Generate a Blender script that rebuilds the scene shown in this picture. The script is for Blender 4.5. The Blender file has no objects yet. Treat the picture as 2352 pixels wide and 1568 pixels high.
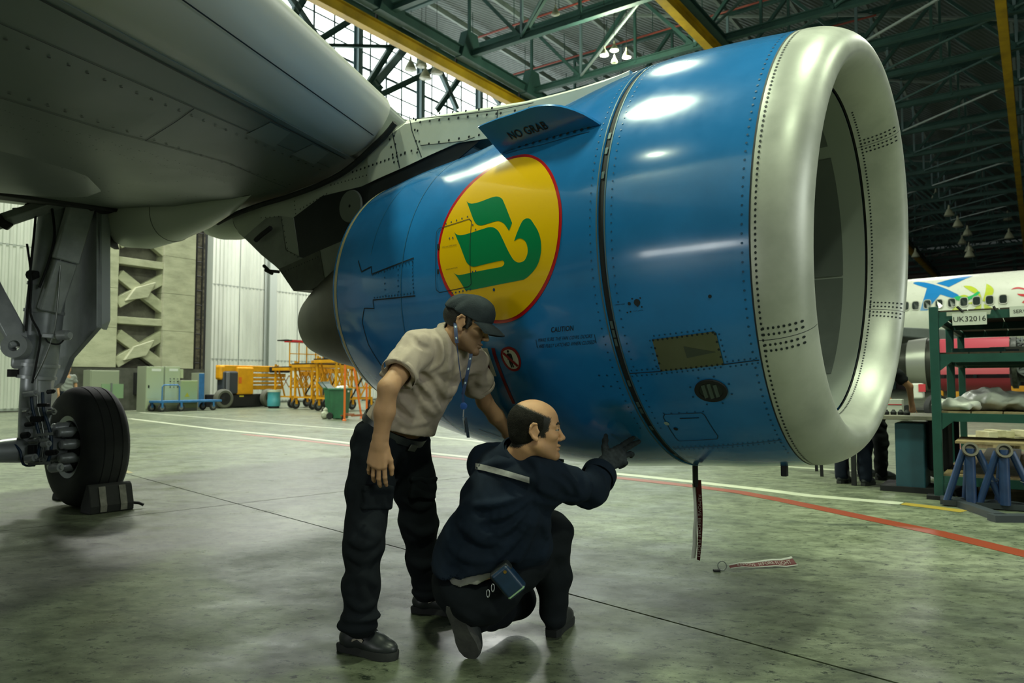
import bpy, bmesh, math, random
import numpy as np
from mathutils import Vector, Matrix, geometry
from mathutils.bvhtree import BVHTree

random.seed(7)
SC = bpy.context.scene
COL = SC.collection
PI = math.pi

# ------------------------------------------------------------------ camera
F_PX, CAM_H, PITCH = 1700.0, 1.2, math.atan(96 / 1700.0)
cam_d = bpy.data.cameras.new('camera')
cam_d.sensor_width = 36.0
cam_d.lens = 36.0 * F_PX / 2352.0
cam_d.clip_start, cam_d.clip_end = 0.05, 600
cam = bpy.data.objects.new('camera', cam_d)
COL.objects.link(cam)
cam.location = (0, 0, CAM_H)
cam.rotation_euler = (PI / 2 + PITCH, 0, 0)
SC.camera = cam
cam_d.dof.use_dof = True
cam_d.dof.focus_distance = 3.6
cam_d.dof.aperture_fstop = 4.0

# ------------------------------------------------------------------ view, world, lights
SC.view_settings.view_transform = 'Standard'
SC.view_settings.look = 'None'
SC.view_settings.gamma = 1
SC.view_settings.use_curve_mapping = False
SC.view_settings.exposure = 0.0
SC.cycles.use_denoising = True
SC.cycles.max_bounces = 5
SC.cycles.adaptive_threshold = 0.015
SC.cycles.diffuse_bounces = 3
SC.cycles.glossy_bounces = 3
SC.cycles.sample_clamp_indirect = 6
SC.cycles.caustics_reflective = False
SC.cycles.caustics_refractive = False

W = bpy.data.worlds.new('daylight')
SC.world = W
W.use_nodes = True
W.node_tree.nodes['Background'].inputs[0].default_value = (0.80, 0.92, 0.86, 1)
W.node_tree.nodes['Background'].inputs[1].default_value = 0.19

TH = math.radians(35.4)                                   # hangar axes: e_u along the trusses, e_v along the crane beams
EU = Vector((math.cos(TH), -math.sin(TH), 0))
EV = Vector((math.sin(TH), math.cos(TH), 0))
def UV(u, v, z): return EU * u + EV * v + Vector((0, 0, z))

def area(name, loc, target, sx, sy, power, col):
    d = bpy.data.lights.new(name, 'AREA')
    d.shape = 'RECTANGLE'; d.size = sx; d.size_y = sy; d.energy = power; d.color = col
    o = bpy.data.objects.new(name, d); COL.objects.link(o)
    o.location = loc
    o.rotation_euler = (Vector(target) - Vector(loc)).to_track_quat('-Z', 'Y').to_euler()
    return o
# lamp field hanging over the bay, daylight from the open hangar front (right of the nose), high windows behind the photographer
LAMP = (0.86, 1.0, 0.70)
for (u, v, p, w) in ((-8.9, 1.1, 2900, 2.2), (-9.4, 14.5, 900, 1.1), (4.0, 7.0, 1500, 1.3), (-21.6, 9.3, 900, 1.1), (10, -8, 1600, 1.6), (13, 16, 1600, 1.6), (-10.5, -11.5, 260, 0.5)):
    area('high_bay_and_fill_light', UV(u, v, 20.5), UV(u, v, 0), w, w, p * 1.35, LAMP)
for (u, v, p) in ((-31.5, 14, 4200), (-33, 27, 5200), (-33, 44, 4000), (2, 34, 1800), (-6, 60, 1500)):
    area('high_bay_and_fill_light', UV(u, v, 20.5), UV(u, v, 0), 2.5, 2.5, p, (1.0, 1.0, 0.93))  # unseen lamps added as fill for the door wall and the far hall
area('open_front_daylight', UV(30, 2, 8), UV(2, 4, 1), 12, 8, 2300, (0.92, 1.0, 0.93))
area('rear_door_daylight', UV(-12, -32, 1.9), UV(-4, 0, 1.5), 9, 3.4, 1100, (0.95, 1.0, 0.96))

# ------------------------------------------------------------------ pixel rays of the 2352 x 1568 frame
CP, SP = math.cos(PITCH), math.sin(PITCH)
EYE = Vector((0, 0, CAM_H))
def ray(px, py):
    x, y = (px - 1176) / F_PX, (784 - py) / F_PX
    return Vector((x, CP - y * SP, SP + y * CP))
def at(px, py, Y):
    d = ray(px, py)
    return EYE + d * (Y / d.y)
def ground(px, py, z=0.0):
    d = ray(px, py)
    return EYE + d * ((z - CAM_H) / d.z)
def onplane(px, py, p0, nrm):
    d = ray(px, py); nrm = Vector(nrm)
    return EYE + d * ((Vector(p0) - EYE).dot(nrm) / d.dot(nrm))

# ------------------------------------------------------------------ mesh builder
ORG = {}
def V3(p): return Vector(p)
class MB:
    def __init__(self): self.v, self.f = [], []
    def add(self, vs, fs):
        b = len(self.v)
        self.v += [tuple(p) for p in vs]
        self.f += [tuple(b + i for i in f) for f in fs]
        return self
    def box(self, c, s, R=None):
        c = Vector(c); h = Vector(s) / 2
        vs = []
        for x in (-1, 1):
            for y in (-1, 1):
                for z in (-1, 1):
                    p = Vector((x * h.x, y * h.y, z * h.z))
                    vs.append(c + (R @ p if R else p))
        return self.add(vs, [(0, 1, 3, 2), (4, 6, 7, 5), (0, 4, 5, 1), (2, 3, 7, 6), (0, 2, 6, 4), (1, 5, 7, 3)])
    def hexa(self, a, b):                                  # two quads (lists of 4 points) joined
        return self.add(list(a) + list(b), [(3, 2, 1, 0), (4, 5, 6, 7), (0, 1, 5, 4), (1, 2, 6, 5), (2, 3, 7, 6), (3, 0, 4, 7)])
    def beam(self, p0, p1, w, h, up=(0, 0, 1)):
        p0, p1 = Vector(p0), Vector(p1); d = (p1 - p0).normalized(); up = Vector(up)
        s = d.cross(up)
        if s.length < 1e-4: s = d.cross(Vector((1, 0.3, 0)))
        s.normalize(); t = s.cross(d)
        q = lambda p: [p - s * w / 2 - t * h / 2, p + s * w / 2 - t * h / 2, p + s * w / 2 + t * h / 2, p - s * w / 2 + t * h / 2]
        return self.hexa(q(p0), q(p1))
    def ibeam(self, p0, p1, w, h, t=0.02, up=(0, 0, 1)):
        p0, p1 = Vector(p0), Vector(p1); d = (p1 - p0).normalized(); up = Vector(up)
        s = d.cross(up)
        if s.length < 1e-4: s = d.cross(Vector((1, 0.3, 0)))
        s.normalize(); u = s.cross(d)
        self.beam(p0 + u * (h / 2 - t / 2), p1 + u * (h / 2 - t / 2), w, t, up)
        self.beam(p0 - u * (h / 2 - t / 2), p1 - u * (h / 2 - t / 2), w, t, up)
        return self.beam(p0, p1, t, h - 2 * t, up)
    def tube(self, pts, r, n=8, cap=True, closed=False, flat=1.0):
        pts = [Vector(p) for p in pts]; m = len(pts)
        rr = r if isinstance(r, (list, tuple)) else [r] * m
        vs = []; prev = None
        for i, p in enumerate(pts):
            a = pts[i - 1] if (i > 0 or closed) else p
            b = pts[(i + 1) % m] if (i < m - 1 or closed) else p
            d = (b - a).normalized()
            if prev is None:
                s = d.cross(Vector((0, 0, 1)))
                if s.length < 1e-3: s = d.cross(Vector((1, 0, 0)))
                s.normalize()
            else:
                s = prev - d * prev.dot(d)
                if s.length < 1e-5: s = d.cross(Vector((0.3, 0.5, 1)))
                s.normalize()
            prev = s; t = d.cross(s)
            for k in range(n):
                an = 2 * PI * k / n
                vs.append(p + (s * math.cos(an) + t * math.sin(an) * flat) * rr[i])
        fs = []
        for i in range(m if closed else m - 1):
            j = (i + 1) % m
            for k in range(n):
                k2 = (k + 1) % n
                fs.append((i * n + k, i * n + k2, j * n + k2, j * n + k))
        if cap and not closed:
            fs.append(tuple(range(n))[::-1]); fs.append(tuple((m - 1) * n + k for k in range(n)))
        return self.add(vs, fs)
    def cyl(self, p0, p1, r, n=16, r1=None): return self.tube([p0, p1], [r, r if r1 is None else r1], n)
    def lathe(self, prof, o=(0, 0, 0), ax=(0, 0, 1), n=32, closed_prof=False, x=None):
        o = Vector(o); ax = Vector(ax).normalized()
        s = Vector(x) if x else ax.orthogonal().normalized(); t = ax.cross(s)
        vs = []; m = len(prof)
        for (z, r) in prof:
            for k in range(n):
                a = 2 * PI * k / n
                vs.append(o + ax * z + (s * math.cos(a) + t * math.sin(a)) * r)
        fs = []
        for i in range(m if closed_prof else m - 1):
            j = (i + 1) % m
            for k in range(n):
                fs.append((i * n + k, i * n + (k + 1) % n, j * n + (k + 1) % n, j * n + k))
        if not closed_prof:
            if prof[0][1] > 1e-6: fs.append(tuple(range(n))[::-1])
            if prof[-1][1] > 1e-6: fs.append(tuple((m - 1) * n + k for k in range(n)))
        return self.add(vs, fs)
    def sphere(self, c, r, n=16, m=10, R=None):
        c = Vector(c); r = Vector((r, r, r)) if isinstance(r, (int, float)) else Vector(r)
        vs = [];
        for i in range(m + 1):
            a = PI * i / m
            for k in range(n):
                b = 2 * PI * k / n
                p = Vector((r.x * math.sin(a) * math.cos(b), r.y * math.sin(a) * math.sin(b), r.z * math.cos(a)))
                vs.append(c + (R @ p if R else p))
        fs = [(i * n + k, (i + 1) * n + k, (i + 1) * n + (k + 1) % n, i * n + (k + 1) % n) for i in range(m) for k in range(n)]
        return self.add(vs, fs)
    def prism(self, pts, vec):
        pts = [Vector(p) for p in pts]; n = len(pts); vec = Vector(vec)
        return self.add(pts + [p + vec for p in pts],
                        [tuple(range(n))[::-1], tuple(range(n, 2 * n))] + [(i, (i + 1) % n, n + (i + 1) % n, n + i) for i in range(n)])
    def grid(self, rows, close=False):
        m, n = len(rows), len(rows[0])
        fs = [(i * n + k, i * n + (k + 1) % n, (i + 1) * n + (k + 1) % n, (i + 1) * n + k) for i in range(m - 1) for k in range(n if close else n - 1)]
        return self.add([p for r in rows for p in r], fs)
    def slab(self, rows, vec):                             # a grid given thickness along vec
        m, n = len(rows), len(rows[0]); vec = Vector(vec)
        self.grid(rows)
        b = len(self.v)
        self.grid([[Vector(p) + vec for p in r] for r in rows])
        loop = [k for k in range(n)] + [i * n + n - 1 for i in range(1, m)] + [(m - 1) * n + k for k in range(n - 2, -1, -1)] + [i * n for i in range(m - 2, 0, -1)]
        a = b - m * n
        for i in range(len(loop)):
            p, q = loop[i], loop[(i + 1) % len(loop)]
            self.f.append((a + p, a + q, b + q, b + p))
        return self
    def build(self, name, mat, parent=None, smooth=30, bevel=0, origin=None, local=False, fix=True):
        org = Vector((0, 0, 0))
        if not local:
            if parent is not None: org = ORG.get(parent.name, Vector((0, 0, 0)))
            else:
                if origin is None and self.v:
                    a = np.array(self.v); origin = ((a[:, 0].min() + a[:, 0].max()) / 2, (a[:, 1].min() + a[:, 1].max()) / 2, a[:, 2].min())
                org = Vector(origin)
        me = bpy.data.meshes.new(name)
        me.from_pydata([(p[0] - org.x, p[1] - org.y, p[2] - org.z) for p in self.v], [], self.f)
        if fix:
            bm = bmesh.new(); bm.from_mesh(me)
            bmesh.ops.remove_doubles(bm, verts=bm.verts, dist=1e-6)
            bmesh.ops.recalc_face_normals(bm, faces=bm.faces)
            bm.to_mesh(me); bm.free()
        me.materials.append(mat)
        return link(name, me, parent, org, smooth, bevel)
def link(name, me, parent=None, org=None, smooth=30, bevel=0):
    o = bpy.data.objects.new(name, me); COL.objects.link(o)
    if smooth:
        me.shade_smooth()
        if smooth < 180: me.set_sharp_from_angle(angle=math.radians(smooth))
    if parent is not None: o.parent = parent
    elif org is not None: o.location = org
    ORG[o.name] = Vector(org) if org is not None else Vector((0, 0, 0))
    if bevel:
        b = o.modifiers.new('bevel', 'BEVEL'); b.width = bevel; b.segments = 2; b.limit_method = 'ANGLE'
        b.harden_normals = False
    return o
def empty(name, loc, rz=0, parent=None):
    o = bpy.data.objects.new(name, None); COL.objects.link(o)
    o.empty_display_size = 0.2
    if parent is not None:
        o.parent = parent; ORG[o.name] = ORG[parent.name]
    else:
        o.location = loc; o.rotation_euler = (0, 0, rz); ORG[o.name] = Vector(loc)
    return o
def tag(o, label=None, cat=None, group=None, kind=None):
    if label: o['label'] = label
    if cat: o['category'] = cat
    if group: o['group'] = group
    if kind: o['kind'] = kind
    return o
def thing(name, loc, label, cat, group=None, rz=0):
    return tag(empty(name, loc, rz), label, cat, group)
def dup(root, loc, rz=None, label=None, group=None):
    def cp(o, par):
        c = o.copy(); COL.objects.link(c)
        if par is not None: c.parent = par
        for ch in kids.get(o.name, []): cp(ch, c)
        return c
    kids = {}
    for o in list(COL.objects):
        if o.parent: kids.setdefault(o.parent.name, []).append(o)
    r = cp(root, None)
    r.location = loc
    if rz is not None: r.rotation_euler = (0, 0, rz)
    if label: r['label'] = label
    if group: r['group'] = group
    return r

# ------------------------------------------------------------------ materials
def lin(c):
    if isinstance(c, str):
        c = c.lstrip('#'); c = [int(c[i:i + 2], 16) / 255 for i in (0, 2, 4)]
        c = [x / 12.92 if x <= 0.04045 else ((x + 0.055) / 1.055) ** 2.4 for x in c]
    return tuple(c) + ((1,) if len(c) == 3 else ())
MATS = {}
def mat(name, col, rough=0.5, metal=0.0, var=None, bump=None, coat=0, spec=0.5, emit=None, vscale=(1, 1, 1), rvar=0, sheen=0, sss=0):
    """col: colour; var: (scale, second colour, contrast lo, hi); bump: (scale, strength); all procedural, in object space"""
    if name in MATS: return MATS[name]
    m = bpy.data.materials.new(name); m.use_nodes = True
    nt = m.node_tree; N = nt.nodes; L = nt.links
    b = N['Principled BSDF']
    b.inputs['Base Color'].default_value = lin(col)
    b.inputs['Roughness'].default_value = rough
    b.inputs['Metallic'].default_value = metal
    b.inputs['Specular IOR Level'].default_value = spec
    if coat: b.inputs['Coat Weight'].default_value = coat; b.inputs['Coat Roughness'].default_value = 0.08
    if sheen: b.inputs['Sheen Weight'].default_value = sheen
    if sss:
        b.inputs['Subsurface Weight'].default_value = sss; b.inputs['Subsurface Radius'].default_value = (0.012, 0.004, 0.002)
    if emit:
        b.inputs['Emission Color'].default_value = lin(emit[0]); b.inputs['Emission Strength'].default_value = emit[1]
    if var or bump or rvar:
        tc = N.new('ShaderNodeTexCoord'); mp = N.new('ShaderNodeMapping'); mp.inputs['Scale'].default_value = vscale
        L.new(tc.outputs['Object'], mp.inputs[0])
    if var or rvar:
        sc = var[0] if var else 6
        nz = N.new('ShaderNodeTexNoise'); nz.inputs['Scale'].default_value = sc; nz.inputs['Detail'].default_value = 6; nz.inputs['Roughness'].default_value = 0.62
        L.new(mp.outputs[0], nz.inputs['Vector'])
    if var:
        cr = N.new('ShaderNodeValToRGB')
        cr.color_ramp.elements[0].position = var[2] if len(var) > 2 else 0.35
        cr.color_ramp.elements[1].position = var[3] if len(var) > 3 else 0.65
        cr.color_ramp.elements[0].color = lin(var[1]); cr.color_ramp.elements[1].color = lin(col)
        L.new(nz.outputs['Fac'], cr.inputs[0]); L.new(cr.outputs[0], b.inputs['Base Color'])
    if rvar:
        mr = N.new('ShaderNodeMapRange'); mr.inputs['To Min'].default_value = max(0, rough - rvar); mr.inputs['To Max'].default_value = rough + rvar
        mr.inputs['From Min'].default_value = 0.3; mr.inputs['From Max'].default_value = 0.7
        L.new(nz.outputs['Fac'], mr.inputs[0]); L.new(mr.outputs[0], b.inputs['Roughness'])
    if bump:
        nb = N.new('ShaderNodeTexNoise'); nb.inputs['Scale'].default_value = bump[0]; nb.inputs['Detail'].default_value = 4
        L.new(mp.outputs[0], nb.inputs['Vector'])
        bp = N.new('ShaderNodeBump'); bp.inputs['Strength'].default_value = bump[1]; bp.inputs['Distance'].default_value = bump[2] if len(bump) > 2 else 0.01
        L.new(nb.outputs['Fac'], bp.inputs['Height']); L.new(bp.outputs[0], b.inputs['Normal'])
    MATS[name] = m
    return m
M_BLACK = mat('black_matte', '#101214', 0.7)
M_INK = mat('black_ink', '#0a0d10', 0.6)
M_STEEL = mat('bare_steel', '#8a8d8c', 0.35, 0.9)
M_RUBBER = mat('black_rubber', '#1a1c1c', 0.75, var=(9, '#232524'))

def text_mesh(body, size, spacing=1.0, thick=0.0):
    """flat lettering: (verts, faces) in the x-y plane, centred"""
    cu = bpy.data.curves.new('lettering', 'FONT'); cu.body = body; cu.size = size; cu.align_x = 'CENTER'; cu.align_y = 'CENTER'
    cu.space_character = spacing; cu.resolution_u = 3; cu.offset = thick
    o = bpy.data.objects.new('lettering', cu); COL.objects.link(o)
    dg = bpy.context.evaluated_depsgraph_get()
    me = bpy.data.meshes.new_from_object(o.evaluated_get(dg))
    vs = [v.co.copy() for v in me.vertices]; fs = [tuple(p.vertices) for p in me.polygons]
    bpy.data.objects.remove(o); bpy.data.curves.remove(cu); bpy.data.meshes.remove(me)
    return vs, fs
# ================================================================== the hangar: floor, walls, windows, roof steel
def floor_mat():
    m = bpy.data.materials.new('polished_concrete'); m.use_nodes = True
    nt = m.node_tree; N = nt.nodes; L = nt.links; b = N['Principled BSDF']
    geo = N.new('ShaderNodeNewGeometry')
    def noise(sc, det, rough, scale=(1, 1, 1), rot=0.0):
        mp = N.new('ShaderNodeMapping'); mp.inputs['Scale'].default_value = scale; mp.inputs['Rotation'].default_value = (0, 0, rot)
        L.new(geo.outputs['Position'], mp.inputs[0])
        n = N.new('ShaderNodeTexNoise'); n.inputs['Scale'].default_value = sc; n.inputs['Detail'].default_value = det; n.inputs['Roughness'].default_value = rough
        L.new(mp.outputs[0], n.inputs['Vector']); return n.outputs['Fac']
    def ramp(fac, p0, c0, p1, c1):
        r = N.new('ShaderNodeValToRGB'); r.color_ramp.elements[0].position = p0; r.color_ramp.elements[1].position = p1
        r.color_ramp.elements[0].color = c0; r.color_ramp.elements[1].color = c1; L.new(fac, r.inputs[0]); return r.outputs[0]
    def mix(kind, fac, a, b_):
        x = N.new('ShaderNodeMix'); x.data_type = 'RGBA'; x.blend_type = kind
        if isinstance(fac, float): x.inputs[0].default_value = fac
        else: L.new(fac, x.inputs[0])
        L.new(a, x.inputs[6])
        if isinstance(b_, tuple): x.inputs[7].default_value = b_
        else: L.new(b_, x.inputs[7])
        return x.outputs[2]
    base = ramp(noise(0.45, 6, 0.62), 0.3, lin('#5d6655'), 0.7, lin('#878d76'))
    fine = ramp(noise(4.5, 9, 0.72, (1, 1.6, 1), 0.8), 0.36, lin('#8d9286'), 0.60, lin('#ffffff'))
    c = mix('MULTIPLY', 0.8, base, fine)
    st = ramp(noise(1.5, 7, 0.74, (1, 2.4, 1), 0.75), 0.54, (0, 0, 0, 1), 0.66, (.85, .85, .85, 1))
    c = mix('MIX', st, c, lin('#3a4238'))
    dk = ramp(noise(13, 6, 0.82, (1, 1.5, 1), 0.6), 0.555, (0, 0, 0, 1), 0.60, (1, 1, 1, 1))
    c = mix('MIX', dk, c, lin('#262d26'))
    sc = ramp(noise(34, 5, 0.85, (1, 3, 1), -0.5), 0.575, (0, 0, 0, 1), 0.64, (.75, .7, .7, 1))
    c = mix('MIX', sc, c, lin('#333a32'))
    lt = ramp(noise(8, 8, 0.8, (1, 3, 1), 1.3), 0.58, (0, 0, 0, 1), 0.68, (.6, .6, .6, 1))
    c = mix('MIX', lt, c, lin('#8f957f'))
    L.new(c, b.inputs['Base Color'])
    rr = N.new('ShaderNodeMapRange'); rr.inputs['From Min'].default_value = 0.3; rr.inputs['From Max'].default_value = 0.7
    rr.inputs['To Min'].default_value = 0.24; rr.inputs['To Max'].default_value = 0.52
    L.new(noise(1.7, 7, 0.7, (1, 1.5, 1), 0.8), rr.inputs[0]); L.new(rr.outputs[0], b.inputs['Roughness'])
    bp = N.new('ShaderNodeBump'); bp.inputs['Strength'].default_value = 0.12; bp.inputs['Distance'].default_value = 0.01
    L.new(noise(5, 8, 0.7), bp.inputs['Height']); L.new(bp.outputs[0], b.inputs['Normal'])
    b.inputs['Specular IOR Level'].default_value = 0.22
    return m
M_FLOOR = floor_mat()
M_JOINTF = mat('floor_joint', '#1f2621', 0.8)
mb = MB(); q = [(-55, -40), (75, -40), (75, 175), (-55, 175)]
mb.add([UV(u, v, -0.012) for u, v in q], [(0, 1, 2, 3)])
FL = mb.build('floor', M_JOINTF, None, 0, origin=(0, 0, 0)); tag(FL, 'polished grey-green concrete hangar floor cut into slabs', None, None, 'structure')
J0, J1 = ground(300, 1090), ground(1920, 1530)
F1 = (J1 - J0).normalized(); F2 = Vector((-F1.y, F1.x, 0)); JC = ground(1403, 1349)
mb = MB(); mb.box((0, 0, -0.02), (7.984, 7.984, 0.04)); SL = 8.0
slab_me = None
o1, o2 = (JC - J0).dot(F1) + 3.5, 0.0
rot = math.atan2(F1.y, F1.x); cnt = 0
for i in range(-12, 16):
    for j in range(-6, 22):
        c = J0 + F1 * (o1 + (i + 0.5) * SL) + F2 * (o2 + (j + 0.5) * SL)
        u, v = c.dot(EU), c.dot(EV)
        if not (-46 < u < 34 and -16 < v < 172) or c.y < -9: continue
        d = math.hypot(c.x, c.y)
        if slab_me is None:
            o = mb.build('slab', M_FLOOR, FL, 0, local=True); slab_me = o
        else:
            o = slab_me.copy(); COL.objects.link(o)
        o.location = (c.x, c.y, 0); o.rotation_euler = (0, 0, rot); cnt += 1
def marking(pts, w, col, name, z=0.0015):
    P = [ground(x, y, z) for x, y in pts]; L_, R_ = [], []
    for i, p in enumerate(P):
        d = (P[min(i + 1, len(P) - 1)] - P[max(i - 1, 0)]).normalized(); s = Vector((-d.y, d.x, 0)) * w / 2
        L_.append(p + s); R_.append(p - s)
    mb = MB(); mb.slab([L_, R_], (0, 0, 0.001)); o = mb.build('marking_line', mat(name, col, 0.4, var=(3, '#7d8273' if 'white' in name else '#6a4a30', 0.22, 0.42)), FL, 0); o['label'] = name.replace('_', ' '); return o
marking([(298, 961), (500, 986), (660, 1001), (800, 1017), (985, 1040), (1090, 1051), (1300, 1077), (1450, 1091), (1600, 1107), (1750, 1124), (1860, 1138), (2072, 1156)], 0.19, '#b4b8a2', 'white_floor_paint')
marking([(322, 947), (500, 961), (660, 975), (820, 987), (1000, 1003), (1130, 1017), (1300, 1032), (1600, 1056), (1830, 1073), (1968, 1082)], 0.17, '#a3a792', 'second_white_floor_paint')
marking([(560, 997), (660, 1007), (800, 1023), (985, 1046), (1090, 1057), (1300, 1085), (1450, 1100), (1600, 1117), (1700, 1130), (1800, 1149), (1900, 1170), (2000, 1191), (2150, 1222), (2400, 1283)], 0.19, '#83351a', 'red_floor_paint')
marking([(2072, 1156), (2140, 1164), (2215, 1174)], 0.17, '#a08a35', 'yellow_floor_paint')
marking([(300, 1086), (240, 1062)], 0.07, '#8d8149', 'thin_yellow_paint')

# --- door wall with corrugated leaves
M_CORR = mat('white_corrugated_sheet', '#c6cbc0', 0.5, var=(0.5, '#a9aea4', 0.3, 0.6), vscale=(1, 1, 0.25))
def corrugated(name, u, v0, v1, z0, z1, pitch, parent=None, m=None):
    mb = MB(); vs = []; v = v0; k = 0; row0, row1 = [], []
    while v < v1 - 1e-6:
        for (dv, du) in ((0, 0), (pitch * .35, 0), (pitch * .5, -.045), (pitch * .85, -.045)):
            if v + dv <= v1: row0.append(UV(u + du, v + dv, z0)); row1.append(UV(u + du, v + dv, z1))
        v += pitch
    mb.grid([row0, row1]); return mb.build(name, m or M_CORR, parent, 0)
def door_leaf(n, u, v0, v1, z1, npan):
    t = empty('door_%d' % n, UV(u, (v0 + v1) / 2, 0)); t['kind'] = 'structure'
    w = (v1 - v0) / npan
    for i in range(npan):
        for (za, zb) in ((0.15, 2.6), (2.63, 7.0), (7.03, z1)):
            corrugated('door_panel', u, v0 + i * w + 0.03, v0 + (i + 1) * w - 0.03, za, zb, 0.26, t)
    for i in range(npan + 1):
        mb = MB(); mb.beam(UV(u - .08, v0 + i * w, 0.05), UV(u - .08, v0 + i * w, z1), 0.1, 0.12, EV); mb.build('door_stile', mat('door_grey', '#8f968e', 0.5), t, 0)
    for z in (0.1, 2.615, 7.015): 
        mb = MB(); mb.beam(UV(u - .06, v0, z), UV(u - .06, v1, z), 0.06, 0.1); mb.build('door_rail', MATS['door_grey'], t, 0)
    return t
door_leaf(1, -35.0, 1.0, 14.3, 13.6, 6)
door_leaf(2, -39.2, 24.6, 33.2, 13.6, 4)
door_leaf(3, -38.7, 33.4, 60.0, 13.6, 8)
door_leaf(5, -39.2, 60.2, 108, 13.6, 10)
for (v, w, m_) in ((24.2, .42, 'door_grey'), (33.3, .35, 'door_grey')):
    mb = MB(); mb.box(UV(-38.6, v, 6.8), (w, w, 13.6), Matrix(((EU.x, EV.x, 0), (EU.y, EV.y, 0), (0, 0, 1)))); o = mb.build('door_post', MATS[m_], None, 0); tag(o, kind='structure')
RH = Matrix(((EU.x, EV.x, 0), (EU.y, EV.y, 0), (0, 0, 1)))      # local x along u, y along v
mb = MB(); mb.box(UV(-38.4, 26.2, 1.0), (.08, .12, 2.0), RH)
# backing wall below and above
M_WALLP = mat('grey_wall_plaster', '#7b8078', 0.7, var=(.6, '#63685f'))
mb = MB(); mb.box(UV(-40.2, 56, 6.9), (.3, 114, 13.8), RH); o = mb.build('wall_left', M_WALLP, None, 0); tag(o, kind='structure')
# lattice pier of concrete
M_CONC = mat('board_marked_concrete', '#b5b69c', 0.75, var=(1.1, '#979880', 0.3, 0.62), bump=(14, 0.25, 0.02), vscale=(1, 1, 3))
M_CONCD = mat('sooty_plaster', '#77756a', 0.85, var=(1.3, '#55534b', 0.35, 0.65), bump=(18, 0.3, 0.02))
UP = -33.0
def PW(px, py, u=UP): return onplane(px, py, EU * u, EU)
def vz(px, py, u=UP): p = PW(px, py, u); return p.dot(EV), p.z
PIER = empty('concrete_pier', UV(UP, 17.5, 0)); tag(PIER, 'tall board-marked concrete pier with crossed braces', kind='structure')
def pbox(name, v0, v1, z0, z1, u0, u1, m, par=PIER, bevel=0.0):
    mb = MB(); mb.box(UV((u0 + u1) / 2, (v0 + v1) / 2, (z0 + z1) / 2), (abs(u1 - u0), v1 - v0, z1 - z0), RH); return mb.build(name, m, par, 0, bevel=bevel)
vL, vR, vO0, vO1 = vz(172, 700)[0], vz(447, 700)[0], vz(270, 700)[0], vz(376, 700)[0]
for i in range(8):
    z0 = 1.9 + i * 1.75
    pbox('concrete_lift', vL, vO0, z0, z0 + 1.735, UP - 1.2, UP, M_CONC); pbox('concrete_lift', vO1, vR, z0, z0 + 1.735, UP - 1.2, UP, M_CONC)
pbox('pier_plinth', vL, vR + .6, 0, 1.88, UP - 1.2, UP - .05, mat('sooty_plinth', '#5b5b55', 0.85, var=(2.2, '#45463f', 0.35, 0.65)))
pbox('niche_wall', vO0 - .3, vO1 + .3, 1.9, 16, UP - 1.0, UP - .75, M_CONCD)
dzx = (738.6 - 602.6) / 1700 * PW(320, 670).y
hz = vz(320, 602)[1]
for k in range(-1, 3): pbox('tie_beam', vO0, vO1, hz + dzx * k - .16, hz + dzx * k + .16, UP - .75, UP - .1, M_CONC, bevel=.02)
for k in (-1, 0, 1, 2):
    dz = Vector((0, 0, dzx * k))
    for a, b in (((272, 630), (374, 711)), ((376, 639), (266, 696))):
        mb = MB(); mb.beam(PW(*a, UP - .35) + dz, PW(*b, UP - .35) + dz, .47, .32, EU); 
        mb.build('cross_brace', M_CONC, PIER, 0, bevel=.02)
    mb = MB(); mb.prism([PW(x, y, UP - .02) + dz for x, y in ((290, 690), (313, 660), (359, 648), (340, 683))], EU * -.6); mb.build('brace_knot', M_CONC, PIER, 0, bevel=.02)
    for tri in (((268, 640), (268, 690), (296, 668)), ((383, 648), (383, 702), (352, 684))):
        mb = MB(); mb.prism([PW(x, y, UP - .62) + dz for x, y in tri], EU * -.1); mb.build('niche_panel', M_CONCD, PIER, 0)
# ladder strip and steel column beside the pier
u2 = -34.0; va, vb = vz(446, 700, u2)[0], vz(466, 700, u2)[0]
mb = MB(); mb.box(UV(u2 - .4, (va + vb) / 2, 7), (.5, vb - va + .3, 14), RH); o = mb.build('brick_strip', mat('grimy_brick', '#6e6a5a', 0.9, var=(3, '#413f36', 0.4, 0.6), vscale=(1, 1, 2)), None, 0); tag(o, kind='structure')
LAD = thing('wall_ladder', UV(u2 + .05, (va + vb) / 2, 1.9), 'dark steel ladder fixed to the grimy brick strip beside the pier', 'ladder')
for v in (va + .05, vb - .1):
    mb = MB(); mb.beam(UV(u2 + .05, v, 1.9), UV(u2 + .05, v, 13), .06, .06, EU); mb.build('ladder_rail', M_BLACK, LAD, 0)
for i in range(15):
    mb = MB(); mb.tube([UV(u2 + .05, va + .05, 2.2 + i * .72), UV(u2 + .05, vb - .1, 2.2 + i * .72)], .035, 6); mb.build('ladder_rung', M_BLACK, LAD, 0)
for (px0, px1, c, z1) in ((463, 474, '#23282a', 13.6), (475, 488, '#9fa6a0', 13.6)):
    a, b = vz(px0, 700, -35)[0], vz(px1, 700, -35)[0]
    mb = MB(); mb.ibeam(UV(-35.2, (a + b) / 2, 0), UV(-35.2, (a + b) / 2, z1), b - a, .3, .03, EU); o = mb.build('steel_column', mat('column_' + c[1:], c, 0.6), None, 0); tag(o, kind='structure')

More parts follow.
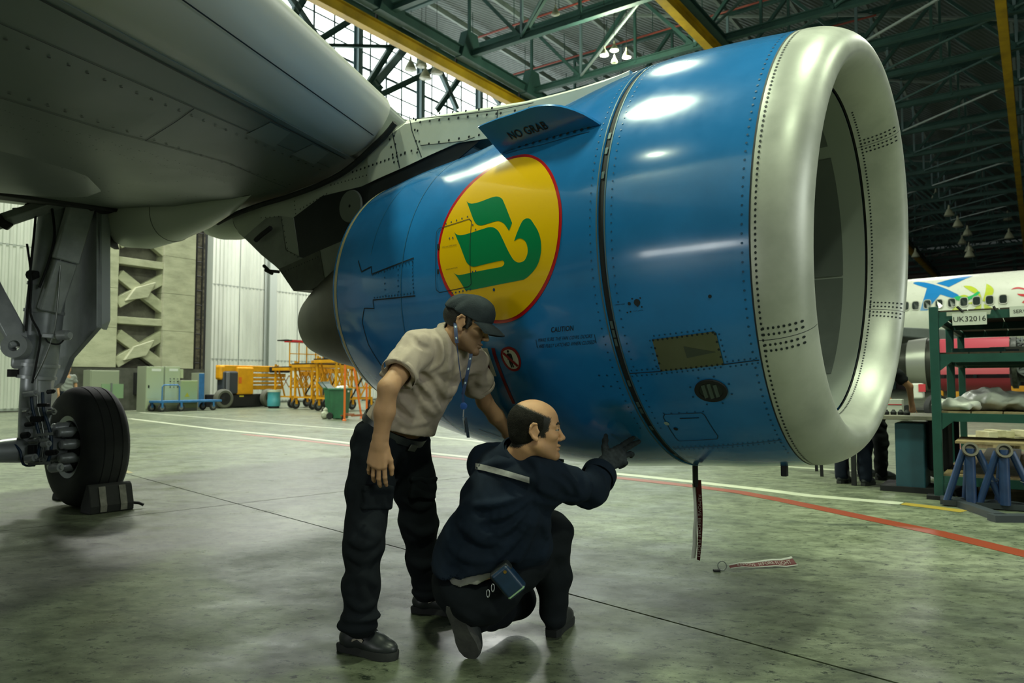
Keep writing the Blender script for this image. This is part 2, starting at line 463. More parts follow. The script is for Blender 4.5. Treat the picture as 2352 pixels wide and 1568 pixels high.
# --- tall window wall
M_SKY = mat('overcast_window_light', '#ffffff', 0.4, emit=('#f4fff8', 3.2))
M_FRAME = mat('window_steel', '#39494b', 0.55)
M_COLS = mat('pale_blue_steel', '#6d8186', 0.5)
M_GREEN_ST = mat('green_painted_steel', '#34554f', 0.5, var=(.8, '#2b4843'))
UW = -39.6
WIN = empty('window_1', UV(UW, 44, 13.8)); tag(WIN, 'tall steel-framed glazed wall full of daylight', kind='structure')
cols = [21.5, 28.7, 35.9, 42.5, 50.0, 57.2, 64.4]
pane_me = {}
zs = [13.9 + i * 1.15 for i in range(13)]
for a, b in zip(cols[:-1], cols[1:]):
    n = 4; w = (b - a) / n
    for i in range(n):
        for z in zs[:-1]:
            key = round(w, 3)
            if key not in pane_me:
                mb = MB(); mb.box((0, 0, 0), (.03, w - .06, 1.09), RH); o = mb.build('pane', M_SKY, WIN, 0, local=True); pane_me[key] = o
            else: o = pane_me[key].copy(); COL.objects.link(o)
            o.location = UV(UW, a + (i + .5) * w, z + .575) - UV(UW, 44, 13.8)
    for i in range(1, n):
        mb = MB(); mb.beam(UV(UW + .06, a + i * w, zs[0]), UV(UW + .06, a + i * w, zs[-1]), .1 if i == 2 else .07, .1, EV); mb.build('mullion', M_FRAME, WIN, 0)
far_cols = [64.4 + 7.2 * i for i in range(7)]
mb = MB()
for a in far_cols[:-1]:
    for i in range(4):
        for z in zs[:-1]: mb.box(UV(UW, a + (i + .5) * 1.8, z + .575), (.03, 1.74, 1.09), RH)
o = mb.build('far_glazing', M_SKY, WIN, 0, fix=False); tag(o, kind='stuff')
for k, z in enumerate(zs):
    mb = MB(); mb.beam(UV(UW + .07, cols[0], z), UV(UW + .07, far_cols[-1], z), .1, .16 if k % 3 == 0 else .07); mb.build('glazing_bar', M_FRAME, WIN, 0)
for v in cols + far_cols[1:]:
    mb = MB(); mb.ibeam(UV(UW + .55, v, 13.6), UV(UW + .55, v, 28), .42, .55, .05, EU); o = mb.build('steel_column', M_COLS, None, 0); tag(o, kind='structure')
    mb = MB(); mb.ibeam(UV(UW + .75, v, 0), UV(UW + .75, v, 13.58), .5, .55, .05, EU); o = mb.build('steel_column', mat('pale_column_paint', '#a9b0ab', .5), None, 0); tag(o, kind='structure')
mb = MB(); mb.box(UV(UW, 65, 13.7), (.4, 88, .35), RH); o = mb.build('trim_1', M_FRAME, None, 0); tag(o, kind='structure')
# gable bracing in front of the glass
UB = -38.2
BR = thing('gable_bracing', UV(UB, 40, 14), 'dark crossed steel bracing standing in front of the tall bright windows', 'bracing')
for (a, b, w, m_) in (((698, -5), (664, 52), .45, M_GREEN_ST), ((664, -10), (733, 95), .45, M_COLS), ((736, 90), (840, 25), .4, M_GREEN_ST), ((742, 104), (1010, 110), .22, M_GREEN_ST), ((843, 197), (925, 66), .4, M_GREEN_ST), ((862, 192), (950, 88), .55, M_COLS), ((873, 218), (1022, 148), .42, M_GREEN_ST), ((985, 104), (1050, 252), .42, M_COLS), ((1003, 254), (1064, 166), .4, M_GREEN_ST), ((1090, 160), (1150, 240), .4, M_COLS), ((722, 88), (752, 118), .9, M_GREEN_ST), ((856, 190), (874, 212), .8, M_GREEN_ST), ((640, 40), (760, 130), .3, M_GREEN_ST)):
    pa, pb = onplane(*a, EU * UB, EU), onplane(*b, EU * UB, EU); mb = MB(); mb.ibeam(pa, pb, .3, w, .04, EU.cross(pb - pa)); mb.build('brace', m_, BR, 0)

# --- roof deck, trusses, girders
def deck_mat():
    m = bpy.data.materials.new('corrugated_roof_deck'); m.use_nodes = True; nt = m.node_tree; N = nt.nodes; L = nt.links; b = N['Principled BSDF']
    geo = N.new('ShaderNodeNewGeometry'); mp = N.new('ShaderNodeMapping'); mp.inputs['Rotation'].default_value = (0, 0, PI / 2 - TH); L.new(geo.outputs['Position'], mp.inputs[0])
    w = N.new('ShaderNodeTexWave'); w.wave_type = 'BANDS'; w.bands_direction = 'X'; w.inputs['Scale'].default_value = 1.1; w.inputs['Distortion'].default_value = 0; L.new(mp.outputs[0], w.inputs['Vector'])
    bp = N.new('ShaderNodeBump'); bp.inputs['Strength'].default_value = 0.9; bp.inputs['Distance'].default_value = 0.06; L.new(w.outputs['Fac'], bp.inputs['Height']); L.new(bp.outputs[0], b.inputs['Normal'])
    b.inputs['Base Color'].default_value = lin('#6a7472'); b.inputs['Roughness'].default_value = 0.5
    return m
mb = MB(); mb.box(UV(0, 70, 28.6), (84, 210, .3), RH); o = mb.build('ceiling', deck_mat(), None, 0); tag(o, kind='structure')
ZB, ZT = 22.5, 27.2
def truss(v, first=None):
    if first is not None:
        return dup(first, UV(-29.5, v, ZB), None, TRL, TRG)
    t = thing('roof_truss', UV(-29.5, v, ZB), TRL, 'truss', TRG)
    P = lambda u, z: UV(u, v, z)
    mb = MB(); mb.ibeam(P(-29.5, ZB), P(12, ZB), .36, .42, .05); mb.build('bottom_chord', M_GREEN_ST, t, 0)
    mb = MB(); mb.ibeam(P(-36, ZT), P(12, ZT), .32, .36, .05); mb.build('top_chord', M_GREEN_ST, t, 0)
    n = 10; w = 41.5 / n
    for i in range(n + 1):
        u = -29.5 + i * w
        mb = MB(); mb.beam(P(u, ZB), P(u, ZT), .16, .16, EU); mb.build('post', M_COLS if i % 2 else M_GREEN_ST, t, 0)
        if i < n:
            a, b = (P(u, ZB), P(u + w, ZT)) if i % 2 else (P(u, ZT), P(u + w, ZB))
            mb = MB(); mb.beam(a, b, .2, .24, EV); mb.build('diagonal', M_GREEN_ST, t, 0)
            if i % 2 == 0:
                mb = MB(); mb.prism([P(u + w - .8, ZB - .1), P(u + w + .8, ZB - .1), P(u + w + .45, ZB + .9), P(u + w - .45, ZB + .9)], EV * .08); mb.build('gusset', M_GREEN_ST, t, 0)
    return t
TRL = 'green steel roof truss spanning the hangar under the dark roof'; TRG = 'roof trusses across the hangar'
tv_ = [15.1, 22.3, 29.5, 36.7, 44.0, 50.2, 55.8, 62.6, 69.7, 77, 84, 91, 98, 105, 112, 120, 128, 136, 144, 152, 160]
T0 = truss(tv_[0])
for v in tv_[1:]: truss(v, T0)
for (u, nm_) in ((-29.5, 'along the window side'), (-15.2, 'between the crane tracks')):
    g = thing('roof_girder', UV(u, 100, ZB), 'long green lattice girder running lengthwise under the roof %s' % nm_, 'girder')
    mb = MB(); mb.ibeam(UV(u, -8, ZB - .1), UV(u, 168, ZB - .1), .45, .7 if u < -20 else .4, .06); mb.build('girder_flange', M_GREEN_ST, g, 0)
    if u < -20:
        for v in tv_:
            mb = MB(); mb.prism([UV(u - .3, v - 1.1, ZB - .5), UV(u - .3, v + 1.1, ZB - .5), UV(u - .3, v + .5, ZB + 1.4), UV(u - .3, v - .5, ZB + 1.4)], EU * .6); mb.build('node_plate', M_GREEN_ST, g, 0)
            mb = MB(); mb.beam(UV(u, v, ZB), UV(u - 7, v, ZT), .2, .24, EV); mb.build('knee_brace', M_COLS, g, 0)
        mb = MB(); mb.ibeam(UV(u - 4.5, -8, ZB + 2.2), UV(u - 4.5, 168, ZB + 2.2), .3, .4, .05); mb.build('side_rail', M_GREEN_ST, g, 0)
# horizontal bracing and purlins
pur = thing('roof_purlins', UV(-10, 80, ZT), 'rows of pale purlins under the corrugated roof', 'purlins')
for i in range(12):
    u = -34 + i * 4.15
    mb = MB(); mb.ibeam(UV(u, -8, ZT + .6), UV(u, 168, ZT + .6), .2, .4, .03); mb.build('purlin', mat('pale_grey_steel', '#8d9894', 0.5), pur, 0)
hb = thing('roof_bracing', UV(-10, 80, ZB), 'thin diagonal wind braces between the roof trusses', 'bracing')
for i, v in enumerate(tv_[:-1]):
    v2 = tv_[i + 1]
    for j in range(0, 5):
        u = -25.4 + j * 8.3
        mb = MB(); mb.beam(UV(u, v2, ZB + .1), UV(u + 8.3, v, ZB + .1), .12, .12); mb.build('brace', MATS['pale_grey_steel'] if (i + j) % 3 == 0 else M_GREEN_ST, hb, 0)
        if (i + j) % 2 == 0:
            mb = MB(); mb.beam(UV(u, v, ZT - .2), UV(u + 8.3, v2, ZT - .2), .16, .16); mb.build('brace', MATS['pale_grey_steel'], hb, 0)
M_PIPE = mat('red_sprinkler_pipe', '#87382b', 0.45)
for k, v in enumerate((33, 40.2, 46.8, 53.0)):
    t = thing('sprinkler_pipe', UV(-10, v, 25.6), 'red sprinkler pipe running under the roof panels', 'pipe', 'red pipes under the roof')
    mb = MB(); mb.tube([UV(-34, v, 25.6), UV(-8, v, 25.6)], .07, 8); mb.build('pipe_run', M_PIPE, t)
    for i in range(7):
        mb = MB(); mb.tube([UV(-32 + i * 3.6, v, 25.6), UV(-32 + i * 3.6, v, ZT + .4)], .025, 5); mb.build('pipe_hanger', M_GREEN_ST, t, 0)
# crane tracks
M_YEL = mat('crane_yellow', '#c09a17', 0.5, var=(.7, '#a07f12', 0.35, 0.6))
for (u, lab) in ((-30.6, 'yellow crane track beam under the roof nearest the bright windows'), (-15.6, 'yellow crane track beam above the engine running far back'), (-1.0, 'yellow crane track beam at the right edge under the dark roof')):
    t = thing('crane_track', UV(u, 90, 21.6), lab, 'crane beam')
    mb = MB(); mb.ibeam(UV(u, -8, 21.75), UV(u, 166, 21.75), .5, .75, .06); mb.build('track_beam', M_YEL, t, 0)
    for v in tv_:
        mb = MB(); mb.beam(UV(u, v, 22.1), UV(u, v, ZB + .2), .12, .12, EU); mb.build('track_hanger', M_BLACK, t, 0)
# far wall
M_BRN = mat('brown_far_cladding', '#6a5a55', 0.8, var=(.2, '#54484a', 0.35, 0.65))
mb = MB(); mb.box(UV(0, 169, 14), (90, .4, 28), RH); FW = mb.build('wall_back', M_BRN, None, 0); tag(FW, kind='structure')
for i in range(14):
    mb = MB(); mb.box(UV(-10, 168.7, 2 + i * 1.9), (70, .3, .35), RH); mb.build('cladding_rail', mat('far_rail', '#8a7d77', 0.8), FW, 0)
for i in range(10):
    mb = MB(); mb.box(UV(-38 + i * 7, 168.3, 14), (.6, .6, 28), RH); mb.build('wall_post', M_GREEN_ST, FW, 0)
# --- lamps
M_SHADE = mat('lamp_shade_enamel', '#a5a68c', 0.4)
M_BULB = mat('lit_lamp_glass', '#ffffff', 0.3, emit=('#eaffc9', 40))
M_DEAD = mat('unlit_lamp_glass', '#8f8f7c', 0.3)
def lamp(p, lit, label, s=1.0, group=None):
    t = thing('high_bay_lamp', p, label, 'lamp', group)
    mb = MB(); mb.lathe([(.95, .05), (.6, .1), (.55, .16), (.3, .3), (0.0, .42), (0, .40), (.28, .28)], p, (0, 0, 1), 20); mb.v = [tuple(Vector(p) + (Vector(v) - Vector(p)) * s) for v in mb.v]; mb.build('lamp_shade', M_SHADE, t, 40)
    mb = MB(); mb.lathe([(.02, .39), (-.04, .3), (-.06, 0)], p, (0, 0, 1), 20); mb.v = [tuple(Vector(p) + (Vector(v) - Vector(p)) * s) for v in mb.v]; mb.build('lamp_lens', M_BULB if lit else M_DEAD, t, 40)
    mb = MB(); mb.cyl(Vector(p) + Vector((0, 0, .9 * s)), Vector((p[0], p[1], 28.43)), .016, 6); mb.build('lamp_stem', M_BLACK, t)
    return t
for (px, py, lit, n_, s) in ((1388, 127, 1, 'left of the three lit high bay lamps above the nacelle', 1.0), (1411, 116, 1, 'topmost of the three lit high bay lamps above the nacelle', 1.0), (1439, 132, 1, 'right of the three lit high bay lamps above the nacelle', 1.0), (1411, 144, 0, 'unlit lamp hanging just below the three lit ones', .8), (1276, 33, 0, 'unlit round lamp under the green truss left of the lit ones', 1.0)):
    p = at(px, py, 43.0); lamp(p, lit, n_, s * .62)
    if lit:
        d = bpy.data.lights.new('lamp_glow', 'POINT'); d.energy = 900; d.color = LAMP; d.shadow_soft_size = .4
        o = bpy.data.objects.new('lamp_glow', d); COL.objects.link(o); o.location = p + Vector((0, 0, -.25))
for i, (px, py) in enumerate(((943, 160), (968, 152), (977, 180), (1003, 168), (712, 55))):
    lamp(at(px, py, 50), 0, 'unlit bell lamp hanging in front of the bright windows', 1.0, 'bell lamps before the windows')
for i, (px, py) in enumerate(((2200, 520), (2222, 540), (2315, 505), (2210, 560), (2227, 590), (2318, 547), (2226, 577), (2103, 590), (2180, 495), (2150, 455))):
    lamp(at(px, py, 85 + 6 * (i % 4)), 0, 'small pale lamp hanging far back under the dark roof', 1.3, 'far lamps under the dark roof')
# ================================================================== the airliner: engine, pylon, wing, gear
M_BLUE = mat('blue_gloss_paint', '#2479bf', 0.17, coat=0.5, var=(2.2, '#2171b3', 0.4, 0.6), bump=(1.6, 0.05, 0.01), rvar=0.05)
M_LIP = mat('satin_aluminium', '#c0c1b9', 0.43, 0.4, rvar=0.05, var=(3, '#aeb0a8', 0.4, 0.6))
M_WING = mat('grey_wing_paint', '#6e7672', 0.4, var=(1.3, '#626a66', 0.35, 0.65), rvar=0.08)
M_WHITE = mat('white_airframe_paint', '#cfd2c8', 0.35, var=(2.0, '#bfc3b8', 0.3, 0.6))
M_DARKBAY = mat('dark_titanium_bay', '#23262a', 0.5, var=(5, '#1d2023'))
M_BARREL = mat('acoustic_liner', '#5d6360', 0.6, var=(1.5, '#545a57', 0.45, 0.55))
M_BARREL2 = mat('acoustic_liner_edge', '#8f958e', 0.5)
M_NOZZLE = mat('heat_stained_nozzle', '#5e5a4c', 0.42, 0.6, var=(4, '#4a473c', 0.3, 0.7))
M_YELLOW = mat('emblem_yellow', '#eebb06', 0.2, coat=0.5)
M_RED = mat('emblem_red', '#b8161c', 0.22, coat=0.5)
M_GREEN = mat('emblem_green', '#0a7a4b', 0.2, coat=0.5)
M_LINE = mat('panel_gap', '#0c1c28', 0.6)
M_RIVET = mat('rivet_dark', '#1e262a', 0.5, 0.3)
M_RIVETB = mat('rivet_blue', '#15486e', 0.4, 0.2)
M_CREAM = mat('cream_seal', '#b5aa84', 0.5)

YAW, EP = math.radians(37.0), math.radians(0.3)
EO = Vector((1.566, 3.70, 1.86))
EA = Vector((math.cos(YAW) * math.cos(EP), -math.sin(YAW) * math.cos(EP), math.sin(EP)))
EN = EA.cross(Vector((0, 0, 1))).normalized()             # inboard, towards the photographer
EW = EN.cross(EA)
def interp(x, xs, ys): return float(np.interp(x, xs, ys))
_K = [-2.825, -2.4, -1.8, -1.2, -0.65, -0.3, 0.0]
_R = [0.785, 0.893, 0.987, 1.072, 1.098, 1.088, 1.063]
_E = [0.0, -0.055, -0.093, -0.06, -0.004, 0.0, 0.0]
def hermite(x, xs, ys):
    n = len(xs)
    if x <= xs[0]: return ys[0] + (x - xs[0]) * (ys[1] - ys[0]) / (xs[1] - xs[0])
    if x >= xs[-1]: return ys[-1]
    i = max(j for j in range(n - 1) if xs[j] <= x)
    def sl(j):
        if j == 0: return (ys[1] - ys[0]) / (xs[1] - xs[0])
        if j == n - 1: return (ys[-1] - ys[-2]) / (xs[-1] - xs[-2])
        return (ys[j + 1] - ys[j - 1]) / (xs[j + 1] - xs[j - 1])
    h = xs[i + 1] - xs[i]; t = (x - xs[i]) / h
    return ((2 * t**3 - 3 * t**2 + 1) * ys[i] + (t**3 - 2 * t**2 + t) * h * sl(i) + (-2 * t**3 + 3 * t**2) * ys[i + 1] + (t**3 - t**2) * h * sl(i + 1))
def nac_r(s): return hermite(s, _K, _R)
def nac_e(s): return hermite(s, _K, _E)
def eng(s, phi, r):
    dp = interp(s, [-2.825, -0.65, 0, 0.22], [-0.06, 0.022, -0.04, -0.064]); dy = interp(s, [0, 0.22], [0, 0.02])
    sh = -r * math.sin(phi) * dp - r * math.cos(phi) * dy
    return EO + EA * (s + sh) + EN * (r * math.cos(phi)) + EW * (r * math.sin(phi))
def skin(s, phi, off=0.0): return eng(s, phi, nac_r(s) + nac_e(s) * math.sin(phi) + off)
def ring_rows(ss, fn, n=128): return [[fn(s, 2 * PI * k / n) for k in range(n)] for s in ss]

AIR = thing('airliner', EO - Vector((0, 0, EO.z)) + EA * -3.0, 'parked jet airliner with a blue engine nacelle, grey wing and main gear filling the picture', 'airliner')
# --- nacelle: fan cowl (part), everything on it is a sub-part
mb = MB()
ss = [-2.825 + (2.825 - 0.662) * i / 40 for i in range(41)]
rows = ring_rows(ss, lambda s, p: skin(s, p))
mb.grid([[eng(-2.815, 2 * PI * k / 128, 0.74) for k in range(128)]] + rows + ring_rows([-0.662], lambda s, p: skin(s, p, -0.03)), close=True)
NAC = mb.build('engine_nacelle', M_BLUE, AIR, 45)
tag(NAC, 'blue fan cowl of the engine nacelle')
mb = MB()
mb.grid(ring_rows([-0.632], lambda s, p: skin(s, p, -0.03)) + ring_rows([-0.632 + 0.628 * i / 10 for i in range(11)], lambda s, p: skin(s, p)) + ring_rows([-0.004], lambda s, p: skin(s, p, -0.03)), close=True)
mb.build('inlet_cowl', M_BLUE, NAC, 45)
# pick surface for decals
tv, tf = [], []
ss = [-2.825 + 3.05 * i / 90 for i in range(91)]
def full_r(s, p):
    if s <= 0: return skin(s, p)
    t = math.asin(min(1, s / 0.22)); return eng(s, p, 0.922 + (1.063 - 0.922) * math.cos(t))
pm = MB(); pm.grid(ring_rows(ss, full_r, 180), close=True)
BV = BVHTree.FromPolygons([Vector(p) for p in pm.v], pm.f)
def sphi(px, py):
    d = ray(px, py).normalized()
    h = BV.ray_cast(EYE, d)[0]
    if h is None: raise ValueError('miss %s %s' % (px, py))
    q = h - EO; phi = math.atan2(q.dot(EW), q.dot(EN)); r = math.hypot(q.dot(EW), q.dot(EN)); s = q.dot(EA)
    for _ in range(3):
        dp = interp(s, [-2.825, -0.65, 0, 0.22], [-0.06, 0.022, -0.04, -0.064]); dy = interp(s, [0, 0.22], [0, 0.02])
        s = q.dot(EA) + r * math.sin(phi) * dp + r * math.cos(phi) * dy
    return s, phi
def spline(pts, n=8, closed=True):
    """Catmull-Rom through 2-D points; a point given with a third value 1 is a sharp corner"""
    P = [Vector((p[0], p[1])) for p in pts]; C = [len(p) > 2 and p[2] for p in pts]; m = len(P); out = []
    for i in range(m if closed else m - 1):
        p1, p2 = P[i], P[(i + 1) % m]
        p0 = P[i - 1] if (closed or i > 0) else p1
        p3 = P[(i + 2) % m] if (closed or i < m - 2) else p2
        t1 = Vector((0, 0)) if C[i] else (p2 - p0) / 2
        t2 = Vector((0, 0)) if C[(i + 1) % m] else (p3 - p1) / 2
        if C[i]: t1 = (p2 - p1) * 0.6
        if C[(i + 1) % m]: t2 = (p2 - p1) * 0.6
        for k in range(n):
            t = k / n
            out.append((2 * t**3 - 3 * t**2 + 1) * p1 + (t**3 - 2 * t**2 + t) * t1 + (-2 * t**3 + 3 * t**2) * p2 + (t**3 - t**2) * t2)
    if not closed: out.append(P[-1])
    return [(p.x, p.y) for p in out]
def fill2d(poly, step):
    """triangulate a 2-D outline with interior points so it can follow a curved skin"""
    P = [Vector(p) for p in poly]
    xs = [p.x for p in P]; ys = [p.y for p in P]
    pts = list(P); n = len(P)
    x = min(xs) + step / 2
    while x < max(xs):
        y = min(ys) + step / 2
        while y < max(ys):
            pts.append(Vector((x, y))); y += step
        x += step
    v, e, f, *_ = geometry.delaunay_2d_cdt(pts, [], [list(range(n))], 1, 1e-7)
    return v, f
def decal(name, poly_sphi, m, off=0.0025, step=0.035, parent=None, label=None):
    v, f = fill2d(poly_sphi, step)
    mb = MB(); mb.add([skin(p.x, p.y, off) for p in v], [tuple(x) for x in f])
    o = mb.build(name, m, parent or NAC, 180)
    if label: o['label'] = label
    return o
def pxdecal(name, pts, m, off=0.0025, n=8, label=None):
    return decal(name, [sphi(*p) for p in spline(pts, n)], m, off, label=label)
def strip(mb, pts, w=0.005, off=0.0022, closed=False, dense=6):
    """a thin line along (s, phi) points on the skin"""
    P = []
    m = len(pts)
    for i in range(m if closed else m - 1):
        a, b = pts[i], pts[(i + 1) % m]
        for k in range(dense): P.append((a[0] + (b[0] - a[0]) * k / dense, a[1] + (b[1] - a[1]) * k / dense))
    P.append(pts[0] if closed else pts[-1])
    L, Rr = [], []
    for i, p in enumerate(P):
        a = P[max(0, i - 1)]; b = P[min(len(P) - 1, i + 1)]
        rr = nac_r(p[0]); d = Vector((b[0] - a[0], (b[1] - a[1]) * rr))
        if d.length < 1e-9: d = Vector((1, 0))
        d.normalize(); q = Vector((-d.y, d.x)) * w / 2
        L.append(skin(p[0] + q.x, p[1] + q.y / rr, off)); Rr.append(skin(p[0] - q.x, p[1] - q.y / rr, off))
    mb.grid([L, Rr]); return mb
def dots(mb, pts, r=0.006, off=0.0026):
    for (s, p) in pts:
        rr = nac_r(s)
        vs = [skin(s + r * math.cos(a), p + r * math.sin(a) / rr, off) for a in [2 * PI * k / 8 for k in range(8)]]
        mb.add(vs, [tuple(range(8))])
    return mb
def along(a, b, n): return [(a[0] + (b[0] - a[0]) * i / (n - 1), a[1] + (b[1] - a[1]) * i / (n - 1)) for i in range(n)]
def gaps(name, lines, m, parent=None):
    for pts, w, off, cl in lines:
        strip(MB_ := MB(), pts, w, off, cl); MB_.build(name, m, parent or NAC, 180)
def pxline(pts): return [sphi(*p) for p in pts]

# --- polished lip
mb = MB()
rows = []
for i in range(15):
    t = i / 14 * PI / 2; rows.append([eng(0.22 * math.sin(t), 2 * PI * k / 128, 0.922 + 0.141 * math.cos(t)) for k in range(128)])
for i in range(1, 16):
    t = i / 24 * PI / 2; rows.append([eng(0.22 - 0.406 * (1 - math.cos(t)), 2 * PI * k / 128, 0.922 - 0.117 * math.sin(t)) for k in range(128)])
for s in (0.02, -0.01): pass
mb.grid(rows, close=True)
LIP = mb.build('inlet_lip', M_LIP, NAC, 180); tag(LIP, 'bare silver inlet lip with rivet rows')
s_in = 0.22 - 0.406 * (1 - math.cos(15 / 24 * PI / 2)); r_in = 0.922 - 0.117 * math.sin(15 / 24 * PI / 2)
def barrel(a, b, ra, rb, p0, p1, m, name, off=0.0):
    n = 64; mb = MB()
    mb.grid([[eng(a + (b - a) * j / 4, p0 + (p1 - p0) * k / n, ra + (rb - ra) * j / 4 - off) for k in range(n + 1)] for j in range(5)])
    return mb.build(name, m, NAC, 180)
barrel(s_in, s_in - 0.012, r_in + 0.01, r_in + 0.01, 0, 2 * PI, M_BLACK, 'lip_gap')
barrel(s_in - 0.012, -1.0, r_in - 0.004, 0.80, 0, 2 * PI, M_BARREL2, 'inlet_barrel')
for (p0, p1) in ((98, 124), (130, 181), (182, 228)):
    barrel(s_in - 0.13, -0.95, r_in - 0.012, 0.79, math.radians(p0), math.radians(p1), M_BARREL, 'acoustic_panel')
mb = MB(); mb.lathe([(-0.98, 0.86), (-0.97, 0.25), (-0.75, 0.16), (-0.62, 0.03), (-0.61, 0)], EO, EA, 48)
mb.build('fan_hub', M_BLACK, NAC, 40)
bl = None
for k in range(24):
    a = 2 * PI * k / 24
    c = lambda r, da, s: EO + EA * s + (EN * math.cos(a + da) + EW * math.sin(a + da)) * r
    mb = MB(); mb.slab([[c(0.22, -0.10, -0.92), c(0.5, -0.07, -0.92), c(0.8, -0.03, -0.92)], [c(0.22, 0.10, -0.84), c(0.5, 0.10, -0.82), c(0.8, 0.12, -0.80)]], EA * -0.01)
    mb.build('fan_blade', M_STEEL, NAC, 40)
# joint ring between fan cowl and inlet
mb = MB(); mb.grid(ring_rows([-0.664, -0.63], lambda s, p: skin(s, p, -0.008)), close=True)
mb.build('joint_seal', M_BLACK, NAC, 180)
mb = MB()
for s in (-0.668, -0.627): mb.grid(ring_rows([s - 0.003, s + 0.003], lambda s, p: skin(s, p, 0.0018)), close=True)
for k in range(90):
    p = math.radians(-100 + 200 * k / 90)
    if random.random() < 0.22: mb.grid([[skin(-0.656, p + j * 0.008, -0.004) for j in range(5)], [skin(-0.642, p + j * 0.008, -0.004) for j in range(5)]])
mb.build('joint_trim', mat('worn_joint_edge', '#55686b', 0.5, 0.4), NAC, 180)
# lip seam line and rivets
mb = MB(); mb.grid(ring_rows([-0.0035, 0.0035], lambda s, p: eng(s, p, nac_r(min(s, 0)) + 0.0012)), close=True)
mb.build('lip_seam', M_LINE, NAC, 180)
mb = MB()
def lipdot(mb, s, p, r=0.0056, inner=False):
    if inner:
        t = math.acos(max(-1, min(1, 1 - (0.22 - s) / 0.406))); rr = 0.922 - 0.117 * math.sin(t) - 0.0015
        f = lambda s_, p_: eng(s_, p_, 0.922 - 0.117 * math.sin(math.acos(max(-1, min(1, 1 - (0.22 - s_) / 0.406)))) - 0.0018)
    else:
        rr = 1.0
        f = lambda s_, p_: eng(s_, p_, 0.922 + 0.141 * math.cos(math.asin(max(0, min(1, s_ / 0.22)))) + 0.0018)
    mb.add([f(s + r * math.cos(a), p + r * math.sin(a) / rr) for a in [2 * PI * k / 8 for k in range(8)]], [tuple(range(8))])
for k in range(150): lipdot(mb, 0.024, math.radians(-95 + 190 * k / 149))
for k in range(110): lipdot(mb, s_in + 0.022, math.radians(110 + 150 * k / 109), 0.005, True)
p_near = sphi(1800, 775)[1]
for d in (-0.045, -0.02, 0.022, 0.047):
    for k in range(8): lipdot(mb, 0.03 + 0.022 * k, p_near + d, 0.0058)
for d in (-0.05, -0.022, 0.02, 0.048):
    for k in range(9): lipdot(mb, 0.205 - 0.018 * k, math.radians(196) + d, 0.005, True)
    for k in range(9): lipdot(mb, 0.205 - 0.018 * k, math.radians(128) + d, 0.005, True)
o = mb.build('lip_rivets', M_RIVET, NAC, 0); tag(o, kind='stuff')
mb = MB()
def lipcurve(p, inner): 
    if inner: return [eng(0.22 - 0.406 * (1 - math.cos(i / 24 * PI / 2)), p, 0.922 - 0.117 * math.sin(i / 24 * PI / 2) - 0.001) for i in range(16)]
    return [eng(0.22 * math.sin(i / 14 * PI / 2), p, 0.923 + 0.141 * math.cos(i / 14 * PI / 2)) for i in range(15)]
for (p, inn) in ((p_near, False), (math.radians(196), True), (math.radians(128), True)):
    mb = MB(); mb.grid([lipcurve(p - 0.0012, inn), lipcurve(p + 0.0012, inn)]); mb.build('lip_splice_line', M_RIVET, NAC, 180)

# --- emblem, lettering, signs on the cowl
def Z1(x, y, *c): return (960 + x * 380 / 1419, 340 + y * 420 / 1568) + c
E_OUT = [(918, 55), (1010, 75), (1090, 130), (1160, 230), (1210, 370), (1235, 520), (1232, 700), (1205, 900), (1150, 1080), (1070, 1240), (970, 1370), (860, 1460), (735, 1499), (600, 1490), (470, 1430), (360, 1350), (265, 1240), (205, 1110), (172, 970), (172, 860), (195, 730), (240, 600), (310, 470), (410, 340), (530, 230), (660, 140), (790, 80)]
E_IN = [(915, 79), (1000, 97), (1072, 148), (1138, 245), (1185, 375), (1210, 520), (1208, 695), (1182, 890), (1128, 1065), (1050, 1220), (955, 1345), (850, 1432), (735, 1470), (610, 1462), (485, 1405), (378, 1325), (285, 1220), (226, 1100), (192, 970), (191, 865), (213, 740), (256, 612), (326, 485), (424, 357), (541, 248), (668, 160), (792, 102)]
pxdecal('emblem_rim', [Z1(*p) for p in E_OUT], M_RED, 0.0022, 4, 'red rim of the round emblem')
pxdecal('emblem_disc', [Z1(*p) for p in E_IN], M_YELLOW, 0.0032, 4, 'yellow disc of the emblem')
B1 = [(421, 458, 1), (440, 473), (475, 478), (540, 462), (630, 428), (680, 418), (715, 430), (740, 465), (812, 644, 1), (785, 711, 1), (765, 680), (740, 648), (700, 627), (660, 632), (600, 650), (545, 664), (505, 652), (478, 610), (450, 535)]
B2 = [(315, 720, 1), (335, 740), (375, 748), (450, 730), (560, 695), (620, 679), (665, 688), (700, 722), (735, 790), (775, 875), (815, 945), (845, 974), (880, 980), (920, 960), (943, 905), (943, 850), (925, 800), (890, 776), (860, 778), (828, 800, 1), (845, 750), (880, 665), (905, 622), (935, 605), (965, 609), (985, 632), (1035, 715), (1058, 800), (1058, 900), (1035, 990), (985, 1065), (925, 1118), (880, 1133), (700, 1168), (480, 1212), (410, 1218, 1), (390, 1180), (345, 1110), (310, 1068, 1), (335, 1084), (370, 1087), (450, 1070), (600, 1040), (700, 1022), (732, 1010), (745, 988), (735, 966), (710, 966), (600, 990), (510, 1012), (470, 1015), (435, 995), (410, 955), (370, 850), (340, 780)]
pxdecal('emblem_bird_wing', [Z1(*p) for p in B1], M_GREEN, 0.0042, 5, 'green upper wing of the bird emblem')
pxdecal('emblem_bird_body', [Z1(*p) for p in B2], M_GREEN, 0.0042, 5, 'green bird body of the emblem')
